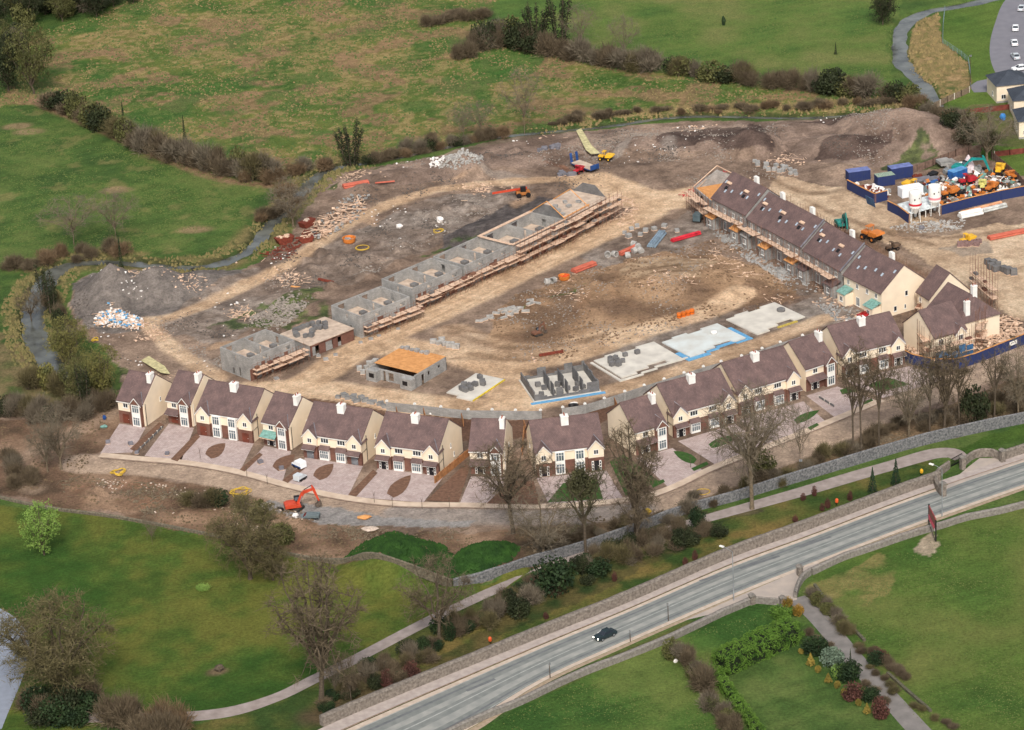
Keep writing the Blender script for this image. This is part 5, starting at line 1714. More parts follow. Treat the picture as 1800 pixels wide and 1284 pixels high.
# single trees -------------------------------------------------------------------------
TREES = [
    ('tall1', 566, 1242, 262, 176, 'tall slim bare tree beside the park drive, left of the young bare pair'),
    ('dense1', 104, 1226, 176, 224, 'huge spreading bare tree in the bottom left corner by the pond'),
    ('dense2', 440, 1018, 135, 140, 'broad budding tree on the lawn just below the red excavator'),
    ('tree_lime', 78, 976, 96, 66, 'fresh lime-green tree standing alone on the left lawn'),
    ('bare1', 772, 1128, 142, 140, 'bare tree leaning over the park drive below the green mounds'),
    ('bare2', 902, 938, 150, 168, 'wide low bare tree in front of the house at the bend'),
    ('ivyball', 1030, 985, 168, 112, 'bare tree with a round ivy ball on top, left of the ivy-trunked tall one'),
    ('bare3', 955, 985, 110, 130, 'grey bare tree leaning between the ivy ball tree and the wide low tree'),
    ('tall1', 1118, 952, 205, 112, 'tall tree with dark trunk in front of the triangular green lawn'),
    ('open', 1322, 895, 205, 176, 'largest bare tree with fanned open limbs, before the two long pairs'),
    ('tall2', 1500, 799, 178, 70, 'slender bare tree, left one of two standing close at the long wall'),
    ('tall2', 1514, 795, 190, 66, 'slender bare tree, right one of two standing close at the long wall'),
    ('tall2', 1545, 786, 170, 66, 'straight single bare trunk behind the long wall, before the last pair'),
    ('bare3', 1598, 772, 140, 90, 'forked bare tree leaning both ways behind the long wall'),
    ('tall2', 1634, 763, 150, 66, 'bare tree before the middle of the blue hoarding'),
    ('tall1', 1660, 757, 158, 80, 'thick-topped bare tree, one to the right of the hoarding middle'),
    ('tall2', 1686, 750, 140, 60, 'bare tree just left of the dark round bush at the hoarding'),
    ('tall2', 1748, 738, 120, 64, 'thin bare tree near the right edge behind the long wall'),
    ('bare3', 1790, 735, 130, 80, 'bare tree cut by the right edge behind the long wall'),
    ('faint', 1407, 830, 120, 60, 'small thin bare tree above the long wall, right of the largest tree'),
    ('bare3', 108, 826, 112, 92, 'bare many-stemmed tree at the left end of the estate road'),
    ('bare3', 84, 830, 95, 70, 'smaller bare many-stemmed tree left of the one by the estate road end'),
    ('bare1', 618, 1238, 90, 50, 'short bare tree right beside the tall slim one at the drive'),
    ('bare3', 590, 1222, 70, 44, 'young bare tree between the drive and the highway'),
    ('faint', 268, 958, 55, 44, 'small faint bare tree on the left lawn near the old wall'),
    ('faint', 922, 232, 112, 92, 'thin pale bare tree standing alone on the far stream bank'),
    ('faint', 845, 240, 60, 66, 'thin bare tree with pale stems left of the lone one on the stream bank'),
    ('faint', 815, 246, 66, 60, 'leaning pale-stemmed bare tree above the rock heap on the stream bank'),
    ('ivy2', 618, 288, 84, 78, 'dark ivy-clad many-stemmed tree where the stream bends south'),
    ('bare3', 516, 400, 82, 92, 'rounded grey leafless tree beside the stream bend'),
    ('ivy1', 985, 92, 98, 70, 'ivy-clad tree in the upper hedge, tallest at top centre'),
    ('ivy2', 945, 90, 88, 80, 'broad ivy-clad tree left of the tallest one at top centre'),
    ('faint', 1020, 95, 80, 80, 'pale bare tree right of the tallest ivy tree at top centre'),
    ('faint', 1098, 112, 78, 66, 'pale bare round-headed tree in the upper hedge'),
    ('woodtree2', 60, 165, 120, 88, 'big dark olive ivy-covered tree at the left end of the meadow hedge'),
    ('woodtree', 15, 160, 95, 90, 'dark tree on the left edge beside the big olive one'),
    ('woodtree', 1552, 44, 56, 52, 'dark round tree beside the river at the top'),
    ('willow', 122, 640, 78, 82, 'yellow-olive willow tree by the pool west of the gravel heap'),
    ('willow', 180, 690, 80, 76, 'olive willow tree left of the leftmost finished house'),
    ('woodtree2', 138, 700, 74, 60, 'dark olive tree between the two willows'),
    ('ivy3', 75, 520, 74, 30, 'thin ivy column tree at the head of the pool'),
    ('ivy3', 92, 550, 84, 40, 'dark ivy tree on the pool bank, nearer of two'),
    ('ivy3', 150, 720, 90, 40, 'ivy-clad trunk in the thicket below the willows'),
    ('spire', 214, 474, 60, 9, 'thin dark spire tree on the bank behind the gravel heap'),
    ('spire', 326, 256, 52, 10, 'dark spire conifer in the meadow hedge'),
    ('spire', 218, 220, 40, 8, 'small dark spire in the meadow hedge at left'),
    ('conif', 1534, 866, 44, 18, 'smaller of two dark conifers by the highway gate drive'),
    ('conif', 1575, 853, 46, 20, 'larger of two dark conifers by the highway gate drive'),
    ('bare3', 1735, 285, 84, 110, 'bare spreading tree behind the machinery yard at top right'),
    ('ivyball', 1745, 282, 50, 40, 'stubby ivy trunk tree at the back corner of the machinery yard'),
    ('bare1', 1120, 960, 110, 90, 'low bare tree tangled at the foot of the dark-trunked tall one'),
    ('dense2', 480, 1020, 60, 80, 'low spreading brown thicket tree at the right foot of the broad budding tree'),
    ('faint', 130, 430, 80, 130, 'faint bare tree in the left field near the hedge'), ('faint', 205, 428, 90, 100, 'faint bare tree in the left field above the dark spire'),
    ('bare1', 55, 560, 60, 60, 'brown bare tree leaning over the west bank of the pool'),
    ('spire', 1469, 96, 20, 6, 'small dark upright tree alone in the upper right field, right of two'),
]
for k_, px, py, h_, w_, lb in TREES:
    plant(k_, px, py, h_, w_, lb)

# shrubs with looks of their own
for k_, px, py, h_, w_, lb in [
    ('l_dark', 975, 1040, 62, 84, 'big round evergreen bush between the drive and the highway'),
    ('l_dark', 1227, 930, 38, 32, 'dark evergreen bush at the drive, left of the largest bare tree'),
    ('l_ivy', 1712, 742, 64, 56, 'dense dark olive bush behind the long wall at right'),
    ('l_orange', 1384, 1068, 20, 20, 'orange gorse bush by the lane gate, nearest the pillar'),
    ('l_orange', 1403, 1082, 20, 22, 'orange gorse bush on the corner of the lane'),
    ('l_hedge', 1372, 1084, 18, 44, 'lime shrub behind the orange gorse at the lane gate'),
    ('cone_gold', 1425, 1170, 22, 17, 'golden cone shrub, largest in the row beside the lawn'),
    ('l_gold', 1438, 1182, 12, 12, 'small golden ball shrub right below the largest golden cone'),
    ('l_gold', 1408, 1150, 10, 11, 'small golden ball shrub above the largest golden cone'),
    ('cone_gold', 1456, 1200, 17, 15, 'golden shrub, second cone down the lawn edge'),
    ('l_gold', 1472, 1210, 13, 13, 'golden ball shrub, third down the lawn edge from the second cone'),
    ('l_gold', 1484, 1226, 16, 13, 'golden shrub half hidden by the dark maroon bush'),
    ('l_gold', 1509, 1241, 12, 12, 'golden ball shrub below the dark maroon bush'),
    ('cone_gold', 1524, 1254, 18, 15, 'last golden cone shrub, next to the rusty round bush'),
    ('l_red', 1548, 1262, 40, 34, 'round rusty-red bush at the bottom of the garden'),
    ('l_dark', 1432, 1148, 28, 50, 'dark green shrub at the head of the garden border'),
    ('l_blue', 1462, 1172, 32, 48, 'blue-green feathery shrub in the garden border'),
    ('l_lime', 1474, 1190, 22, 30, 'bright green shrub beside the blue-green one'),
    ('l_dark', 1492, 1196, 38, 48, 'dark shrub right of the bright green one in the border'),
    ('l_red', 1500, 1230, 30, 42, 'dark maroon bush in the garden border'),
    ('l_dark', 1530, 1232, 26, 36, 'dark green shrub below the maroon bush'),
    ('spire', 1495, 1166, 26, 6, 'thin dark cypress between the garden border and the lane'),
    ('l_dark', 1540, 1168, 22, 34, 'green bush in the red hedge east of the lane'),
    ('l_lime', 358, 1036, 9, 30, 'patch-like low bush with pale flowers alone on the lawn'),
    ('l_olive', 1182, 1158, 36, 40, 'olive bush at the corner of the roadside wall'),
    ('b_brown', 1240, 1215, 60, 60, 'brown bush at the west foot of the clipped hedge'),
    ('l_olive', 1338, 835, 46, 56, 'olive bush just right of the largest bare tree'),
    ('b_reed', 505, 345, 30, 60, 'straw-coloured bush on the bank of the stream bend'),
]:
    plant(k_, px, py, h_, w_, lb, 'shrub', name='shrub')


def tufts(name, poly, n, m, size, label, seed, hgt=1.0, thr=.5, near=None):
    r = np.random.RandomState(seed)
    xs, ys = [p[0] for p in poly], [p[1] for p in poly]
    w = W([(min(xs), min(ys)), (max(xs), min(ys)), (max(xs), max(ys)), (min(xs), max(ys))])
    X = r.uniform(min(p[0] for p in w), max(p[0] for p in w), n); Y = r.uniform(min(p[1] for p in w), max(p[1] for p in w), n)
    PX, PY = to_px(X, Y)
    k = inpoly(PX, PY, poly) & (fbm(X, Y, 7, 33 + seed, 3) + r.uniform(-.12, .12, n) > thr) & (PX > -30) & (PX < 1830) & (PY > -30) & (PY < 1300)
    if near:
        dn = seg_dist(X, Y, STREAM_W) - stream_half(PX, PY)
        k &= (dn > near[0]) & (dn < near[1])
    X, Y = X[k], Y[k]
    Z = height(X, Y)
    N = len(X)
    a = r.uniform(0, 2 * PI, N); s = size * r.uniform(.6, 1.4, N); h = s * hgt * r.uniform(.7, 1.3, N)
    ca, sa = np.cos(a) * s, np.sin(a) * s
    V = np.zeros((N, 5, 3))
    V[:, 0] = np.stack([X - ca, Y - sa, Z - .05], 1); V[:, 1] = np.stack([X + sa, Y - ca, Z - .05], 1)
    V[:, 2] = np.stack([X + ca, Y + sa, Z - .05], 1); V[:, 3] = np.stack([X - sa, Y + ca, Z - .05], 1)
    V[:, 4] = np.stack([X, Y, Z + h], 1)
    me = bpy.data.meshes.new(name)
    base = np.arange(N)[:, None] * 5
    Fc = np.concatenate([base + np.array([[0, 1, 4]]), base + np.array([[1, 2, 4]]), base + np.array([[2, 3, 4]]), base + np.array([[3, 0, 4]])], 0)
    me.vertices.add(N * 5); me.vertices.foreach_set('co', V.ravel())
    me.loops.add(Fc.size); me.loops.foreach_set('vertex_index', Fc.ravel())
    me.polygons.add(len(Fc)); me.polygons.foreach_set('loop_start', np.arange(len(Fc)) * 3)
    me.update(calc_edges=True)
    me.materials.append(m)
    o = bpy.data.objects.new(name, me); col.objects.link(o)
    return tag(o, label, 'grass' if 'stone' not in name else 'rubble', kind='stuff')


m_tus = foliage_mat('straw_grass', (144, 126, 84), (104, 100, 60), (124, 108, 74))


def rowplant(pts, n, keys, hpx, wpx, label, group, jit=(8, 4), cat='bush', seed=0, name='hedgerow_bush'):
    r = random.Random(seed)
    for i in range(n):
        t = (i + r.uniform(.2, .8)) / n * (len(pts) - 1)
        k = min(len(pts) - 2, int(t)); f = t - k
        px = pts[k][0] + (pts[k + 1][0] - pts[k][0]) * f + r.uniform(-jit[0], jit[0])
        py = pts[k][1] + (pts[k + 1][1] - pts[k][1]) * f + r.uniform(-jit[1], jit[1])
        plant(r.choice(keys), px, py, r.uniform(*hpx), r.uniform(*wpx), label, cat, group, name=name)


BRN = ['b_brown', 'b_brown2', 'b_grey', 'b_grey2', 'b_red', 'b_bud', 'l_olive', 'l_ivy']
rowplant([(85, 185), (160, 218), (230, 250), (300, 284), (370, 300), (430, 312), (480, 318)], 40, BRN, (26, 50), (38, 64), 'leafless bush in the hedge between the left green field and the rough meadow', 'hedge bushes west of the meadow', (6, 5), seed=1)
rowplant([(830, 98), (880, 72), (905, 84), (960, 98), (1040, 110), (1110, 122), (1200, 134), (1300, 148), (1400, 158), (1500, 168), (1605, 176)], 50, BRN + ['l_ivy'], (26, 50), (38, 60), 'leafless or ivy-dark bush in the hedge below the upper right field', 'hedge bushes below the upper right field', (7, 4), seed=2)
rowplant([(745, 50), (800, 35), (860, 30)], 7, ['b_brown', 'b_red'], (16, 24), (34, 46), 'low brown bush in the meadow near the top edge', 'meadow bushes near the top', seed=3)
rowplant([(810, 108), (850, 88), (885, 75)], 6, ['b_brown', 'b_grey', 'b_red'], (34, 46), (36, 46), 'dense brown bush at the west end of the upper hedge', 'bushes at the west end of the upper hedge', seed=4)
rowplant([(640, 286), (700, 275), (760, 262), (830, 250), (880, 240)], 22, ['b_brown', 'b_red', 'b_grey', 'b_reed', 'l_ivy'], (16, 28), (26, 40), 'brown bush on the stream bank north of the site', 'stream bank bushes north of the site', name='bank_shrub', cat='bank shrub', seed=5)
rowplant([(950, 222), (1050, 205), (1200, 196), (1330, 193), (1450, 190), (1590, 178)], 34, ['b_reed', 'b_brown', 'b_red'], (6, 17), (16, 52), 'low straw-brown bush on the straight ditch bank', 'ditch bank bushes', (16, 4), name='bank_shrub', cat='bank shrub', seed=6)
tufts('ditch_reeds', [(940, 232), (1050, 200), (1200, 186), (1400, 182), (1590, 165), (1600, 190), (1400, 202), (1200, 200), (1050, 219), (950, 236)], 9000, m_tus, .4, 'dry reeds along the straight ditch bank', 7, 1.6, .36)
rowplant([(430, 320), (490, 322), (540, 305), (585, 290)], 9, ['b_reed', 'b_brown', 'b_grey'], (18, 30), (30, 44), 'scrubby bush where the meadow hedge meets the stream', 'scrub where hedge meets stream', seed=7)
rowplant([(450, 395), (480, 375), (520, 350)], 7, ['b_reed', 'b_red'], (18, 30), (28, 40), 'reddish scrub bush on the west bank of the stream bend', 'scrub on the stream bend', seed=8)
rowplant([(10, 480), (60, 465), (110, 455), (170, 450), (220, 448)], 14, ['b_reed', 'b_brown', 'b_red'], (16, 32), (30, 50), 'brown scrub bush along the north bank of the pool', 'scrub north of the pool', (8, 6), name='bank_shrub', cat='bank shrub', seed=9)
rowplant([(85, 530), (100, 580), (110, 610), (130, 600)], 10, ['b_grey', 'b_brown', 'l_ivy', 'b_bud'], (26, 44), (26, 40), 'bush between the pool and the gravel heap', 'bushes between pool and gravel heap', (10, 10), seed=10)
rowplant([(5, 720), (50, 735), (100, 735), (150, 728), (195, 712)], 20, ['b_grey', 'b_brown', 'b_bud', 'l_ivy', 'b_brown2'], (24, 46), (34, 50), 'brown scrub bush in the thicket left of the finished row', 'thicket left of the finished row', (10, 10), name='thicket_shrub', cat='thicket shrub', seed=11)
rowplant([(40, 680), (90, 690), (140, 700), (190, 690)], 12, ['b_grey', 'b_bud', 'l_olive', 'l_yolive'], (30, 50), (36, 50), 'olive or grey bush in the thicket beneath the willows', 'thicket beneath the willows', (12, 10), name='thicket_shrub', cat='thicket shrub', seed=12)
rowplant([(5, 800), (30, 830), (60, 850), (20, 860)], 9, ['b_brown', 'b_red', 'b_grey'], (16, 30), (30, 44), 'brown bramble bush at the left edge of the cleared strip', 'brambles at the left edge', (12, 8), seed=13)
rowplant([(20, 15), (90, 20), (150, 14), (210, 4), (30, 60), (10, 110)], 16, ['b_grey', 'l_ivy', 'l_ivy', 'l_olive'], (30, 46), (40, 56), 'dark bush at the foot of the top left wood', 'bushes at the foot of the top left wood', (14, 8), seed=14)
for i, (a, b) in enumerate([(-5, 30), (22, 12), (50, 28), (80, 8), (110, 20), (140, 4), (170, 12), (40, -12), (100, -14), (200, -6), (0, 70), (235, -12)]):
    plant(['woodtree', 'woodtree2', 'woodtree'][i % 3], a, b + 18, rt_.uniform(50, 66), rt_.uniform(50, 64), 'dark tree in the wood filling the top left corner', 'tree', 'top left wood')
rowplant([(1600, 190), (1640, 205), (1680, 235), (1705, 255)], 14, ['b_brown', 'b_reed', 'b_grey', 'l_olive'], (18, 34), (30, 44), 'scrub bush between the spoil bank and the older gardens', 'scrub beside the older gardens', (10, 6), seed=15)
rowplant([(1692, 262), (1700, 270), (1660, 250)], 4, ['l_ivy', 'b_brown'], (24, 34), (34, 44), 'dark bush at the back of the machinery yard', 'bushes behind the machinery yard', seed=16)
rowplant([(560, 1245), (620, 1215), (680, 1190), (740, 1165), (800, 1120), (880, 1070), (930, 1040)], 34, ['b_brown', 'b_red', 'l_dark', 'l_dark', 'b_bud'], (14, 32), (22, 40), 'low shrub on the slope between the park drive and the highway', 'slope shrubs between drive and highway', (14, 8), name='slope_shrub', cat='slope shrub', seed=17)
rowplant([(600, 1225), (680, 1180), (760, 1145), (860, 1095), (950, 1045), (1050, 1005), (1150, 968), (1250, 930)], 66, ['b_brown', 'b_grey', 'l_dark', 'l_ivy', 'b_bud', 'b_brown2'], (16, 40), (24, 50), 'low shrub on the slope between the park drive and the highway', 'slope shrubs between drive and highway', (22, 12), name='slope_shrub', cat='slope shrub', seed=57)
rowplant([(680, 1195), (700, 1200), (725, 1190), (660, 1210)], 6, ['b_red', 'l_red'], (24, 36), (26, 34), 'reddish shrub above the highway wall at the bottom', 'reddish shrubs above the highway wall', seed=18)
rowplant([(1000, 1010), (1060, 985), (1110, 965), (1160, 950), (1200, 940)], 14, ['l_dark', 'b_brown', 'l_ivy'], (18, 34), (28, 40), 'dark bush along the shaded drive under the bare trees', 'bushes along the shaded drive', (10, 8), seed=19)
rowplant([(940, 970), (1040, 945), (1140, 925), (1240, 885), (1330, 860), (1400, 835), (1500, 790), (1600, 755), (1700, 735), (1790, 715)], 50, ['b_brown', 'b_grey', 'b_red', 'b_bud'], (12, 30), (28, 46), 'thin brown undergrowth bush on the leaf-strewn bank under the bare trees', 'undergrowth under the bare trees', (20, 12), name='undergrowth_shrub', cat='undergrowth shrub', seed=20)
rowplant([(1195, 1160), (1215, 1185), (1235, 1220), (1255, 1250), (1275, 1280), (1290, 1300)], 16, ['b_brown', 'b_red', 'l_olive', 'b_grey'], (26, 40), (30, 44), 'untrimmed brown bush along the outside of the second garden hedge', 'untrimmed bushes outside the second hedge', (9, 8), seed=21)
rowplant([(1425, 1050), (1445, 1065), (1465, 1085), (1480, 1105), (1500, 1120)], 12, ['b_bud', 'b_grey', 'l_olive'], (14, 24), (26, 36), 'grey-green bush in the hedge east of the lane gate', 'hedge bushes east of the lane gate', (6, 5), seed=22)
rowplant([(1528, 1145), (1550, 1160), (1575, 1180), (1598, 1195)], 10, ['l_red', 'b_red', 'b_brown'], (14, 22), (22, 32), 'dark red bush in the hedge beside the lane', 'dark red hedge beside the lane', (5, 4), seed=23)
rowplant([(1500, 1130), (1530, 1180), (1570, 1215), (1640, 1260), (1680, 1285)], 12, ['b_bud', 'b_brown'], (6, 14), (20, 30), 'scrubby bush on the field bank east of the lane', 'field bank scrub east of the lane', (5, 4), seed=24)
rowplant([(1415, 1110), (1450, 1140), (1480, 1165), (1530, 1210), (1560, 1250)], 12, ['b_brown', 'b_red', 'b_bud'], (10, 18), (22, 30), 'brown twiggy bush between the garden border and the lane', 'twiggy bushes along the lane', (5, 5), seed=25)
rowplant([(330, 900), (380, 890), (470, 930), (510, 960)], 9, ['b_bud', 'b_brown', 'l_olive', 'l_dark'], (20, 40), (34, 50), 'bush growing round the broad budding tree at the old wall', 'bushes at the old wall', (10, 10), seed=26)
rowplant([(40, 1235), (80, 1245), (130, 1250), (170, 1245), (60, 1270), (150, 1275)], 14, ['l_dark', 'b_brown', 'l_ivy', 'b_red'], (34, 56), (50, 70), 'dense shrub under the huge bottom left tree', 'shrubs under the bottom left tree', (12, 10), seed=27)
rowplant([(200, 1275), (260, 1290), (320, 1300), (240, 1310)], 9, ['b_red', 'b_brown', 'b_reed'], (50, 74), (60, 80), 'big rusty leafless shrub along the bottom edge left of the drive bend', 'rusty shrubs on the bottom edge', (16, 8), seed=28)
for i, (a, b) in enumerate([(1412, 880), (1432, 872), (1446, 898), (1455, 893), (1398, 918), (1222, 985), (1205, 993), (1080, 1022), (960, 1088), (1494, 880)]):
    plant('l_red', a, b, 13 + 5 * (i % 2), 11, 'small dark red shrub on the grass strip beside the highway', 'shrub', 'small red shrubs beside the highway', name='shrub')
# young street trees, bare sticks
for i, (a, b) in enumerate([(352, 806), (434, 838), (470, 852), (658, 884), (690, 892), (742, 895), (790, 892), (1214, 822), (1232, 816), (1262, 800)]):
    A = P(a, b)
    t = tag(MB().tube((0, 0, 0), (.05, 0, 2.2), .05, .03, 5).tube((0, 0, 1.4), (.3, .1, 2.4), .03, .015, 4).tube((0, 0, 1.5), (-.25, .1, 2.5), .03, .015, 4).build('sapling', m_bark), 'thin staked sapling on the new verge before the finished houses', 'sapling', 'saplings on the new verge')
    t.location = A


def hedge_box(label, A, B, wid, h, m, seed=0, n=None):
    """clipped hedge: dark core painted as inner shade under a skin of leafy lumps"""
    a, b = P(*A), P(*B)
    L = (b - a).length
    rz = math.atan2((b - a).y, (b - a).x)
    r = random.Random(seed)
    t = thing('clipped_hedge', label, 'hedge', a, rz)
    MB().box(.7, .5, -.2, L - .7, wid - .5, h - .5).build('shade_core', mat('hedge_inner_shade', (30, 40, 20)), t)  # solid dark core stands in for the shade inside the hedge
    mb = MB()
    for i in range(int(L * (wid + 2 * h) * 2.3)):
        x, u = r.uniform(-.1, L + .1), r.uniform(0, wid + 2 * h)
        if u < h: c, nn = Vector((x, 0, u)), Vector((0, -1, .2))
        elif u < h + wid: c, nn = Vector((x, u - h, h)), Vector((0, 0, 1))
        else: c, nn = Vector((x, wid, u - h - wid)), Vector((0, 1, .2))
        c -= nn * r.uniform(.1, .45)
        R_ = r.uniform(.3, .5)
        for k in range(34):
            v = rvec(r)
            if v.dot(nn) < -.1: v = -v
            leafquad(mb, c + v * R_, r, .11)
    for i in range(int((wid * h) * 5)):      # the two clipped ends
        e_ = i % 2
        c = Vector((.3 if e_ else L - .3, r.uniform(0, wid), r.uniform(0, h)))
        for k in range(26):
            v = rvec(r)
            leafquad(mb, c + v * r.uniform(.25, .5), r, .11)
    mb.build('foliage', m, t)
    return t


hedge_box('large bright green clipped hedge along the top of the garden lawn', (1281, 1192), (1412, 1130), 4.6, 3.6, m_hedge, 3)
hedge_box('long narrow clipped hedge running down the west side of the garden lawn', (1345, 1300), (1262, 1185), 1.6, 2.2, m_hedge, 5)
# grass and weeds: tussocks over the rough meadow and the grown-over mounds, one object each
m_tug = foliage_mat('meadow_grass', (92, 106, 56), (66, 88, 44))
m_mound = foliage_mat("mound_grass", (50, 80, 32), (30, 54, 22))
tufts('meadow_tussocks', MEADOW, 44000, m_tus, .34, 'straw-coloured tussocks scattered over the rough meadow', 1, .8, .5)
tufts('meadow_grass', MEADOW, 40000, m_tug, .38, 'taller green grass tufts in the rough meadow', 2, .7, .44)
tufts('mound_grass', [(604, 985), (640, 955), (690, 935), (780, 960), (800, 985), (830, 965), (890, 960), (915, 975), (900, 1000), (860, 1015), (797, 1026), (700, 1018)], 9000, m_mound, .4, 'long dark green grass covering the two mounds', 3, 1.0, .2)
tufts('reed_bank', [(1590, 120), (1610, 40), (1650, 25), (1655, 75), (1700, 112), (1706, 158), (1660, 180), (1630, 145)], 6000, m_tus, .5, 'dry reeds on the river bank at top right', 4, 1.2, .4)

tufts('stream_grass', [(-20, 430), (240, 430), (420, 420), (540, 285), (660, 262), (660, 300), (560, 340), (470, 450), (360, 485), (150, 490), (120, 560), (150, 700), (60, 720), (-20, 650)], 40000, foliage_mat('bank_grass', (96, 96, 58), (60, 72, 40), (120, 108, 70)), .42, 'rank grass and reeds overhanging the stream banks west of the site', 9, 1.3, .38, near=(-.5, 5))
tufts('field_grass', [(-20, 170), (90, 195), (470, 330), (400, 430), (-20, 470)], 30000, foliage_mat('field_blades', (74, 98, 44), (56, 82, 38), (104, 112, 60)), .22, 'coarse grass tufts in the left green field', 13, .5, .42)
tufts('field_grass', [(1420, 1030), (1830, 880), (1830, 1300), (1640, 1300)], 22000, foliage_mat('field_blades', (74, 98, 44), (56, 82, 38)), .17, 'coarse grass tufts in the field at bottom right', 14, .5, .42)
tufts('field_grass', [(800, 1300), (1216, 1112), (1370, 1070), (1230, 1180), (1330, 1300)], 10000, foliage_mat('field_blades', (74, 98, 44), (56, 82, 38)), .17, 'coarse grass tufts in the field south of the highway', 15, .5, .42)
tufts('field_grass', [(950, -20), (1580, -20), (1560, 150), (1100, 108)], 20000, foliage_mat('field_blades', (74, 98, 44), (56, 82, 38)), .24, 'coarse grass tufts in the upper right field', 16, .5, .42)
tufts('bank_litter', [(900, 935), (1230, 880), (1560, 750), (1820, 660), (1820, 730), (1500, 812), (1196, 900), (940, 985)], 16000, foliage_mat('dead_leaves', (120, 100, 76), (84, 72, 54)), .3, 'dead stems and leaves on the bank under the bare trees', 17, .7, .4)
tufts('scrub_stems', [(-20, 740), (200, 705), (150, 830), (430, 870), (640, 930), (900, 935), (900, 985), (700, 1000), (530, 975), (85, 890), (-20, 865)], 14000, foliage_mat('dead_leaves', (120, 100, 76), (84, 72, 54)), .28, 'dead stems on the cleared brown strip', 18, .7, .5)
m_pale = mat('pale_rubbish', (214, 196, 178), scale=3, rgb2=(170, 150, 136))
m_bag = mat('white_bag', (232, 226, 220), rough=.8, var=.06)
# ------------------------------------------------------------------ walls of stone
def stone_wall(label, pts, h, th, m, cap=True, name='stone_wall', sm=4):
    w = smooth_line([(*P(*p),) for p in pts], sm)
    hs = h if hasattr(h, '__len__') else [h] * len(pts)
    o0 = Vector(w[0])
    mb, cp = MB(), MB()
    rr = random.Random(len(pts) * 7)
    L, Rr = [], []
    n = len(w)
    for i, p in enumerate(w):
        a, b = Vector(w[max(0, i - 1)]), Vector(w[min(n - 1, i + 1)])
        d = (b - a); d.z = 0; d.normalize()
        nn = Vector((-d.y, d.x, 0))
        q = Vector(p) - o0
        f = i / (n - 1) * (len(pts) - 1); k = min(int(f), len(hs) - 2); hh = hs[k] + (hs[k + 1] - hs[k]) * (f - k)
        L.append((q + nn * th / 2, q - nn * th / 2, hh + rr.uniform(-.05, .05)))
    vs, fs = [], []
    for (l, r_, hh) in L:
        vs += [(l.x, l.y, l.z - .5), (l.x, l.y, l.z + hh), (r_.x, r_.y, r_.z + hh), (r_.x, r_.y, r_.z - .5)]
    for i in range(n - 1):
        a, b = 4 * i, 4 * i + 4
        fs += [(a, a + 1, b + 1, b), (a + 1, a + 2, b + 2, b + 1), (a + 2, a + 3, b + 3, b + 2)]
    fs += [(0, 3, 2, 1), (4 * n - 4, 4 * n - 3, 4 * n - 2, 4 * n - 1)]
    mb.add(vs, fs)
    t = thing(name, label, 'wall', o0)
    mb.build('wall_body', m, t)
    if cap:
        vs, fs = [], []
        for (l, r_, hh) in L:
            c = (l + r_) / 2; l2, r2 = c + (l - c) * 1.12, c + (r_ - c) * 1.12
            vs += [(l2.x, l2.y, l2.z + hh + .003), (c.x, c.y, c.z + hh + .2), (r2.x, r2.y, r2.z + hh + .003)]
        for i in range(n - 1):
            a, b = 3 * i, 3 * i + 3
            fs += [(a, a + 1, b + 1, b), (a + 1, a + 2, b + 2, b + 1)]
        cp.add(vs, fs)
        cp.build('coping', m, t)
    return t


def hw_px(frac, xa, xb, n=14):
    """photo pixels of points along the highway at cross fraction frac between px columns xa..xb"""
    us, ls = smooth_line([tuple(p.xy) for p in HU], 10), smooth_line([tuple(p.xy) for p in HL], 10)
    X = np.array([u[0] + (l[0] - u[0]) * frac for u, l in zip(us, ls)]); Y = np.array([u[1] + (l[1] - u[1]) * frac for u, l in zip(us, ls)])
    px, py = to_px(X, Y)
    o = np.argsort(px)
    xs = np.linspace(xa, xb, n)
    return [(x, float(np.interp(x, px[o], py[o]))) for x in xs]


stone_wall('long grey-brown stone wall beside the footway on the north side of the highway', hw_px(-.42, 566, 1650, 26), 1.85, 1.2, m_mason, name='roadside_wall')
stone_wall('short stone wall continuing right of the gated entrance at the right edge', hw_px(-.42, 1766, 1838, 5), 1.7, 1.0, m_mason, name='roadside_wall')
stone_wall('curved stone entrance wall right of the gate, with end pillar', [(1692, 822), (1712, 806), (1740, 803), (1762, 810)], 1.6, .5, m_mason, name='entrance_wall')
stone_wall('curved stone entrance wall left of the gate with thick rounded end', [(1656, 872), (1646, 858), (1648, 840), (1668, 824)], 1.6, .6, m_mason, name='entrance_wall')
stone_wall('tall bright limestone wall between the woodland bank and the park drive', [(797, 1030), (863, 1020), (936, 995), (1000, 977), (1100, 943), (1196, 906), (1290, 881), (1376, 855), (1497, 819), (1613, 785), (1730, 758), (1835, 737)], [1.3, 1.9, 2.1, 2.0, 1.9, 1.9, 2.0, 2.2, 2.3, 2.3, 2.3, 2.3], .6, m_masonl, name='limestone_wall')
stone_wall('old low brown stone wall dividing the left lawn from the cleared strip', [(-20, 872), (85, 895), (203, 911), (339, 936), (430, 956), (530, 981), (604, 995), (656, 1010), (725, 1024), (795, 1031)], [.5] * 6 + [.8, 1.1, 1.3, 1.3], .5, mat('old_stone', (118, 108, 92), scale=2.2, rgb2=(78, 74, 62), bump=.12), name='old_wall')
m_slabw = mat('grey_coping_wall', (140, 134, 126), rough=.95, scale=2.2, rgb2=(108, 102, 96), bump=.08, bscale=3)
stone_wall('low thick grey wall along the south verge of the highway, left of the lane', [(770, 1302), (850, 1264), (915, 1238), (1010, 1193), (1100, 1158), (1160, 1134), (1216, 1108), (1270, 1082), (1318, 1062)], 1.1, .9, m_slabw, name='verge_wall')
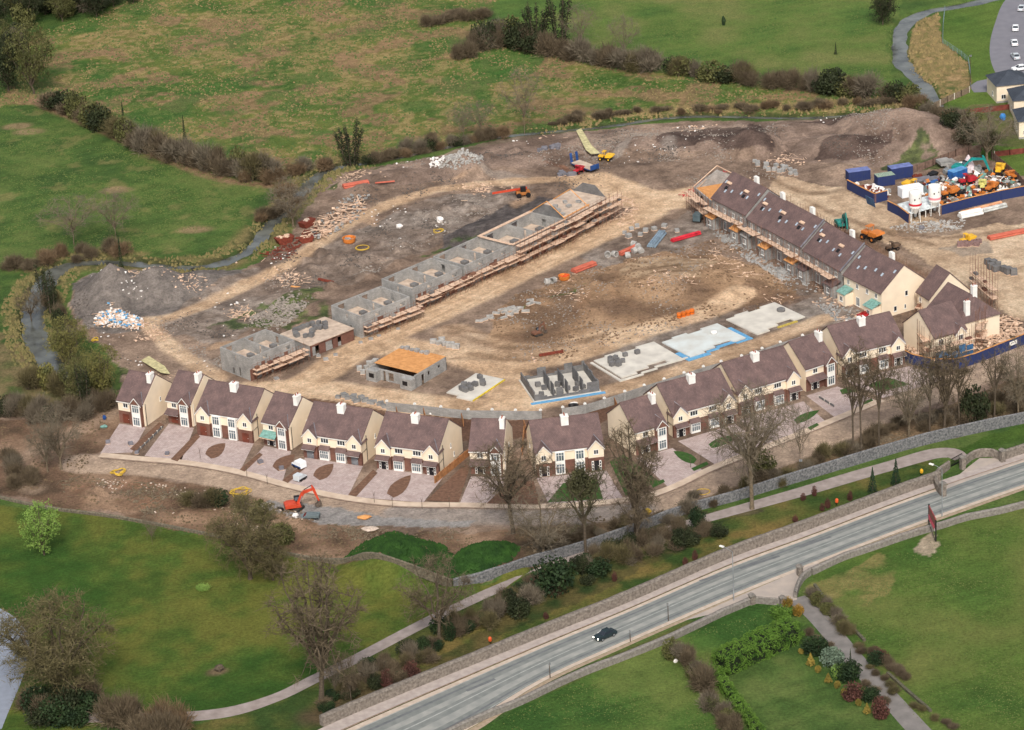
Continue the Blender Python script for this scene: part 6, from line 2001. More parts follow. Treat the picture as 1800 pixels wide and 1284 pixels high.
stone_wall('low thick grey wall along the south verge of the highway, right of the lane', [(1427, 1010), (1480, 985), (1530, 968), (1600, 944), (1655, 928), (1700, 914), (1760, 902), (1835, 882)], 1.1, .9, m_slabw, name='verge_wall')
stone_wall('short straight wall between the lane gate pillars', [(1326, 1060), (1350, 1062), (1374, 1064)], 1.2, .5, m_slabw, name='gate_wall')
stone_wall('curved wall on the right side of the lane gate', [(1398, 1052), (1403, 1035), (1412, 1020), (1424, 1011)], 1.3, .6, m_slabw, name='gate_wall')
stone_wall('dry field wall with a ragged line east of the lane', [(1432, 1030), (1460, 1068), (1490, 1098), (1520, 1128)], .5, .5, mat('mossy_wall', (104, 98, 82), scale=2, rgb2=(70, 70, 54), bump=.1), False, 'field_wall')
stone_wall('lower stretch of the dry field wall east of the lane', [(1560, 1185), (1590, 1212), (1620, 1238), (1636, 1252)], .5, .5, mat('mossy_wall', (104, 98, 82), scale=2, rgb2=(70, 70, 54), bump=.1), False, 'field_wall')
for (a, b, lb, h) in [(1658, 872, 'tall square stone gate pillar at the left of the highway entrance', 2.6), (1692, 825, 'stone gate pillar at the right of the highway entrance', 2.5), (1762, 812, 'stone pillar ending the curved entrance wall at right', 2.4),
                      (1322, 1062, 'stone pillar where the verge wall meets the lane gate, left of two', 1.7), (1376, 1066, 'stone pillar at the left side of the lane', 1.7), (1406, 1012, 'dark pillar at the right side of the lane gate', 1.8)]:
    t = thing('gate_pillar', lb, 'pillar', P(a, b), .4)
    MB().box(-.45, -.45, -.3, .45, .45, h).build('shaft', m_mason, t)
    MB().prism([(-.58, h), (.58, h), (.58, h + .15), (0, h + .4), (-.58, h + .15)], 'y', -.58, .58).build('cap', m_slabw, t)
t = thing('metal_gate', 'dark metal gate closing the highway entrance between the pillars', 'gate', P(1672, 822), ang((1672, 822), (1691, 812)))
g = MB()
Lg = (P(1691, 812) - P(1672, 822)).length
for k in range(12):
    g.box(k * Lg / 11 - .03, -.03, .1, k * Lg / 11 + .03, .03, 1.9)
g.build('bars', m_black, t)
MB().box(0, -.05, .25, Lg, .05, .4).box(0, -.05, 1.7, Lg, .05, 1.8).build('rails', m_black, t)

# ------------------------------------------------------------------ lamps, poles, signs
m_galv = mat('galvanised', (150, 154, 156), rough=.5, metal=.3)
m_wood = mat('pole_wood', (84, 72, 60), rough=.9)
for (a, b, lb) in [(1290, 1056, 'thin grey street lamp at the lane junction'), (1656, 908, 'thin grey street lamp beside the red advertising board')]:
    t = thing('street_lamp', lb, 'lamp', P(a, b))
    H = 9.8
    MB().tube((0, 0, 0), (0, 0, H), .11, .06, 8).build('post', m_galv, t)
    ar = MB().path([(0, 0, H), (-.9, .9, H + .35), (-1.5, 1.4, H + .4)], .05).build('arm', m_galv, t)
    MB().rbox((-1.75, 1.62, H + .42), (.9, .4, .2), 2.4).build('lamp_head', m_white, ar)
for (a, b, h, lb) in [(1175, 1092, 3.6, 'short dark pole on the south shoulder beyond the car'), (1408, 832, 3.0, 'thin dark post above the limestone wall'), (1706, 155, 9, 'dark timber pole by the river fence'), (1108, 1128, 2.2, 'small traffic sign back beside the road right of the car'), (967, 1192, 3.0, 'faint thin post on the south verge')]:
    t = thing('roadside_pole', lb, 'pole', P(a, b))
    MB().tube((0, 0, -.2), (0, 0, h), .08, .06, 6).build('post', m_wood, t)
    MB().box(-.28, -.05, h - .5, .28, -.02, h - .03).build('plate', m_galv, t)
# advertising board
A, B = P(1631, 922), P(1644, 938)
A, B = P(1633, 928), P(1645, 952)
t = thing('billboard', 'red and pink advertising board on two black posts south of the highway', 'billboard', A, math.atan2((B - A).y, (B - A).x))
L_ = (B - A).length
for x in (0, L_):
    MB().box(x - .12, -.12, -.3, x + .12, .12, 4.9 if x == 0 else 4.4).build('post', m_black, t)
bd = MB().box(.13, -.08, 1.9, L_ - .13, .08, 4.7).build('board', mat('board_red', (150, 70, 70), rough=.7, scale=1.5), t)
MB().box(.13, -.12, 1.92, L_ - .8, -.085, 2.9).build('pink_panel', mat('board_pink', (226, 96, 116), rough=.7), bd)
MB().box(L_ - .75, -.12, 1.92, L_ - .13, -.085, 2.4).build('white_panel', m_white, bd)
MB().box(.3, -.115, 3.2, L_ - .3, -.085, 4.4).build('picture_panel', mat('board_brown', (140, 92, 80), rough=.7, scale=2.5), bd)
MB().path([(0, -.2, 1.6), (L_, -.2, .3)], .05).build('brace', m_black, t)
m_orng = mat('marker_orange', (226, 96, 50), rough=.6)
for (a, b, lb, c) in [(862, 1134, 'orange marker post on the bank above the highway wall, left one', m_orng), (1471, 890, 'orange marker post with pale top by the small red shrubs', m_orng), (1620, 838, 'yellow marker post near the highway gate', mat('marker_yellow', (226, 172, 40)))]:
    t = thing('marker_post', lb, 'marker', P(a, b))
    MB().tube((0, 0, 0), (0, 0, 1.0), .05, .05, 6).build('post', m_black, t)
    MB().lathe([(.2, .7), (.32, .9), (.32, 1.4), (.15, 1.6)], 10).build('head', c, t)


# ------------------------------------------------------------------ cars
def car(label, px, py, rz, paint, group=None, estate=False, name='parked_car', lights=False):
    t = thing(name, label, 'car', P(px, py, .04), rz, group)
    W2 = .86
    low = [(-2.15, .3), (-2.2, .55), (-2.1, .85), (-1.2, .95), (1.55, .95), (2.1, .9), (2.18, .6), (2.12, .3)]
    def loft(prof, y_in, mb, w0, w1, z0, z1):
        n = len(prof)
        vs = []
        for s in (-1, 1):
            for x, z in prof:
                f = (z - z0) / (z1 - z0)
                vs.append((x, s * (w0 + (w1 - w0) * f), z))
        mb.add(vs, [tuple(range(n)), tuple(range(2 * n - 1, n - 1, -1))] + [(i + n, (i + 1) % n + n, (i + 1) % n, i) for i in range(n)])
    b = MB(); loft(low, 0, b, W2, W2 - .04, .3, .95)
    bo = b.build('body', paint, t, bevel=.06)
    back = 1.9 if estate else 1.45
    cab = [(-1.05, .95), (-.35, 1.38), (.95, 1.42), (back, .95)]
    c = MB(); loft(cab, 0, c, W2 - .06, W2 - .22, .95, 1.42)
    c.build('windows', m_glass, t)
    r = MB(); loft([(-.38, 1.385), (-.3, 1.45), (.9, 1.48), (1.0, 1.425)], 0, r, W2 - .2, W2 - .24, 1.385, 1.48)
    for s in (-1, 1):
        r.tube((-1.08, s * (W2 - .08), .96), (-.34, s * (W2 - .21), 1.41), .035, .035, 4)
        r.tube((.3, s * (W2 - .08), .96), (.3, s * (W2 - .21), 1.43), .035, .035, 4)
        r.tube((back, s * (W2 - .08), .96), (.98, s * (W2 - .21), 1.44), .05, .05, 4)
    r.build('roof', paint, t)
    for x in (-1.35, 1.3):
        for s in (-1, 1):
            w = MB().tube((x, s * (W2 - .16), .32), (x, s * (W2 + .02), .32), .32, .32, 16).build('wheel', m_black, t)
            MB().tube((x, s * (W2 + .022), .32), (x, s * (W2 + .035), .32), .2, .2, 12).build('rim', m_galv, w)
    hm = mat('lit_headlight', (255, 250, 235), emit=6.0) if lights else m_white
    for s in (-1, 1):
        MB().lathe([(.12, 0), (.15, .04)], 10).build('headlight', hm, t).matrix_local = Matrix.Translation((-2.17, s * .6, .66)) @ Matrix.Rotation(-PI / 2, 4, 'Y')
        MB().box(2.13, s * .62 - .12, .62, 2.185, s * .62 + .12, .8).build('tail_light', m_redl, t)
    return t


m_redl = mat('tail_red', (150, 30, 26), rough=.4)
p_dark = mat('dark_teal_paint', (34, 48, 52), rough=.25, var=.05, spec=.6)
p_white = mat('white_car_paint', (236, 238, 240), rough=.3, var=.02)
p_silver = mat('silver_car_paint', (196, 202, 206), rough=.3, var=.02)
car('dark green car with bright headlights driving on the highway', 1064, 1121, ang((1043, 1128), (1085, 1109)), p_dark, name='moving_car', lights=True)
cg = 'white cars parked at the top right edge'
for i, (a, b, rr_, pm, lb) in enumerate([(1796, 18, -1.9, p_silver, 'silver car parked farthest up the top right road'), (1785, 53, -1.75, p_white, 'white car with black bumper, second down the top right road'), (1783, 79, -1.65, p_white, 'white car, third down the top right road'),
                                        (1785, 103, -1.5, p_silver, 'pale silver car, fourth down the top right road'), (1793, 124, .2, p_white, 'white car parked sideways just behind the slate roof')]):
    car(lb, a, b, rr_, pm, cg)


def van(label, px, py, rz, body, cabm, L=4.6):
    t = thing('delivery_van', label, 'van', P(px, py, .04), rz)
    MB().prism([(-L / 2, .35), (-L / 2, 2.0), (L / 2 - 1.3, 2.05), (L / 2 - .75, 1.25), (L / 2, 1.05), (L / 2, .35)], 'y', -.9, .9).build('body', body, t, bevel=.07)
    MB().prism([(L / 2 - 1.28, 1.95), (L / 2 - .73, 1.25), (L / 2 - .78, 1.22), (L / 2 - 1.36, 1.9)], 'y', -.8, .8).build('windscreen', m_glass, t).location.x = .06
    MB().box(-L / 2 + .1, -.915, .4, L / 2 - .1, -.905, .85).box(-L / 2 + .1, .905, .4, L / 2 - .1, .915, .85).build('lower_panel', cabm, t)
    for x in (-L / 2 + .9, L / 2 - .9):
        for s in (-1, 1):
            MB().tube((x, s * .72, .35), (x, s * .93, .35), .35, .35, 14).build('wheel', m_black, t)
    return t


p_blue = mat('blue_paint', (40, 74, 130), rough=.4)
van('white and blue van parked on the paving of the fifth finished building', 526, 822, 2.3, p_white, p_blue, 3.5).scale = (.85, .85, .8)
van('small white van parked close to the kerb below the white and blue one', 528, 844, .9, p_silver, m_black, 3.0).scale = (.85, .85, .7)
van('dark hatch-like small van in the hollow beside the far end of the terrace', 1228, 388, 1.2, mat('slate_paint', (84, 98, 102), rough=.4), m_black, 3.6)
t = van('pale blue truck cab with tyres, parked below the sacks near the bottom road', 545, 912, 3.0, mat('grey_tarp', (110, 122, 124), rough=.7), m_black, 3.8)
t.scale = (1, 1, .45)


# ------------------------------------------------------------------ excavators and site machines
def excavator(label, px, py, rz, boom_rz, paint, s=1.0, reach=1.0, tr_rz=None, name='excavator', stick_up=True):
    t = thing(name, label, 'excavator', P(px, py), rz)
    t.scale = (s,) * 3
    m_tr = mat('track_steel', (74, 68, 62), rough=.8, scale=4)
    trz = (tr_rz or 0)
    for sd_ in (-1, 1):
        pr = [(-1.75, .35), (-1.45, .02), (1.45, .02), (1.75, .35), (1.5, .8), (-1.5, .8)]
        tk = MB().prism(pr, 'y', sd_ * 1.15 - .28, sd_ * 1.15 + .28).build('track', m_tr, t)
        wl = MB()
        for k in range(5):
            wl.tube((-1.3 + k * .65, sd_ * 1.15 - .32, .38), (-1.3 + k * .65, sd_ * 1.15 + .32, .38), .2, .2, 8)
        wl.build('roller', m_black, tk)
        tk.rotation_euler.z = trz
    MB().box(-.6, -.9, .35, .6, .9, .75).lathe([(.7, .75), (.7, 1.0)], 14).build('undercarriage', m_tr, t)
    up = MB().prism([(-2.1, 1.0), (-2.1, 1.75), (-1.6, 2.0), (.2, 2.0), (.4, 1.7), (1.2, 1.6), (1.3, 1.0)], 'y', -1.25, 1.25).build('upper_body', paint, t, bevel=.08)
    MB().box(-2.25, -1.27, .95, -1.9, 1.27, 1.8).build('counterweight', paint, up, bevel=.06)
    cb = MB().prism([(0, 1.6), (0, 2.9), (1.2, 2.9), (1.55, 1.9), (1.55, 1.1), (0, 1.1)], 'y', .45, 1.24).build('cab', m_black, t, bevel=.04)
    MB().prism([(.12, 1.95), (.12, 2.75), (1.12, 2.75), (1.4, 1.95)], 'y', .43, 1.26).build('cab_window', m_glass2, cb)
    # boom, arm, bucket in the x-z plane
    def bar(pts, w, th):
        mb = MB()
        for (a, b, t0, t1) in pts:
            a, b = Vector(a), Vector(b); d = (b - a).normalized(); n = Vector((-d.z, 0, d.x))
            vs = []
            for y in (-w, w):
                for p, q in ((a, t0), (b, t1)):
                    vs += [p + n * q + Vector((0, y, 0)), p - n * q + Vector((0, y, 0))]
            mb.add(vs, [(0, 2, 3, 1), (4, 5, 7, 6), (0, 4, 6, 2), (1, 3, 7, 5), (0, 1, 5, 4), (2, 6, 7, 3)])
        return mb
    yo = -.15
    p0, p1, p2 = (.6, yo, 1.5), (2.3 * reach, yo, 4.0), (5.0 * reach, yo, 4.5)
    p3 = (6.2 * reach, yo, 1.5) if stick_up else (4.0 * reach, yo, 1.6)
    bo = bar([(p0, p1, .25, .38), (p1, p2, .38, .22)], .2, 0).build('boom', paint, t)
    MB().tube((.9, yo, 1.2), (2.0 * reach, yo + .3, 3.3), .1, .1, 6).tube((.9, yo, 1.2), (2.0 * reach, yo - .3, 3.3), .1, .1, 6).build('boom_ram', m_galv, bo)
    tip = (p2[0] - .35 * reach, yo, p2[2] + .9)
    ar = bar([(tip, p2, .15, .3), (p2, p3, .32, .16)], .16, 0).build('arm', paint, t)
    MB().tube((2.6 * reach, yo, 4.6), tip, .09, .09, 6).build('arm_ram', m_black, ar)
    bx, bz = p3[0], p3[2]
    MB().prism([(bx - .3, bz), (bx + .35, bz + .1), (bx + .55, bz - .6), (bx + .1, bz - 1.25), (bx - .7, bz - 1.2), (bx - .95, bz - .75), (bx - .3, bz - .5)], 'y', yo - .55, yo + .55).build('bucket', mat('bucket_steel', (92, 80, 70), rough=.7, scale=3), t)
    return t


p_red = mat('excavator_red', (196, 72, 46), rough=.5, var=.1, scale=1)
p_teal = mat('excavator_teal', (40, 122, 112), rough=.5, var=.1, scale=1)
p_orange = mat('machine_orange', (204, 122, 56), rough=.5, var=.1, scale=1)
p_yellow = mat('machine_yellow', (232, 180, 50), rough=.5, var=.1, scale=1)
p_cont = mat('container_blue', (36, 50, 98), rough=.7, scale=1.2, rgb2=(46, 56, 92))
p_rust = mat('rust', (128, 62, 44), rough=.9, scale=2.5, rgb2=(96, 44, 34))
excavator('orange-red tracked excavator with raised boom below the finished row', 519, 897, ang((515, 897), (555, 893)) + .1, 0, p_red, .9, .85, .9)
excavator('teal tracked excavator with bucket down behind the terrace', 1480, 402, ang((1480, 402), (1500, 424)), 0, p_teal, .95, .75)
excavator('teal excavator parked among the stored machines in the yard', 1690, 303, ang((1690, 303), (1740, 310)), 0, mat('yard_teal', (34, 140, 136), rough=.5), .95, 1.25)
excavator('dark brown excavator working in the bare hollow', 945, 590, .5, 0, mat('dull_rust', (120, 84, 66), scale=2), .55, .6)


def dumper(label, px, py, rz, paint, s=1.0, skipm=None, cat='dumper', name='site_dumper'):
    s *= 1.12
    t = thing(name, label, cat, P(px, py), rz)
    t.scale = (s,) * 3
    MB().box(-1.9, -.6, .55, 1.6, .6, .95).build('chassis', m_black, t)
    MB().prism([(.0, 1.0), (.3, 1.9), (2.2, 1.9), (2.4, 1.5), (1.4, .96)], 'y', -1.05, 1.05).build('skip', skipm or paint, t, bevel=.05)
    MB().box(-2.0, -.65, .96, -.6, .65, 1.5).build('bonnet', paint, t, bevel=.05)
    cg_ = MB()
    for x in (-.7, -.05):
        for y in (-.6, .6):
            cg_.tube((x, y, .9), (x, y, 2.6), .05, .05, 5)
    cg_.box(-.85, -.75, 2.6, .1, .75, 2.72)
    cg_.build('roll_cage', paint, t)
    for x in (-1.3, 1.1):
        for s_ in (-1, 1):
            w = MB().tube((x, s_ * .7, .55), (x, s_ * 1.15, .55), .55, .55, 14).build('wheel', m_black, t)
            MB().tube((x, s_ * 1.16, .55), (x, s_ * 1.18, .55), .25, .25, 10).build('hub', paint, w)
    return t


dumper('orange wheeled dumper parked beside the teal excavator', 1532, 422, -.9, p_orange, 1.15)
dumper('small dark roller-like machine below the orange dumper', 1569, 440, .4, mat('dull_brown', (104, 84, 68)), .7)
dumper('yellow site dumper in front of the blue containers', 1604, 335, 2.4, p_yellow, .95)
dumper('yellow and black wheeled loader at the foot of the yard tree', 1757, 305, 1.2, p_yellow, .9)
dumper('orange loader in the yard near the right-hand corner', 1778, 314, 2.0, p_orange, .7)
dumper('low red site machine in the middle of the yard', 1700, 325, .3, mat('machine_red', (176, 40, 48), rough=.5), .9)
dumper('pale yellow mixer machine right of the red one', 1727, 332, 1.4, mat('machine_cream', (214, 206, 120), rough=.6), .8)
dumper('orange machine behind the hoarding by the silos', 1668, 346, .5, p_orange, .95)
dumper('second orange machine behind the hoarding, further right', 1742, 336, .9, p_orange, .85)
dumper('small red dumper beside the blue flatbed trailer', 1017, 303, .9, mat('machine_red', (176, 40, 48)), .7)
dumper('yellow dumper with white load beyond the flatbed trailer', 1065, 282, -.4, p_yellow, .8)
dumper('small yellow machine at the end of the pipe stack in the yard', 1700, 428, .5, p_yellow, .8)

# telehandler with a long orange boom
t = thing('telehandler', 'brown-orange telehandler with its long red boom laid out behind the diagonal row', 'telehandler', P(920, 346), ang((920, 346), (862, 352)))
MB().box(-1.6, -1.0, .6, 1.7, 1.0, 1.4).build('body', mat('tele_brown', (170, 108, 56), scale=1), t, bevel=.08)
MB().box(-.6, .2, 1.42, .7, 1.0, 2.7).build('cab', m_black, t, bevel=.05)
MB().rbox((3.2, -.4, 1.65), (8.5, .4, .45), 0, (0, .06)).build('boom', p_red, t)
for x in (-1.1, 1.2):
    for s_ in (-1, 1):
        MB().tube((x, s_ * .95, .6), (x, s_ * 1.35, .6), .6, .6, 14).build('wheel', m_black, t)
# flatbed trailer
t = thing('flatbed_trailer', 'blue lorry trailer with pale bed and raised blue ramps at the top of the site', 'trailer', P(1012, 291), ang((1012, 291), (1053, 306)))
MB().box(0, -1.3, .9, 7.2, 1.3, 1.15).build('deck', m_floor, t)
MB().box(0, -1.35, .7, 7.3, 1.35, .88).build('frame', p_blue, t)
MB().box(7.21, -1.3, .8, 7.5, 1.3, 2.0).build('headboard', p_blue, t)
for s_ in (-1, 1):
    MB().rbox((-.5, s_ * .9, 2.0), (.15, .7, 2.6), 0, (0, -.15)).build('ramp', p_blue, t)
    for x in (1.2, 2.3, 5.6):
        MB().tube((x, s_ * .95, .45), (x, s_ * 1.3, .45), .45, .45, 12).build('wheel', m_black, t)


def container(label, px, py, rz, L=6.0, H=2.5, m=None, top=None, W_=2.4, name='container'):
    t = thing(name, label, 'container', P(px, py), rz)
    mb = MB()
    n = int(L / .3)
    pts = []
    for i in range(n):
        x = i * L / n; dd = .06 if i % 2 else 0
        pts += [(x, -dd), (x + L / n, -dd)]
    prof = pts + [(L, W_)] + [(L - i * L / n, W_ + (.06 if i % 2 else 0)) for i in range(1, n)] + [(0, W_)]
    MB().prism(prof, 'z', .1, H).build('side_panels', m or p_cont, t)
    MB().box(-.02, -.08, H + .003, L + .02, W_ + .08, H + .08).build('roof', top or m or p_cont, t)
    d = MB().box(L + .002, .1, .2, L + .06, W_ / 2 - .02, H - .1).build('door', m or p_cont, t)
    MB().tube((L + .09, .5, .4), (L + .09, .5, H - .3), .03, .03, 5).build('lock_bar', m_galv, d)
    MB().box(L + .002, W_ / 2 + .02, .2, L + .06, W_ - .1, H - .1).build('door', m or p_cont, t)
    return t


m_ctop = mat('container_top', (112, 124, 176), rough=.6, scale=.8)
container('blue container with pale blue top at the back left of the compound', 1492, 322, ang((1492, 322), (1536, 316)), 5.5, 2.6, None, m_ctop)
container('open-topped blue container loaded with green and white bags', 1543, 330, ang((1543, 330), (1570, 326)), 4.4, 2.6, None, mat('rubbish_top', (170, 176, 160), scale=3, rgb2=(96, 130, 110)))
container('tallest blue container with lavender roof and a rusty bundle on it', 1567, 318, ang((1567, 318), (1604, 312)), 5.6, 2.9, None, m_ctop)
container('long white container cabin between the dumper and the silos', 1586, 350, ang((1586, 350), (1618, 344)), 5.5, 2.3, p_white, p_white)
container('long dark blue tank-like container lying in the middle of the yard', 1676, 318, ang((1676, 318), (1706, 308)), 4.6, 2.0, mat('tank_blue', (44, 96, 160), rough=.5), mat('tank_top', (96, 150, 200)), 2.0)
for (a, b, lb, c, s) in [(1665, 292, 'grey stack of panels at the back of the machinery yard', m_block, (6, 4, 2.2)), (1625, 318, 'dark flat stack with blue edge behind the yellow dumper', m_lead, (7, 3, .9)), (1620, 340, 'grey-green covered load beside the yellow dumper', mat('grey_tarp', (110, 122, 124)), (3.5, 2.5, 1.4))]:
    t = thing('material_stack', lb, 'stack', P(a, b), .4)
    r = random.Random(a)
    for k in range(5):
        MB().rbox((r.uniform(-s[0] / 3, s[0] / 3), r.uniform(-s[1] / 3, s[1] / 3), s[2] * (.2 + .12 * k)), (s[0] * r.uniform(.4, .7), s[1] * r.uniform(.4, .7), s[2] * r.uniform(.3, .5)), r.uniform(-.3, .3)).build('panel_bundle', c, t)
t = tag(MB().lathe([(2.0, -.2), (1.7, .8), (1.2, 2.0), (.5, 3.4), (.1, 4.0)], 9).build('covered_heap', mat('pale_sheet', (222, 206, 208), scale=1.2, rgb2=(180, 164, 166))), 'tall white sheeted peak at the back of the machinery yard', 'covered heap')
t.location = P(1702, 300)


# more stored things crowding the yard, each a thing
for (a, b, lb, cat_, c, s) in [(1612, 312, 'rusty rolled mesh bundle behind the yellow dumper', 'mesh bundle', p_rust, (2.4, 1.6, 1.0)), (1640, 308, 'dark steel frame pile behind the blue-edged stack', 'frame pile', m_black, (3.0, 1.8, .8)), (1640, 322, 'long blue steel bundle in the yard centre left', 'steel bundle', mat('tank_blue', (44, 96, 160)), (5.0, .9, .6)),
                               (1656, 330, 'pale timber bundle right of the silver load', 'timber bundle', m_plank, (3.2, 1.2, .9)), (1668, 305, 'silver crate stack under the grey panels', 'crate stack', m_galv, (2.6, 1.8, 1.5)), (1688, 296, 'white tank beside the sheeted peak', 'tank', m_white, (1.8, 1.5, 1.5)),
                               (1716, 300, 'grey wrapped goods right of the sheeted peak', 'wrapped goods', m_block, (2.4, 1.6, 1.4)), (1728, 312, 'teal pallet of parts under the excavator arm', 'pallet', m_teal, (2.0, 1.4, 1.0)), (1722, 322, 'pale sheet pile under the long teal arm', 'sheet pile', m_pale, (3.4, 1.6, .7)), (1748, 320, 'white bag cluster at the right of the yard', 'bag cluster', m_bag, (1.8, 1.5, 1.0)),
                               (1768, 330, 'brown crate pile by the right end of the hoarding', 'crate pile', m_wood, (2.4, 1.8, 1.2)), (1762, 338, 'row of white drums just behind the long hoarding', 'drum row', m_white, (3.0, 1.1, .9)), (1712, 342, 'rusty parts bin just behind the long hoarding', 'parts bin', p_rust, (2.0, 1.3, 1.0)), (1690, 344, 'dark tyre stack just behind the long hoarding', 'tyre stack', m_black, (1.6, 1.5, 1.1)),
                               (1518, 336, 'white sack row inside the first hoarding', 'sack row', m_bag, (2.6, 1.2, .8)), (1544, 342, 'rusty cage inside the corner of the first hoarding', 'cage', p_rust, (1.8, 1.4, 1.4)), (1560, 338, 'grey crate between the blue containers and the gate', 'crate', m_block, (1.5, 1.3, 1.0))]:
    t = thing(cat_.replace(' ', '_'), lb, cat_, P(a, b), a * .37 % 1.2)
    r = random.Random(a)
    for k in range(4):
        f = (k + .5) / 4 - .5
        if m_black is c and 'tyre' in lb or 'drum' in lb or 'tank' == cat_:
            MB().lathe([(.3, 0), (.42, .1), (.42, s[2] * .9), (.3, s[2])], 10, (f * s[0], r.uniform(-.2, .2), 0)).build('barrel' if 'tyre' not in lb else 'tyre', c, t)
        else:
            MB().rbox((f * s[0] * .9, r.uniform(-.15, .15) * s[1], s[2] * (.3 + .12 * (k % 2))), (s[0] * .3, s[1] * r.uniform(.6, 1), s[2] * r.uniform(.5, .9)), r.uniform(-.2, .2)).build('piece', c, t, bevel=.05)


# hoarding
def hoarding(label, pts, h=2.4):
    o0 = P(*pts[0])
    t = thing('hoarding', label, 'hoarding', o0)
    for p, q in zip(pts[:-1], pts[1:]):
        a, b = P(*p) - o0, P(*q) - o0
        d = b - a; rz = math.atan2(d.y, d.x)
        m_ = (a + b) / 2
        MB().rbox((m_.x, m_.y, m_.z + h / 2 - .1), (d.length - .04, .08, h + .2), rz).build('blue_panel', p_cont, t)
        MB().rbox((m_.x, m_.y, m_.z + h + .06), (d.length - .02, .34, .1), rz).build('top_rail', m_ply, t)
        n = Vector((-d.y, d.x, 0)).normalized() * .22
        k = max(2, int(d.length / 2.4))
        po = MB()
        for i in range(k + 1):
            c = a.lerp(b, i / k) + n
            po.box(c.x - .06, c.y - .06, c.z, c.x + .06, c.y + .06, c.z + h - .05)
        po.build('studs', m_timber, t)
    return t


hoarding('blue hoarding corner of the compound below the containers, with the lighter leaning panel', [(1489, 333), (1512, 345), (1538, 358), (1560, 352)])
MB_ = tag(MB().rbox((0, 0, 1.1), (3.4, .1, 2.3), 0, (.25, 0)).build('loose_sheet', mat('panel_slate', (64, 92, 128))), 'lighter slate-blue sheet leaning on the hoarding corner', 'panel')
MB_.location = P(1530, 362); MB_.rotation_euler = (0, 0, ang((1512, 345), (1538, 358)))
hoarding('blue hoarding running from the silos to the right edge below the yard', [(1560, 370), (1580, 380), (1597, 393)])
hoarding('long blue hoarding behind the silos up to the right edge of the photo', [(1655, 378), (1700, 366), (1760, 352), (1835, 338)])
hoarding('dark blue hoarding with orange top rail beside the scaffolded houses', [(1588, 634), (1605, 642), (1640, 650), (1680, 650), (1715, 640), (1760, 622), (1800, 606), (1838, 594)], 2.4)
sg = thing('hoarding_sign', 'small white sign panel on the blue hoarding near the right edge', 'sign', P(1781, 615))
MB().rbox((0, -.12, 1.6), (2.2, .05, .9), ang((1760, 622), (1800, 606))).build('board', m_white, sg)
MB().rbox((0, -.16, 1.7), (1.4, .04, .12), ang((1760, 622), (1800, 606))).build('print', m_lead, sg)

# silos
for (a, b, lb, band) in [(1609, 388, 'white mortar silo with a bright red band, left of the two', (200, 50, 60)), (1643, 377, 'white mortar silo with a faded pink band, right of the two', (222, 140, 148))]:
    t = thing('mortar_silo', lb, 'silo', P(a, b))
    t.scale = (1.12,) * 3
    MB().lathe([(.35, 1.6), (1.3, 3.1), (1.32, 6.2), (1.2, 6.5), (.3, 6.7)], 22).build('tank', m_white, t, smooth=False)
    MB().lathe([(1.335, 3.55), (1.34, 3.6), (1.34, 3.95), (1.335, 4.0)], 22).build('band', mat('band_%d' % band[1], band, var=.05), t)
    MB().lathe([(.3, .9), (.36, 1.6)], 10).build('outlet', m_galv, t)
    for k in range(4):
        q = PI / 4 + k * PI / 2
        MB().tube((1.05 * math.cos(q) * 1.25, 1.05 * math.sin(q) * 1.25, 0), (1.1 * math.cos(q), 1.1 * math.sin(q), 3.2), .08, .08, 6).build('leg', m_white, t)
    MB().box(-.4, -1.42, 4.9, -.15, -1.3, 5.2).box(.6, -1.3, 5.2, .75, -1.18, 5.4).build('emblem', m_black, t)
t = thing('open_shed', 'white sheet-roofed shed behind the two silos', 'shed', P(1600, 390), ang((1600, 390), (1655, 375)))
Ls = (P(1655, 375) - P(1600, 390)).length
MB().prism([(-.2, 1.9), (5.2, 2.7), (5.2, 2.8), (-.2, 2.0)], 'x', 0, Ls).build('roof', mat('white_sheet', (216, 222, 222), rough=.6, scale=1.0), t)
MB().box(.2, 4.8, 0, Ls - .2, 5.0, 2.6).build('rear_wall', p_cont, t)
for x in (.1, Ls * .5, Ls - .1):
    MB().box(x - .08, .05, -.2, x + .08, .2, 1.9).build('post', m_white, t)


# skips, pipes, pallets
def skip(label, px, py, rz, m, load, s=1.0, round_=False):
    t = thing('skip', label, 'skip', P(px, py), rz)
    t.scale = (s,) * 3
    if round_:
        MB().lathe([(1.1, 0), (1.5, .3), (1.7, 1.3), (1.75, 1.35), (1.55, 1.35), (1.5, .95)], 16).build('shell', m, t)
        load_z = .9
    else:
        MB().prism([(-1.3, 0), (1.3, 0), (2.0, 1.35), (-2.0, 1.35)], 'y', -.9, .9).build('shell', m, t)
        load_z = 1.2
    r = random.Random(px)
    lb_ = MB()
    for k in range(12):
        lb_.rbox((r.uniform(-1.1, 1.1), r.uniform(-.6, .6), load_z + r.uniform(0, .35)), (r.uniform(.4, 1.1), r.uniform(.2, .5), r.uniform(.1, .3)), r.uniform(0, 3), (r.uniform(-.4, .4), r.uniform(-.4, .4)))
    lb_.build('load', load, t)['kind'] = 'stuff'
    return t


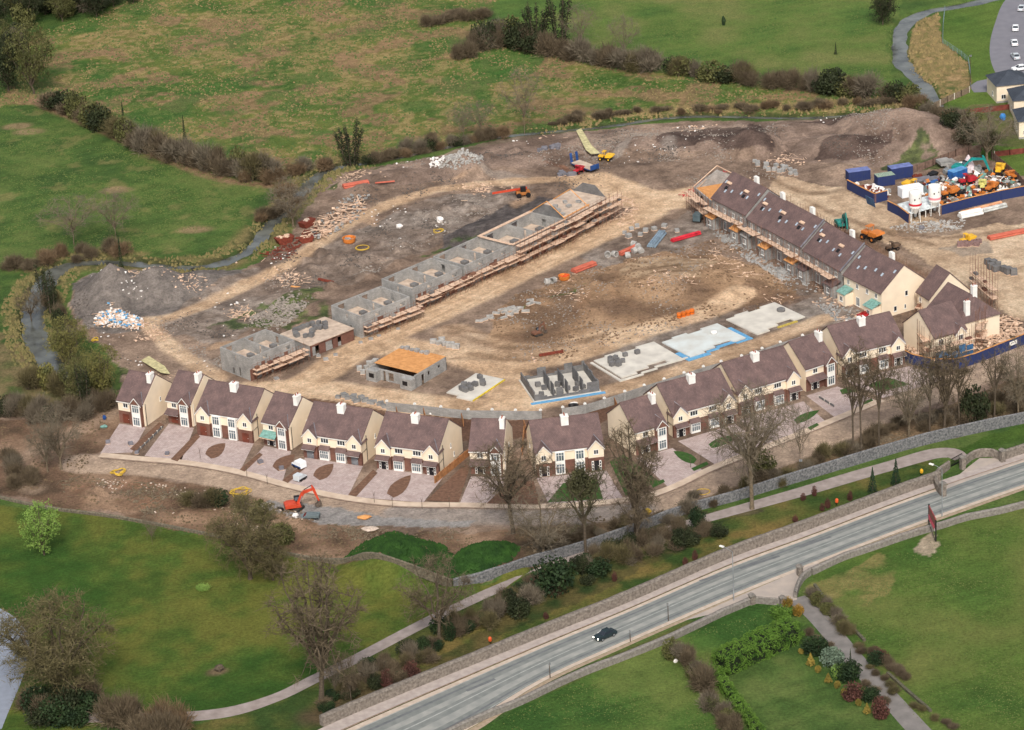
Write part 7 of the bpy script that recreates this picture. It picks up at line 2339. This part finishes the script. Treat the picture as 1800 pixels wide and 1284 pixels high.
skip('long rust-red skip of timber offcuts, left of two by the stream', 500, 428, .5, p_rust, m_plank, 1.15)
skip('small rust-red skip filled with pale boards, right of two by the stream', 538, 427, .3, p_rust, m_plank, .95)
skip('rust-red skip half buried by the timber heap', 540, 398, .9, p_rust, m_pale, 1.1)
skip('round bright orange skip with grey rubble beside the north track', 614, 426, 0, p_orange, m_block, .95, True)
skip('orange skip with dark mouth beside the red pipes', 992, 492, .9, p_orange, m_orng, .8, True)
skip('red skip by the foot of the cream terrace end', 1521, 560, .6, mat('machine_red', (176, 40, 48)), m_redl, .9)
for i in range(4):
    t = thing('orange_drum', 'bright orange drum in the row of four on the edge of the hollow', 'drum', P(1194 + i * 7.5, 559 - i * 2.4), 0, 'orange drums on the edge of the hollow')
    MB().lathe([(.5, 0), (.55, .1), (.55, 1.0), (.5, 1.1)], 12).build('shell', mat('drum_orange', (214, 110, 34), rough=.5), t)
    MB().lathe([(.56, .45), (.57, .5), (.56, .55)], 12).build('hoop', p_rust, t)


def pipe_bundle(label, A, B, r, m, n=3, name='pipe_bundle'):
    r *= .72
    a, b = P(*A), P(*B)
    d = b - a; L = d.length
    t = thing(name, label, 'pipes', a, math.atan2(d.y, d.x))
    k = 0
    for row in range(2 if n > 2 else 1):
        for i in range(n - row):
            y = (i - (n - row - 1) / 2) * 2.05 * r
            MB().tube((0, y, r + row * 1.75 * r + .05), (L, y, r + row * 1.75 * r + .05), r, r, 10).build('pipe', m, t)
    return t


m_pipe = mat('orange_pipe', (196, 106, 84), rough=.7, scale=1, rgb2=(170, 86, 68))
m_redp = mat('red_pipe', (196, 44, 58), rough=.6)
m_cpipe = mat('concrete_pipe', (170, 166, 160), rough=.9, scale=1.5)
pipe_bundle('thick bundle of orange pipes on the north spoil bank', (604, 336), (648, 328), .35, m_pipe, 4)
pipe_bundle('thin red-orange pipe lying right of the thick bundle on the north bank', (660, 329), (694, 326), .2, m_pipe, 2)
pipe_bundle('bundle of brown-orange pipes beside the orange skip in the middle', (1008, 480), (1045, 466), .34, m_pipe, 4)
pipe_bundle('bundle of orange pipes among the grey concrete rings', (1090, 450), (1123, 435), .36, m_pipe, 3)
pipe_bundle('long bright red pipe bundle lying in the open near the terrace', (1181, 426), (1230, 412), .3, m_redp, 3)
pipe_bundle('blue-grey pipe bundle with a blue end, left of the bright red one', (1145, 436), (1164, 412), .38, mat('grey_pipe', (128, 146, 160)), 4)
pipe_bundle('very long orange pipe stack in the tan yard at the right edge', (1738, 422), (1835, 402), .32, m_pipe, 4)
pipe_bundle('orange pipes stacked along the foot of the long hoarding', (1690, 378), (1760, 360), .3, mat('salmon_pipe', (222, 160, 120)), 3)
pipe_bundle('white-wrapped pipe bundle at the foot of the hoarding, right of the silos', (1687, 384), (1725, 376), .5, m_white, 3)
pipe_bundle('pale wrapped pipe bundle right of the white one below the hoarding', (1727, 374), (1768, 364), .35, mat('pale_wrap', (196, 196, 190)), 3)
pipe_bundle('black pipes stacked on the gravel heap', (338, 480), (364, 494), .3, m_black, 4)
pipe_bundle('rusty reinforcing bars on the stony ground north of the second unit', (560, 492), (586, 498), .18, p_rust, 3, 'bar_bundle')
pipe_bundle('long pale orange beam lying on the stony ground', (512, 505), (572, 513), .2, m_ply, 2, 'timber_beams')
pipe_bundle('rusty steel lengths lying on the edge of the track by the low walls', (948, 627), (990, 620), .2, p_rust, 3, 'bar_bundle')
for i, (a, b) in enumerate([(1068, 450), (1078, 450), (1100, 453), (1112, 446), (1120, 440), (1128, 446), (1118, 434), (966, 499), (975, 496)]):
    t = tag(MB().lathe([(.75, 0), (.75, 1.1), (.58, 1.1), (.58, .1)], 14).build('concrete_ring', m_cpipe), 'grey concrete drainage ring lying near the orange pipes in the middle', 'concrete ring', 'drainage rings in the middle')
    t.location = P(a, b, .5); t.rotation_euler = (1.4, .2, i * .7)


def rock_proto(seed, m, name):
    return MB().ico((0, 0, .25), (.5, .4, .35), .3, seed).mesh(name, m)


# pallets of blocks and bricks, individually
def pallets(pts, m, lab, grp, size=(1.1, 1.0, 1.0), seed=0, name='block_pallet'):
    r = random.Random(seed)
    base = None
    for (a, b) in pts:
        if base is None:
            base = thing(name, lab, 'pallet', P(a, b), r.uniform(-.4, .6), grp)
            MB().box(-size[0] / 2, -size[1] / 2, .12, size[0] / 2, size[1] / 2, size[2]).build('load', m, base)
            MB().box(-size[0] / 2 - .05, -size[1] / 2 - .05, 0, size[0] / 2 + .05, size[1] / 2 + .05, .11).build('pallet_base', m_plank, base)
        else:
            dup(base, P(a, b), r.uniform(-.5, .7), lab, r.uniform(.85, 1.2))


def grid_px(a, b, n, jx=5, jy=3, seed=0):
    r = random.Random(seed)
    return [(a[0] + (b[0] - a[0]) * i / max(1, n - 1) + r.uniform(-jx, jx), a[1] + (b[1] - a[1]) * i / max(1, n - 1) + r.uniform(-jy, jy)) for i in range(n)]


pallets(grid_px((598, 698), (676, 716), 22, 5, 4, 1), m_block, 'grey block pallet in the rubble heap behind the fifth finished building', 'pallets behind the fifth finished building', (1.0, .8, .7), 1)
pallets(grid_px((880, 556), (945, 538), 12, 6, 5, 2) + grid_px((845, 566), (905, 545), 9, 5, 4, 3), m_cpipe, 'pale grey kerb stack beside the diagonal track in the hollow', 'kerb stacks beside the diagonal track', (1.6, .6, .5), 2)
pallets(grid_px((1330, 292), (1395, 305), 20, 6, 6, 4), m_block, 'grey block pallet in the scattered group behind the far end of the terrace', 'scattered pallets behind the terrace', (1.0, .8, .8), 3)
pallets(grid_px((948, 268), (985, 262), 9, 5, 5, 5), m_lead, 'grey pallet near the stream left of the drain trench', 'pallets left of the drain trench', (1.2, 1, .9), 4)
pallets(grid_px((982, 309), (1010, 306), 6, 3, 3, 6), m_lead, 'dark grey pallet left of the small red dumper', 'pallets left of the small red dumper', (1, 1, .8), 5)
pallets([(1737, 466), (1746, 468), (1755, 470), (1742, 474), (1750, 478), (1764, 478), (1772, 482), (1782, 484)], m_blockdark, 'grey block pallet in the tan yard near the right edge', 'block pallets in the tan yard', (1.4, 1.2, 1.5), 6)
pallets(grid_px((1688, 436), (1722, 430), 8, 2, 3, 7), mat('purple_brick', (134, 108, 104), scale=2), 'purple-grey brick pallet at the end of the orange pipe stack', 'brick pallets by the orange pipe stack', (1.2, 1.0, 1.2), 7)
pallets([(762, 604), (772, 606), (782, 608), (792, 611), (802, 613), (777, 601)], m_cpipe, 'pale grey pallet beyond the orange-decked shell', 'pale pallets beyond the decked shell', (1.4, 1.0, 1.0), 8)
pallets([(632, 652), (638, 658), (644, 650), (650, 645), (660, 640)], m_cpipe, 'blue-grey wrapped pallet at the left corner of the orange-decked shell', 'wrapped pallets by the decked shell', (1.1, 1.0, 1.1), 9)
pallets([(1110, 405), (1120, 400), (1135, 408), (1150, 405), (1126, 415), (1098, 412), (1105, 418), (1168, 400), (1190, 408)], m_block, 'grey pallet scattered between the tan junction and the red pipes', 'pallets near the red pipes', (1, .9, .8), 10)
pallets([(560, 628), (573, 634), (590, 626), (634, 604), (652, 598), (666, 592), (700, 580), (486, 668)], m_block, 'small block pallet along the edge of the diagonal track', 'pallets along the diagonal track', (.9, .8, .5), 11)
pallets([(190, 780), (230, 783), (241, 798), (294, 800), (458, 815), (495, 826)], m_lead, 'small grey pallet on the paving near the kerb before the first finished houses', 'pallets on the paving', (.9, .8, .7), 12)

# loose things
m_yhose = mat('yellow_hose', (208, 172, 62), rough=.6, var=.05)


def hose(label, px, py, r, n=2, wob=.0, seed=0):
    r *= .85
    rr = random.Random(seed)
    mb = MB()
    for k in range(n):
        pts = []
        ph = rr.uniform(0, 6)
        for i in range(25):
            a = 2 * PI * i / 24
            q = r * (1 - .1 * k) * (1 + wob * math.sin(3 * a + ph))
            pts.append((q * math.cos(a), q * math.sin(a), .1 + .1 * k + wob * .6 * (1 + math.sin(2 * a + ph))))
        mb.path(pts, .075, 5)
    o = tag(mb.build('hose_coil', m_yhose), label, 'hose')
    o.location = P(px, py, .05)
    return o


hose('neat ring of yellow hose lying on the ground beside the round orange skip', 637, 437, 1.9)
hose('tangled yellow hose coil on the cleared strip left of the red excavator', 422, 868, 2.2, 4, .25, 1)
hose('yellow hose heap near the left end of the estate road', 208, 833, 1.6, 4, .3, 2)
hose('yellow hose ring on the leaf bank right of the dark-trunked tall tree', 1236, 866, 1.5, 1, .05, 3)
hose('scattered yellow hose behind the diagonal row near the weeds', 770, 410, 1.4, 2, .2, 4)
hose('small yellow hose loop by the scrub at the gravel heap foot', 168, 600, .9, 3, .2, 5)
for (a, b, lb, m_, r_) in [(520, 918, 'white sack beside the lorry cab below the red excavator', m_bag, (.6, .5, .5)), (493, 900, 'dark spare bucket lying left of the red excavator', m_black, (.8, .5, .5)), (184, 738, 'blue barrel at the left end of the driveways', p_blue, (.4, .4, .6)),
                           (183, 752, 'teal tub at the left end of the driveways', m_teal, (.9, .5, .35)), (1138, 905, 'yellow cement bag heap under the bare trees', m_yhose, (.8, .7, .8)), (1132, 915, 'blue sheet under the bare trees', p_blue, (1.0, .6, .3)),
                           (1272, 45, 'dark stump-like bush alone in the upper field, left of two', m_dkgreen, (.6, .5, 1.6)), (650, 932, 'pale crumpled sheet on the bank above the green mound', m_pale, (1.6, 1.0, .3)), (640, 912, 'heap of orange-brown boards at the road edge', m_ply, (1.6, .9, .4)),
                           (1007, 715, 'dark water trough behind the grey boundary wall', m_black, (1.1, .5, .4)), (385, 1180, 'brown tree stump in a bare patch on the lawn', m_bark, (.9, .7, .7)), (1480, 344 + 50, 'dark rubbish bin beside the compound', m_black, (.5, .5, .7)),
                           (1620, 404, 'grey barrel in front of the silos', m_lead, (.7, .6, .6)), (1188, 1165, 'white goose-like sack on the south field by the wall corner', m_bag, (.4, .3, .4)), (757, 640 + 90, 'white tub by the boundary wall', m_bag, (.3, .3, .3)),
                           (702, 372 + 30, 'white bag by the weeds behind the row', m_bag, (.8, .5, .6)), (774, 392, 'white sacks on the weeds behind the row, largest', m_bag, (.9, .8, .8)), (1008, 660 + 50, 'small white block left behind the starter walls', m_bag, (.9, .4, .2))]:
    o = MB().ico((0, 0, r_[2] * .8), r_, .22, a).build('lying_object' if 'dark' in lb else 'sack', m_)
    o.name = {'white': 'sack', 'dark ': 'dark_object', 'blue ': 'blue_object', 'teal ': 'tub', 'yello': 'bag_heap', 'pale ': 'crumpled_sheet', 'heap ': 'board_heap', 'brown': 'tree_stump', 'grey ': 'barrel', 'small': 'block'}.get(lb[:5], 'sack')
    tag(o, lb, o.name.split('.')[0].replace('_', ' '))
    o.location = P(a, b)


# piles nobody could count: rubble, boards, rubbish --------------------------------------------
def scatter(name, label, poly, n, mats_shape, seed=0, size=(.2, .7), flat=.5, kind='stuff', planks=0, zj=0.0, clump=0):
    """many loose pieces over a polygon, one object per material"""
    r = np.random.RandomState(seed)
    rr = random.Random(seed)
    xs, ys = [p[0] for p in poly], [p[1] for p in poly]
    cx = [(rr.uniform(min(xs), max(xs)), rr.uniform(min(ys), max(ys))) for _ in range(clump)] if clump else None
    pts = []
    tries = 0
    while len(pts) < n and tries < n * 12:
        tries += 1
        if cx:
            c = rr.choice(cx); x, y = rr.gauss(c[0], 12 + 14 * rr.random() ** 2), rr.gauss(c[1], 5 + 6 * rr.random() ** 2)
        else:
            x, y = rr.uniform(min(xs), max(xs)), rr.uniform(min(ys), max(ys))
        if inpoly(np.array([x]), np.array([y]), poly)[0]:
            pts.append((x, y))
    g = [G(*p) for p in pts]
    Z = height(np.array([p.x for p in g]), np.array([p.y for p in g]))
    mb = MB()
    for p, z in zip(g, Z):
        s = rr.uniform(*size)
        if rr.random() < planks:
            mb.rbox((p.x, p.y, z + .1 + rr.uniform(0, zj)), (s * rr.uniform(3, 6), s * .35, s * .15), rr.uniform(0, 3.1), (rr.uniform(-.2, .2), rr.uniform(-.25, .25)))
        else:
            mb.rbox((p.x, p.y, z + s * flat * .3 + rr.uniform(0, zj)), (s * rr.uniform(.7, 1.5), s * rr.uniform(.6, 1.2), s * flat), rr.uniform(0, 3.1), (rr.uniform(-.5, .5), rr.uniform(-.5, .5)))
    o = mb.build(name, mats_shape)
    return tag(o, label, 'rubble', kind=kind)


RUB = [(166, 568), (172, 556), (200, 546), (222, 552), (252, 566), (252, 578), (232, 582), (192, 576), (166, 574)]
scatter('rubbish_heap', 'bright heap of white and salmon rubbish spilled down the gravel heap', RUB, 230, m_bag, 1, (.2, .65), .5, zj=.5, planks=.2)
scatter('rubbish_heap', 'salmon cardboard and timber mixed in the rubbish on the gravel heap', RUB, 260, m_plank, 2, (.25, .7), .4, zj=.5, planks=.3)
scatter('rubbish_heap', 'blue-grey scraps mixed in the rubbish on the gravel heap', RUB, 90, m_blue, 3, (.2, .6), .4, zj=.9)
scatter('timber_heap', 'tangled heap of broken timber near the stream bend', [(545, 420), (550, 395), (600, 365), (640, 352), (640, 375), (590, 410), (570, 420)], 170, m_plank, 4, (.3, .8), .4, planks=.7, zj=.9)
scatter('timber_heap', 'rusty boards in the tangled heap near the stream bend', [(460, 450), (500, 430), (540, 405), (560, 400), (540, 430), (510, 455), (470, 462)], 120, p_rust, 5, (.25, .7), .3, zj=.3, planks=.5)
scatter('timber_heap', 'grey broken blocks beside the timber heap near the stream', [(540, 420), (600, 350), (650, 345), (640, 380), (570, 425)], 120, m_block, 6, (.2, .7), .5, zj=.5)
scatter('rock_heap', 'heap of pale rocks on the north bank', [(770, 300), (780, 280), (815, 262), (850, 280), (845, 305), (800, 310)], 500, m_cpipe, 7, (.2, .6), .7, zj=.1)
scatter('rubbish_heap', 'white rubbish beside the pale rock heap', [(755, 300), (757, 283), (785, 278), (780, 292)], 60, m_bag, 8, (.2, .7), .5, zj=.5)
m_lit = mat('litter_stone', (148, 138, 128), scale=1)
m_clod = mat('earth_clod', (122, 98, 76), scale=1)
scatter('stone_litter', 'grey stones strewn over the construction site', SITE_ROUGH, 3000, m_lit, 9, (.1, .32), .6, clump=90)
scatter('stone_litter', 'dark stones strewn over the construction site', SITE_ROUGH, 2200, mat('litter_dark', (96, 88, 82)), 10, (.1, .34), .6, clump=80)
scatter('brick_litter', 'reddish scraps strewn over the construction site', SITE_ROUGH, 700, m_plank, 11, (.15, .5), .4, planks=.4, clump=50)
scatter('white_litter', 'white scraps of packaging blown over the construction site', SITE_ROUGH, 150, m_bag, 12, (.15, .45), .4, clump=60)
HOL = [(860, 560), (900, 520), (1040, 470), (1180, 440), (1260, 410), (1400, 500), (1400, 530), (1280, 555), (1100, 600), (960, 640), (880, 635)]
scatter('stone_litter', 'stones and clods in the hollow between the two rows', HOL, 1100, m_lit, 13, (.1, .32), .6, clump=60)
scatter('stone_litter', 'earth clods in the hollow between the two rows', HOL, 1300, m_clod, 14, (.15, .45), .6, clump=70)
scatter('timber_scraps', 'orange timber scraps in the hollow between the two rows', HOL, 260, m_plank, 15, (.15, .5), .4, planks=.5, clump=30)
scatter('stone_litter', 'rubble along the foot of the terrace scaffolds', [(1240, 400), (1260, 400), (1400, 480), (1480, 530), (1560, 570), (1490, 580), (1400, 510), (1300, 450)], 900, m_block, 16, (.15, .6), .5, clump=40)
scatter('timber_scraps', 'planks dropped along the foot of the terrace scaffolds', [(1240, 400), (1260, 400), (1400, 480), (1480, 530), (1560, 570), (1490, 580), (1400, 510), (1300, 450)], 160, m_plank, 17, (.2, .6), .4, planks=.6, clump=20)
scatter('stone_litter', 'rubble and planks behind the diagonal row', [(400, 650), (560, 530), (760, 430), (940, 350), (960, 335), (1090, 345), (1080, 330), (940, 335), (700, 420), (440, 560), (370, 640)], 1300, m_lit, 18, (.12, .5), .5, clump=50)
scatter('timber_scraps', 'timber around the far end of the diagonal row', [(1075, 385), (1090, 345), (1130, 355), (1120, 390), (1090, 400)], 110, m_plank, 19, (.2, .6), .4, planks=.6)
scatter('timber_scraps', 'boards and red frames left of the far end of the terrace', [(1190, 345), (1270, 300), (1280, 310), (1230, 350)], 130, m_redp, 20, (.2, .5), .4, planks=.5)
scatter('timber_scraps', 'salmon boards around the roofed cluster by the hoarding', [(1700, 620), (1720, 560), (1790, 560), (1800, 590), (1740, 612)], 260, m_plank, 21, (.3, .8), .4, planks=.5, zj=.5)
scatter('timber_scraps', 'salmon boards between the last pair and the cluster', [(1590, 625), (1600, 585), (1625, 600), (1620, 640)], 120, m_plank, 22, (.3, .7), .4, planks=.5, zj=.8)
scatter('stone_litter', 'rubble below the silos', [(1560, 400), (1600, 392), (1700, 385), (1690, 405), (1600, 412)], 350, m_cpipe, 23, (.15, .5), .5, clump=20)
scatter('leaf_litter', 'fallen branches and litter on the cleared strip below the estate road', [(150, 835), (430, 870), (600, 925), (850, 930), (860, 955), (600, 950), (339, 925), (203, 895), (60, 860)], 1100, m_bark_l, 24, (.15, .5), .4, planks=.4, clump=60)
scatter('stone_litter', 'pale scraps on the cleared strip below the estate road', [(150, 835), (430, 870), (600, 925), (850, 930), (860, 955), (600, 950), (339, 925), (203, 895)], 260, m_pale, 25, (.12, .4), .4, clump=30)
scatter('leaf_litter', 'fallen twigs on the bank under the bare trees', [(930, 940), (1230, 885), (1560, 750), (1800, 670), (1800, 730), (1500, 812), (1196, 900), (940, 985)], 1500, m_bark_l, 26, (.15, .5), .3, planks=.5, clump=80)
YARD = [(1600, 330), (1640, 318), (1700, 300), (1780, 300), (1800, 330), (1720, 352), (1660, 366), (1640, 350)]
for j, (mm, nm, lb) in enumerate([(m_bag, 'yard_clutter', 'white drums and bags crowded in the machinery yard'), (p_orange, 'yard_clutter', 'orange parts crowded in the machinery yard'), (m_black, 'yard_clutter', 'dark parts crowded in the machinery yard'), (m_teal, 'yard_clutter', 'teal scraps crowded in the machinery yard'), (p_rust, 'yard_clutter', 'rusty parts crowded in the machinery yard'), (m_block, 'yard_clutter', 'grey materials crowded in the machinery yard')]):
    scatter(nm, lb, YARD, 90 if j in (0, 5, 2) else 45, mm, 40 + j, (.3, 1.0), .7, zj=.3, planks=.2)
scatter('rubbish_heap', 'white rubbish in the compound behind the first hoarding', [(1500, 330), (1540, 326), (1570, 345), (1540, 350)], 70, m_bag, 50, (.3, .9), .6, zj=.8)
scatter('rubbish_heap', 'rusty rubbish in the compound behind the first hoarding', [(1500, 332), (1540, 330), (1560, 348), (1535, 352)], 80, p_rust, 51, (.3, .9), .6, zj=.6)
patch('drain_trench', [(1013, 236), (1022, 232), (1040, 262), (1056, 276), (1040, 278), (1030, 270)], mat('trench_silt', (196, 186, 140), scale=1.5), z=.95)
patch('drain_trench', [(248, 638), (262, 630), (290, 648), (300, 662), (284, 660)], mat('trench_silt', (196, 186, 140), scale=1.5), z=.55)


# fences top right
def rail_fence(label, pts, h, m, post_m, name='garden_fence'):
    o0 = P(*pts[0])
    t = thing(name, label, 'fence', o0)
    w = [P(*p) - o0 for p in pts]
    for a, b in zip(w[:-1], w[1:]):
        d = b - a; rz = math.atan2(d.y, d.x); m_ = (a + b) / 2
        MB().rbox((m_.x, m_.y, m_.z + h / 2), (d.length - .02, .07, h), rz).build('panel', m, t)
        k = max(1, int(d.length / 2.5))
        for i in range(k + 1):
            c = a.lerp(b, i / k)
            MB().box(c.x - .08, c.y - .12, c.z - .2, c.x + .08, c.y + .12, c.z + h + .1).build('post', post_m, t)
    return t


m_redf = mat('red_fence', (120, 62, 52), rough=.9, scale=1.2)
rail_fence('brown timber fence crossing the river bank at top right', [(1640, 192), (1665, 180), (1690, 170), (1704, 163)], 1.6, mat('brown_fence', (134, 116, 98), scale=1.5), m_conc)
rail_fence('dark red garden fence below the two older houses', [(1650, 206), (1700, 202), (1740, 197), (1780, 192)], 1.4, m_redf, m_redf)
rail_fence('dark red garden fence with white posts at the right edge above the yard', [(1748, 276), (1775, 273), (1800, 270), (1835, 267)], 1.4, m_redf, m_conc)
rail_fence('brown board fence along the back of the machinery yard', [(1598, 308), (1640, 292), (1680, 278), (1725, 270)], 1.8, mat('brown_fence2', (124, 100, 88), scale=1.5), m_wood)
rail_fence('brown board fence down the right side of the machinery yard', [(1742, 278), (1765, 296), (1790, 318), (1800, 330)], 1.8, mat('brown_fence2', (124, 100, 88)), m_wood)
t = thing('mesh_fence', 'pale blue mesh fence beside the river lawn at top right', 'fence', P(1661, 18))
w = [P(*p) - P(1661, 18) for p in [(1661, 18), (1658, 45), (1657, 78), (1675, 90), (1690, 100), (1702, 110), (1706, 135), (1706, 158)]]
m_mesh = mat('mesh_blue', (130, 150, 156), rough=.6)
for a, b in zip(w[:-1], w[1:]):
    k = max(1, int((b - a).length / 2.5))
    po = MB()
    for i in range(k):
        c = a.lerp(b, i / k); c2 = a.lerp(b, (i + 1) / k)
        po.tube(c, c + Vector((0, 0, 1.6)), .05, .05, 5)
        for z in (.4, .7, 1.0, 1.3, 1.58):
            po.tube(c + Vector((0, 0, z)), c2 + Vector((0, 0, z)), .03, .03, 4, False)
    po.build('mesh_bay', m_mesh, t)
# garden things by the older houses
o = tag(MB().ico((0, 0, .9), (.8, .6, 1.0), .2, 5).build('covered_chair', mat('sky_blue_cover', (70, 140, 210))), 'bright blue covered object in the garden of the older house', 'cover'); o.location = P(1763, 212)
